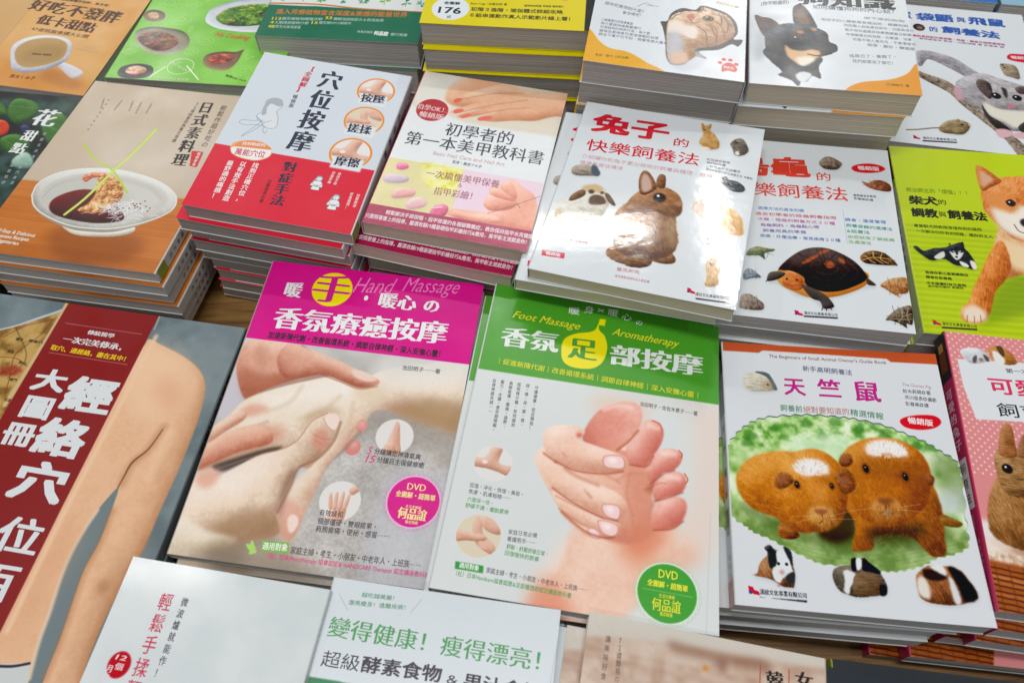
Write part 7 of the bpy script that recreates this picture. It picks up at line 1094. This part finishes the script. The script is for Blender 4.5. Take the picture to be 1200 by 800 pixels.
# front row
b = mk('pink', .0100, -1, art_pink, text_pink, rough=.3, spine='#a89c94', back='#d9dcdc', sd=1, label='magenta-topped hand massage book showing hands holding a hand, top of its stack')
b.done(); stack(b, 6, 'stack topped by the magenta hand massage book', [(.003, -.004, .4), (-.002, .002, -.6)])
b = mk('green', .0120, -1, art_green, text_green, rough=.3, spine='#cfd4d3', back='#4fa032', sd=2, lift=.0018, label='green-topped foot massage book showing hands pressing a foot, top of its stack')
b.done(); stack(b, 7, 'stack topped by the green foot massage book', [(-.006, -.002, .9), (-.004, .003, .3), (.002, 0, -.4)])
b = mk('guinea', .0150, -1, art_guinea, text_guinea, rough=.14, rip=.3, spine='#d0d4d6', back='#d0d4d6', gloss=.16, lift=.003, sd=3, label='white book with two ginger guinea pigs on its cover, top of its stack')
T = b.t*1000; b.spine_patch(0, 26, 0, T-.5, '#26302c'); b.spine_patch(26, 60, 0, T-.5, '#88a09a'); b.spine_text('天竺鼠', 62, 112, T*.45, 6.5, '#a8286c', 'bold'); b.spine_patch(118, 122, T*.3, T*.6, '#c82c30', 0); b.spine_patch(130, 148, T*.25, T*.75, '#6c4c38', 0); b.spine_text('漢欣出版', 160, 184, T*.45, 4, '#b03048', 'med'); b.spine_patch(b.H*1000-17, b.H*1000, 0, T-.5, '#b4502c', 0)
b.done(); stack(b, 4, 'stack topped by the guinea pig book', [(-.009, .002, .3), (-.020, .0015, .6), (-.022, -.001, .3)])
b = mk('bunnypink', .0160, -1, art_bunnypink, text_bunnypink, rough=.3, spine='#b02450', back='#c8506c', sd=4, label='pink polka-dot rabbit keeping book with dark and magenta spine, top of its stack')
b.done(); stack(b, 7, 'stack topped by the pink polka-dot rabbit book', [(.006, -.006, .5), (.001, -.010, .2), (-.012, -.004, 1.5), (-.03, -.014, 2), (-.05, -.012, 2)], lettered=1)
b = mk('meridian', .0120, 1, merart, text_meridian, rough=.38, spine='#5c666a', back='#6e787c', paper=GREYP, sd=5, label='grey meridian chart book with dark red banner and a bare shoulder, top of its stack')
b.done(); stack(b, 6, 'stack topped by the grey meridian book', [(.001, .001, 0), (-.002, .002, .3)])
# middle row
b = mk('rabbit', .0125, -1, art_rabbit, text_rabbit, rough=.09, rip=.26, gloss=.12, spec=.42, spine='#c8ccd0', back='#d0d4d8', paper=CREAM, lift=.002, sd=6, label='glossy white rabbit keeping book with large brown rabbit, lying askew on its stack')
b.done(); stack(b, 8, 'stack topped by the glossy rabbit book', [(-.014, .001, 2.4), (-.005, .030, 1.5), (-.010, .032, 2.2), (-.008, .031, 1.2), (-.01, .03, 1.4)], lettered=1)
b = mk('turtle', .0150, -1, art_turtle, text_turtle, rough=.14, rip=.3, gloss=.16, spine='#c8ccd0', back='#d0d4d8', sd=7, lift=.002, label='white turtle keeping book with a large dark tortoise on its cover, top of its stack')
b.done(); stack(b, 7, 'stack topped by the turtle book', [(.002, .001, .3), (-.002, -.002, -.2), (.001, -.003, 0)])
b = mk('shiba', .0170, -1, art_shiba, text_shiba, rough=.36, spine='#b4c41c', back='#b4c41c', sd=8, label='lime green dog training book with orange shiba on its cover, top of its stack')
b.done(); stack(b, 7, 'stack topped by the lime green shiba book', [(-.002, .001, .2), (.003, 0, -.3)])
b = mk('red', .0130, 1, art_red, text_red, rough=.5, gloss=.5, spine='#d0d4d6', back='#c22438', paper=GREYP, sd=9, lift=.0012, label='white and red acupressure book with three orange rings, top of its stack')
T = b.t*1000; L = b.H*1000; b.spine_patch(L-16, L-1, .3, T-.5, '#7c8c24'); b.spine_text('穴位按摩', 40, 100, T*.5, 7, '#2c3448', 'bold')
b.done(); stack(b, 9, 'stack topped by the red and white acupressure book', [(-.007, -.0045, -.5), (-.005, -.0005, -.3), (-.004, -.003, -.2), (-.003, .0, .2), (.001, .001, .5), (.004, -.001, .2), (.003, -.002, .3)])
b = mk('nail', .0150, -1, nailart, nailtext, rough=.26, rip=.4, gloss=.26, spine='#a82850', back='#a82850', paper=CREAM, sd=10, label='nail care book with manicured hands above a maroon band, top of its stack')
b.done(); stack(b, 7, 'stack topped by the nail care book', [(-.004, -.013, -2.2), (.002, .004, -1), (-.002, .002, .5)], lettered=1)
b = mk('japan', .0120, 1, art_japan, text_japan, rough=.38, gloss=.42, spine='#c9c5bf', back='#b4602c', sd=11, label='beige and brown cookbook with a bowl of sauce on wood, top of its stack')
b.done(); stack(b, 6, 'stack topped by the japanese cookbook', [(.004, -.003, -.3), (.002, -.001, .2), (.006, -.004, .3), (.004, -.002, .1)])
b = mk('dark', .0140, 1, art_dark, text_dark, rough=.38, gloss=.42, spine='#18201e', back='#18201e', sd=12, label='dark flower dessert book with green leaves at the left edge, top of its stack')
b.done(); stack(b, 6, 'stack topped by the dark dessert book')
# back row
b = mk('tan', .012, 1, lambda: Art(*SZ('tan'), '#cfa468', 1), spine='#c49860', back='#c49860', sd=13, label='plain tan cover in the top left corner beside the orange dessert book'); b.done(); stack(b, 4, 'stack topped by the plain tan cover')
b = mk('sweets', .0130, -1, art_sweets, text_sweets, rough=.42, gloss=.45, spine='#c88840', back='#c88840', sd=14, label='orange low calorie dessert book with a white spouted cup of tea, top of its stack')
b.done(); stack(b, 4, 'stack topped by the orange dessert book')
b = mk('cooking', .0130, -1, art_cooking, text_cooking, rough=.36, spine='#6cb430', back='#6cb430', paper=GREYP, sd=15, label='bright green cookbook scattered with small dishes, top of its stack')
b.done(); stack(b, 7, 'stack topped by the bright green cookbook', [(.010, -.006, .6), (.004, -.002, -.3)])
b = mk('herbal', .0280, -1, art_herbal, text_herbal, rough=.3, spine='#0c5c44', back='#c8ccc8', sd=16, label='thick white herb book with dark green band, top of its stack')
b.done(); stack(b, 4, 'stack topped by the thick green-banded herb book', [(-.001, -.001, -1.2), (.002, .004, .5)])
b = mk('yoga', .0215, 1, art_yoga, text_yoga, rough=.3, spine='#1c201e', back='#dccc10', paper=GREYP, rim=plain('#d8c810', .4), sd=17, label='yellow yoga book with black spine and round number badge, top of its stack')
b.done(); stack(b, 7, 'stack topped by the yellow yoga book', [(.001, -.006, .4), (.000, -.009, -.3), (.001, -.013, .5), (.003, .004, .5)])
b = mk('cat', .0220, 1, art_cat, text_cat, rough=.28, rip=.4, spine='#6c5440', back='#d8a018', paper=GREYP, sd=18, label='white cat book with a kitten peering through torn paper, top of its stack')
b.done(); stack(b, 8, 'stack topped by the white kitten book', [(-.0015, .0005, .2), (-.001, -.002, -.4), (-.004, .001, .3)])
b = mk('dog', .0210, -1, art_dog, text_dog, rough=.36, spine='#c8ccd0', back='#d0d4d4', paper=CREAM, sd=19, label='white dog book with a black and tan dog and orange corner, top of its stack')
b.done(); stack(b, 8, 'stack topped by the black and tan dog book', [(-.006, -.0025, .5), (-.007, .001, .3), (-.009, .001, .3)])
b = mk('glider', .0150, -1, art_glider, text_glider, rough=.2, rip=.4, gloss=.2, spine='#c8ccd0', back='#d0d4d8', sd=20, label='white sugar glider book with blue title in the upper right corner, top of its stack')
b.done(); stack(b, 8, 'stack topped by the sugar glider book')
def blue_a():
    A = Art(*SZ('bluea'), '#2464a8', 2); A.rect(0, A.H-14, A.W*.55, A.H+2, '#b8602c'); A.rect(0, A.H-5, A.W, A.H+2, '#2c70bc'); return A
def blue_b():
    A = Art(*SZ('blueb'), '#c0a888', 2); A.rect(-2, A.H-16, A.W+2, A.H+2, '#90b8cc'); A.rect(-2, A.H-19, A.W+2, A.H-16, '#5c7c8c'); return A
b = mk('bluea', .014, -1, blue_a, spine='#204c80', back='#204c80', sd=21, label='blue cover edge at the top of the photo behind the sugar glider book'); b.done(); stack(b, 8, 'stack topped by the blue cover edge')
b = mk('blueb', .014, -1, blue_b, spine='#6c8c9c', back='#6c8c9c', sd=22, label='pale blue cover edge in the very top right corner'); b.done(); stack(b, 8, 'stack topped by the pale blue cover edge')
# nearest row
b = mk('white', .0120, 1, art_white, text_white, rough=.13, rip=.08, spine='#ccd0d0', back='#ccd0d0', sd=23, label='plain white bread making book with red seal and pink lettering, top of its stack')
b.done(); stack(b, 6, 'stack topped by the plain white bread book')
b = mk('ferment', .0120, -1, art_ferment, text_ferment, rough=.3, spine='#d0d4d6', back='#d0d4d6', sd=24, lift=.0016, label='white enzyme diet book with large green title, top of its stack')
b.done(); stack(b, 5, 'stack topped by the white green-titled diet book', [(.011, -.006, -.4), (.004, -.002, .2)])
b = mk('brown', .0120, 1, art_brown, text_brown, rough=.24, rip=.6, spine='#c4b4a0', back='#c8bca8', sd=25, lift=.003, label='pale brown wood-patterned korean cookbook at the bottom edge, top of its stack')
b.done(); stack(b, 4, 'stack topped by the pale brown cookbook', [(-.011, -.007, .3), (.004, -.002, .2)])
b = mk('slate', .0140, -1, lambda: Art(*SZ('slate'), '#30363e', 1.5), rough=.5, spine='#2c323a', back='#2c323a', sd=26, label='dark slate covered book in the bottom right corner, nearest of its pair'); b.done(); stack(b, 3, 'stack topped by the nearest dark slate cover')
b = mk('slateback', .0130, -1, lambda: Art(*SZ('slateback'), '#3a3f44', 1.5), rough=.5, spine='#a0b020', back='#3a3f44', sd=27, label='dark book with yellow-green spine just behind the slate covered book'); b.done()
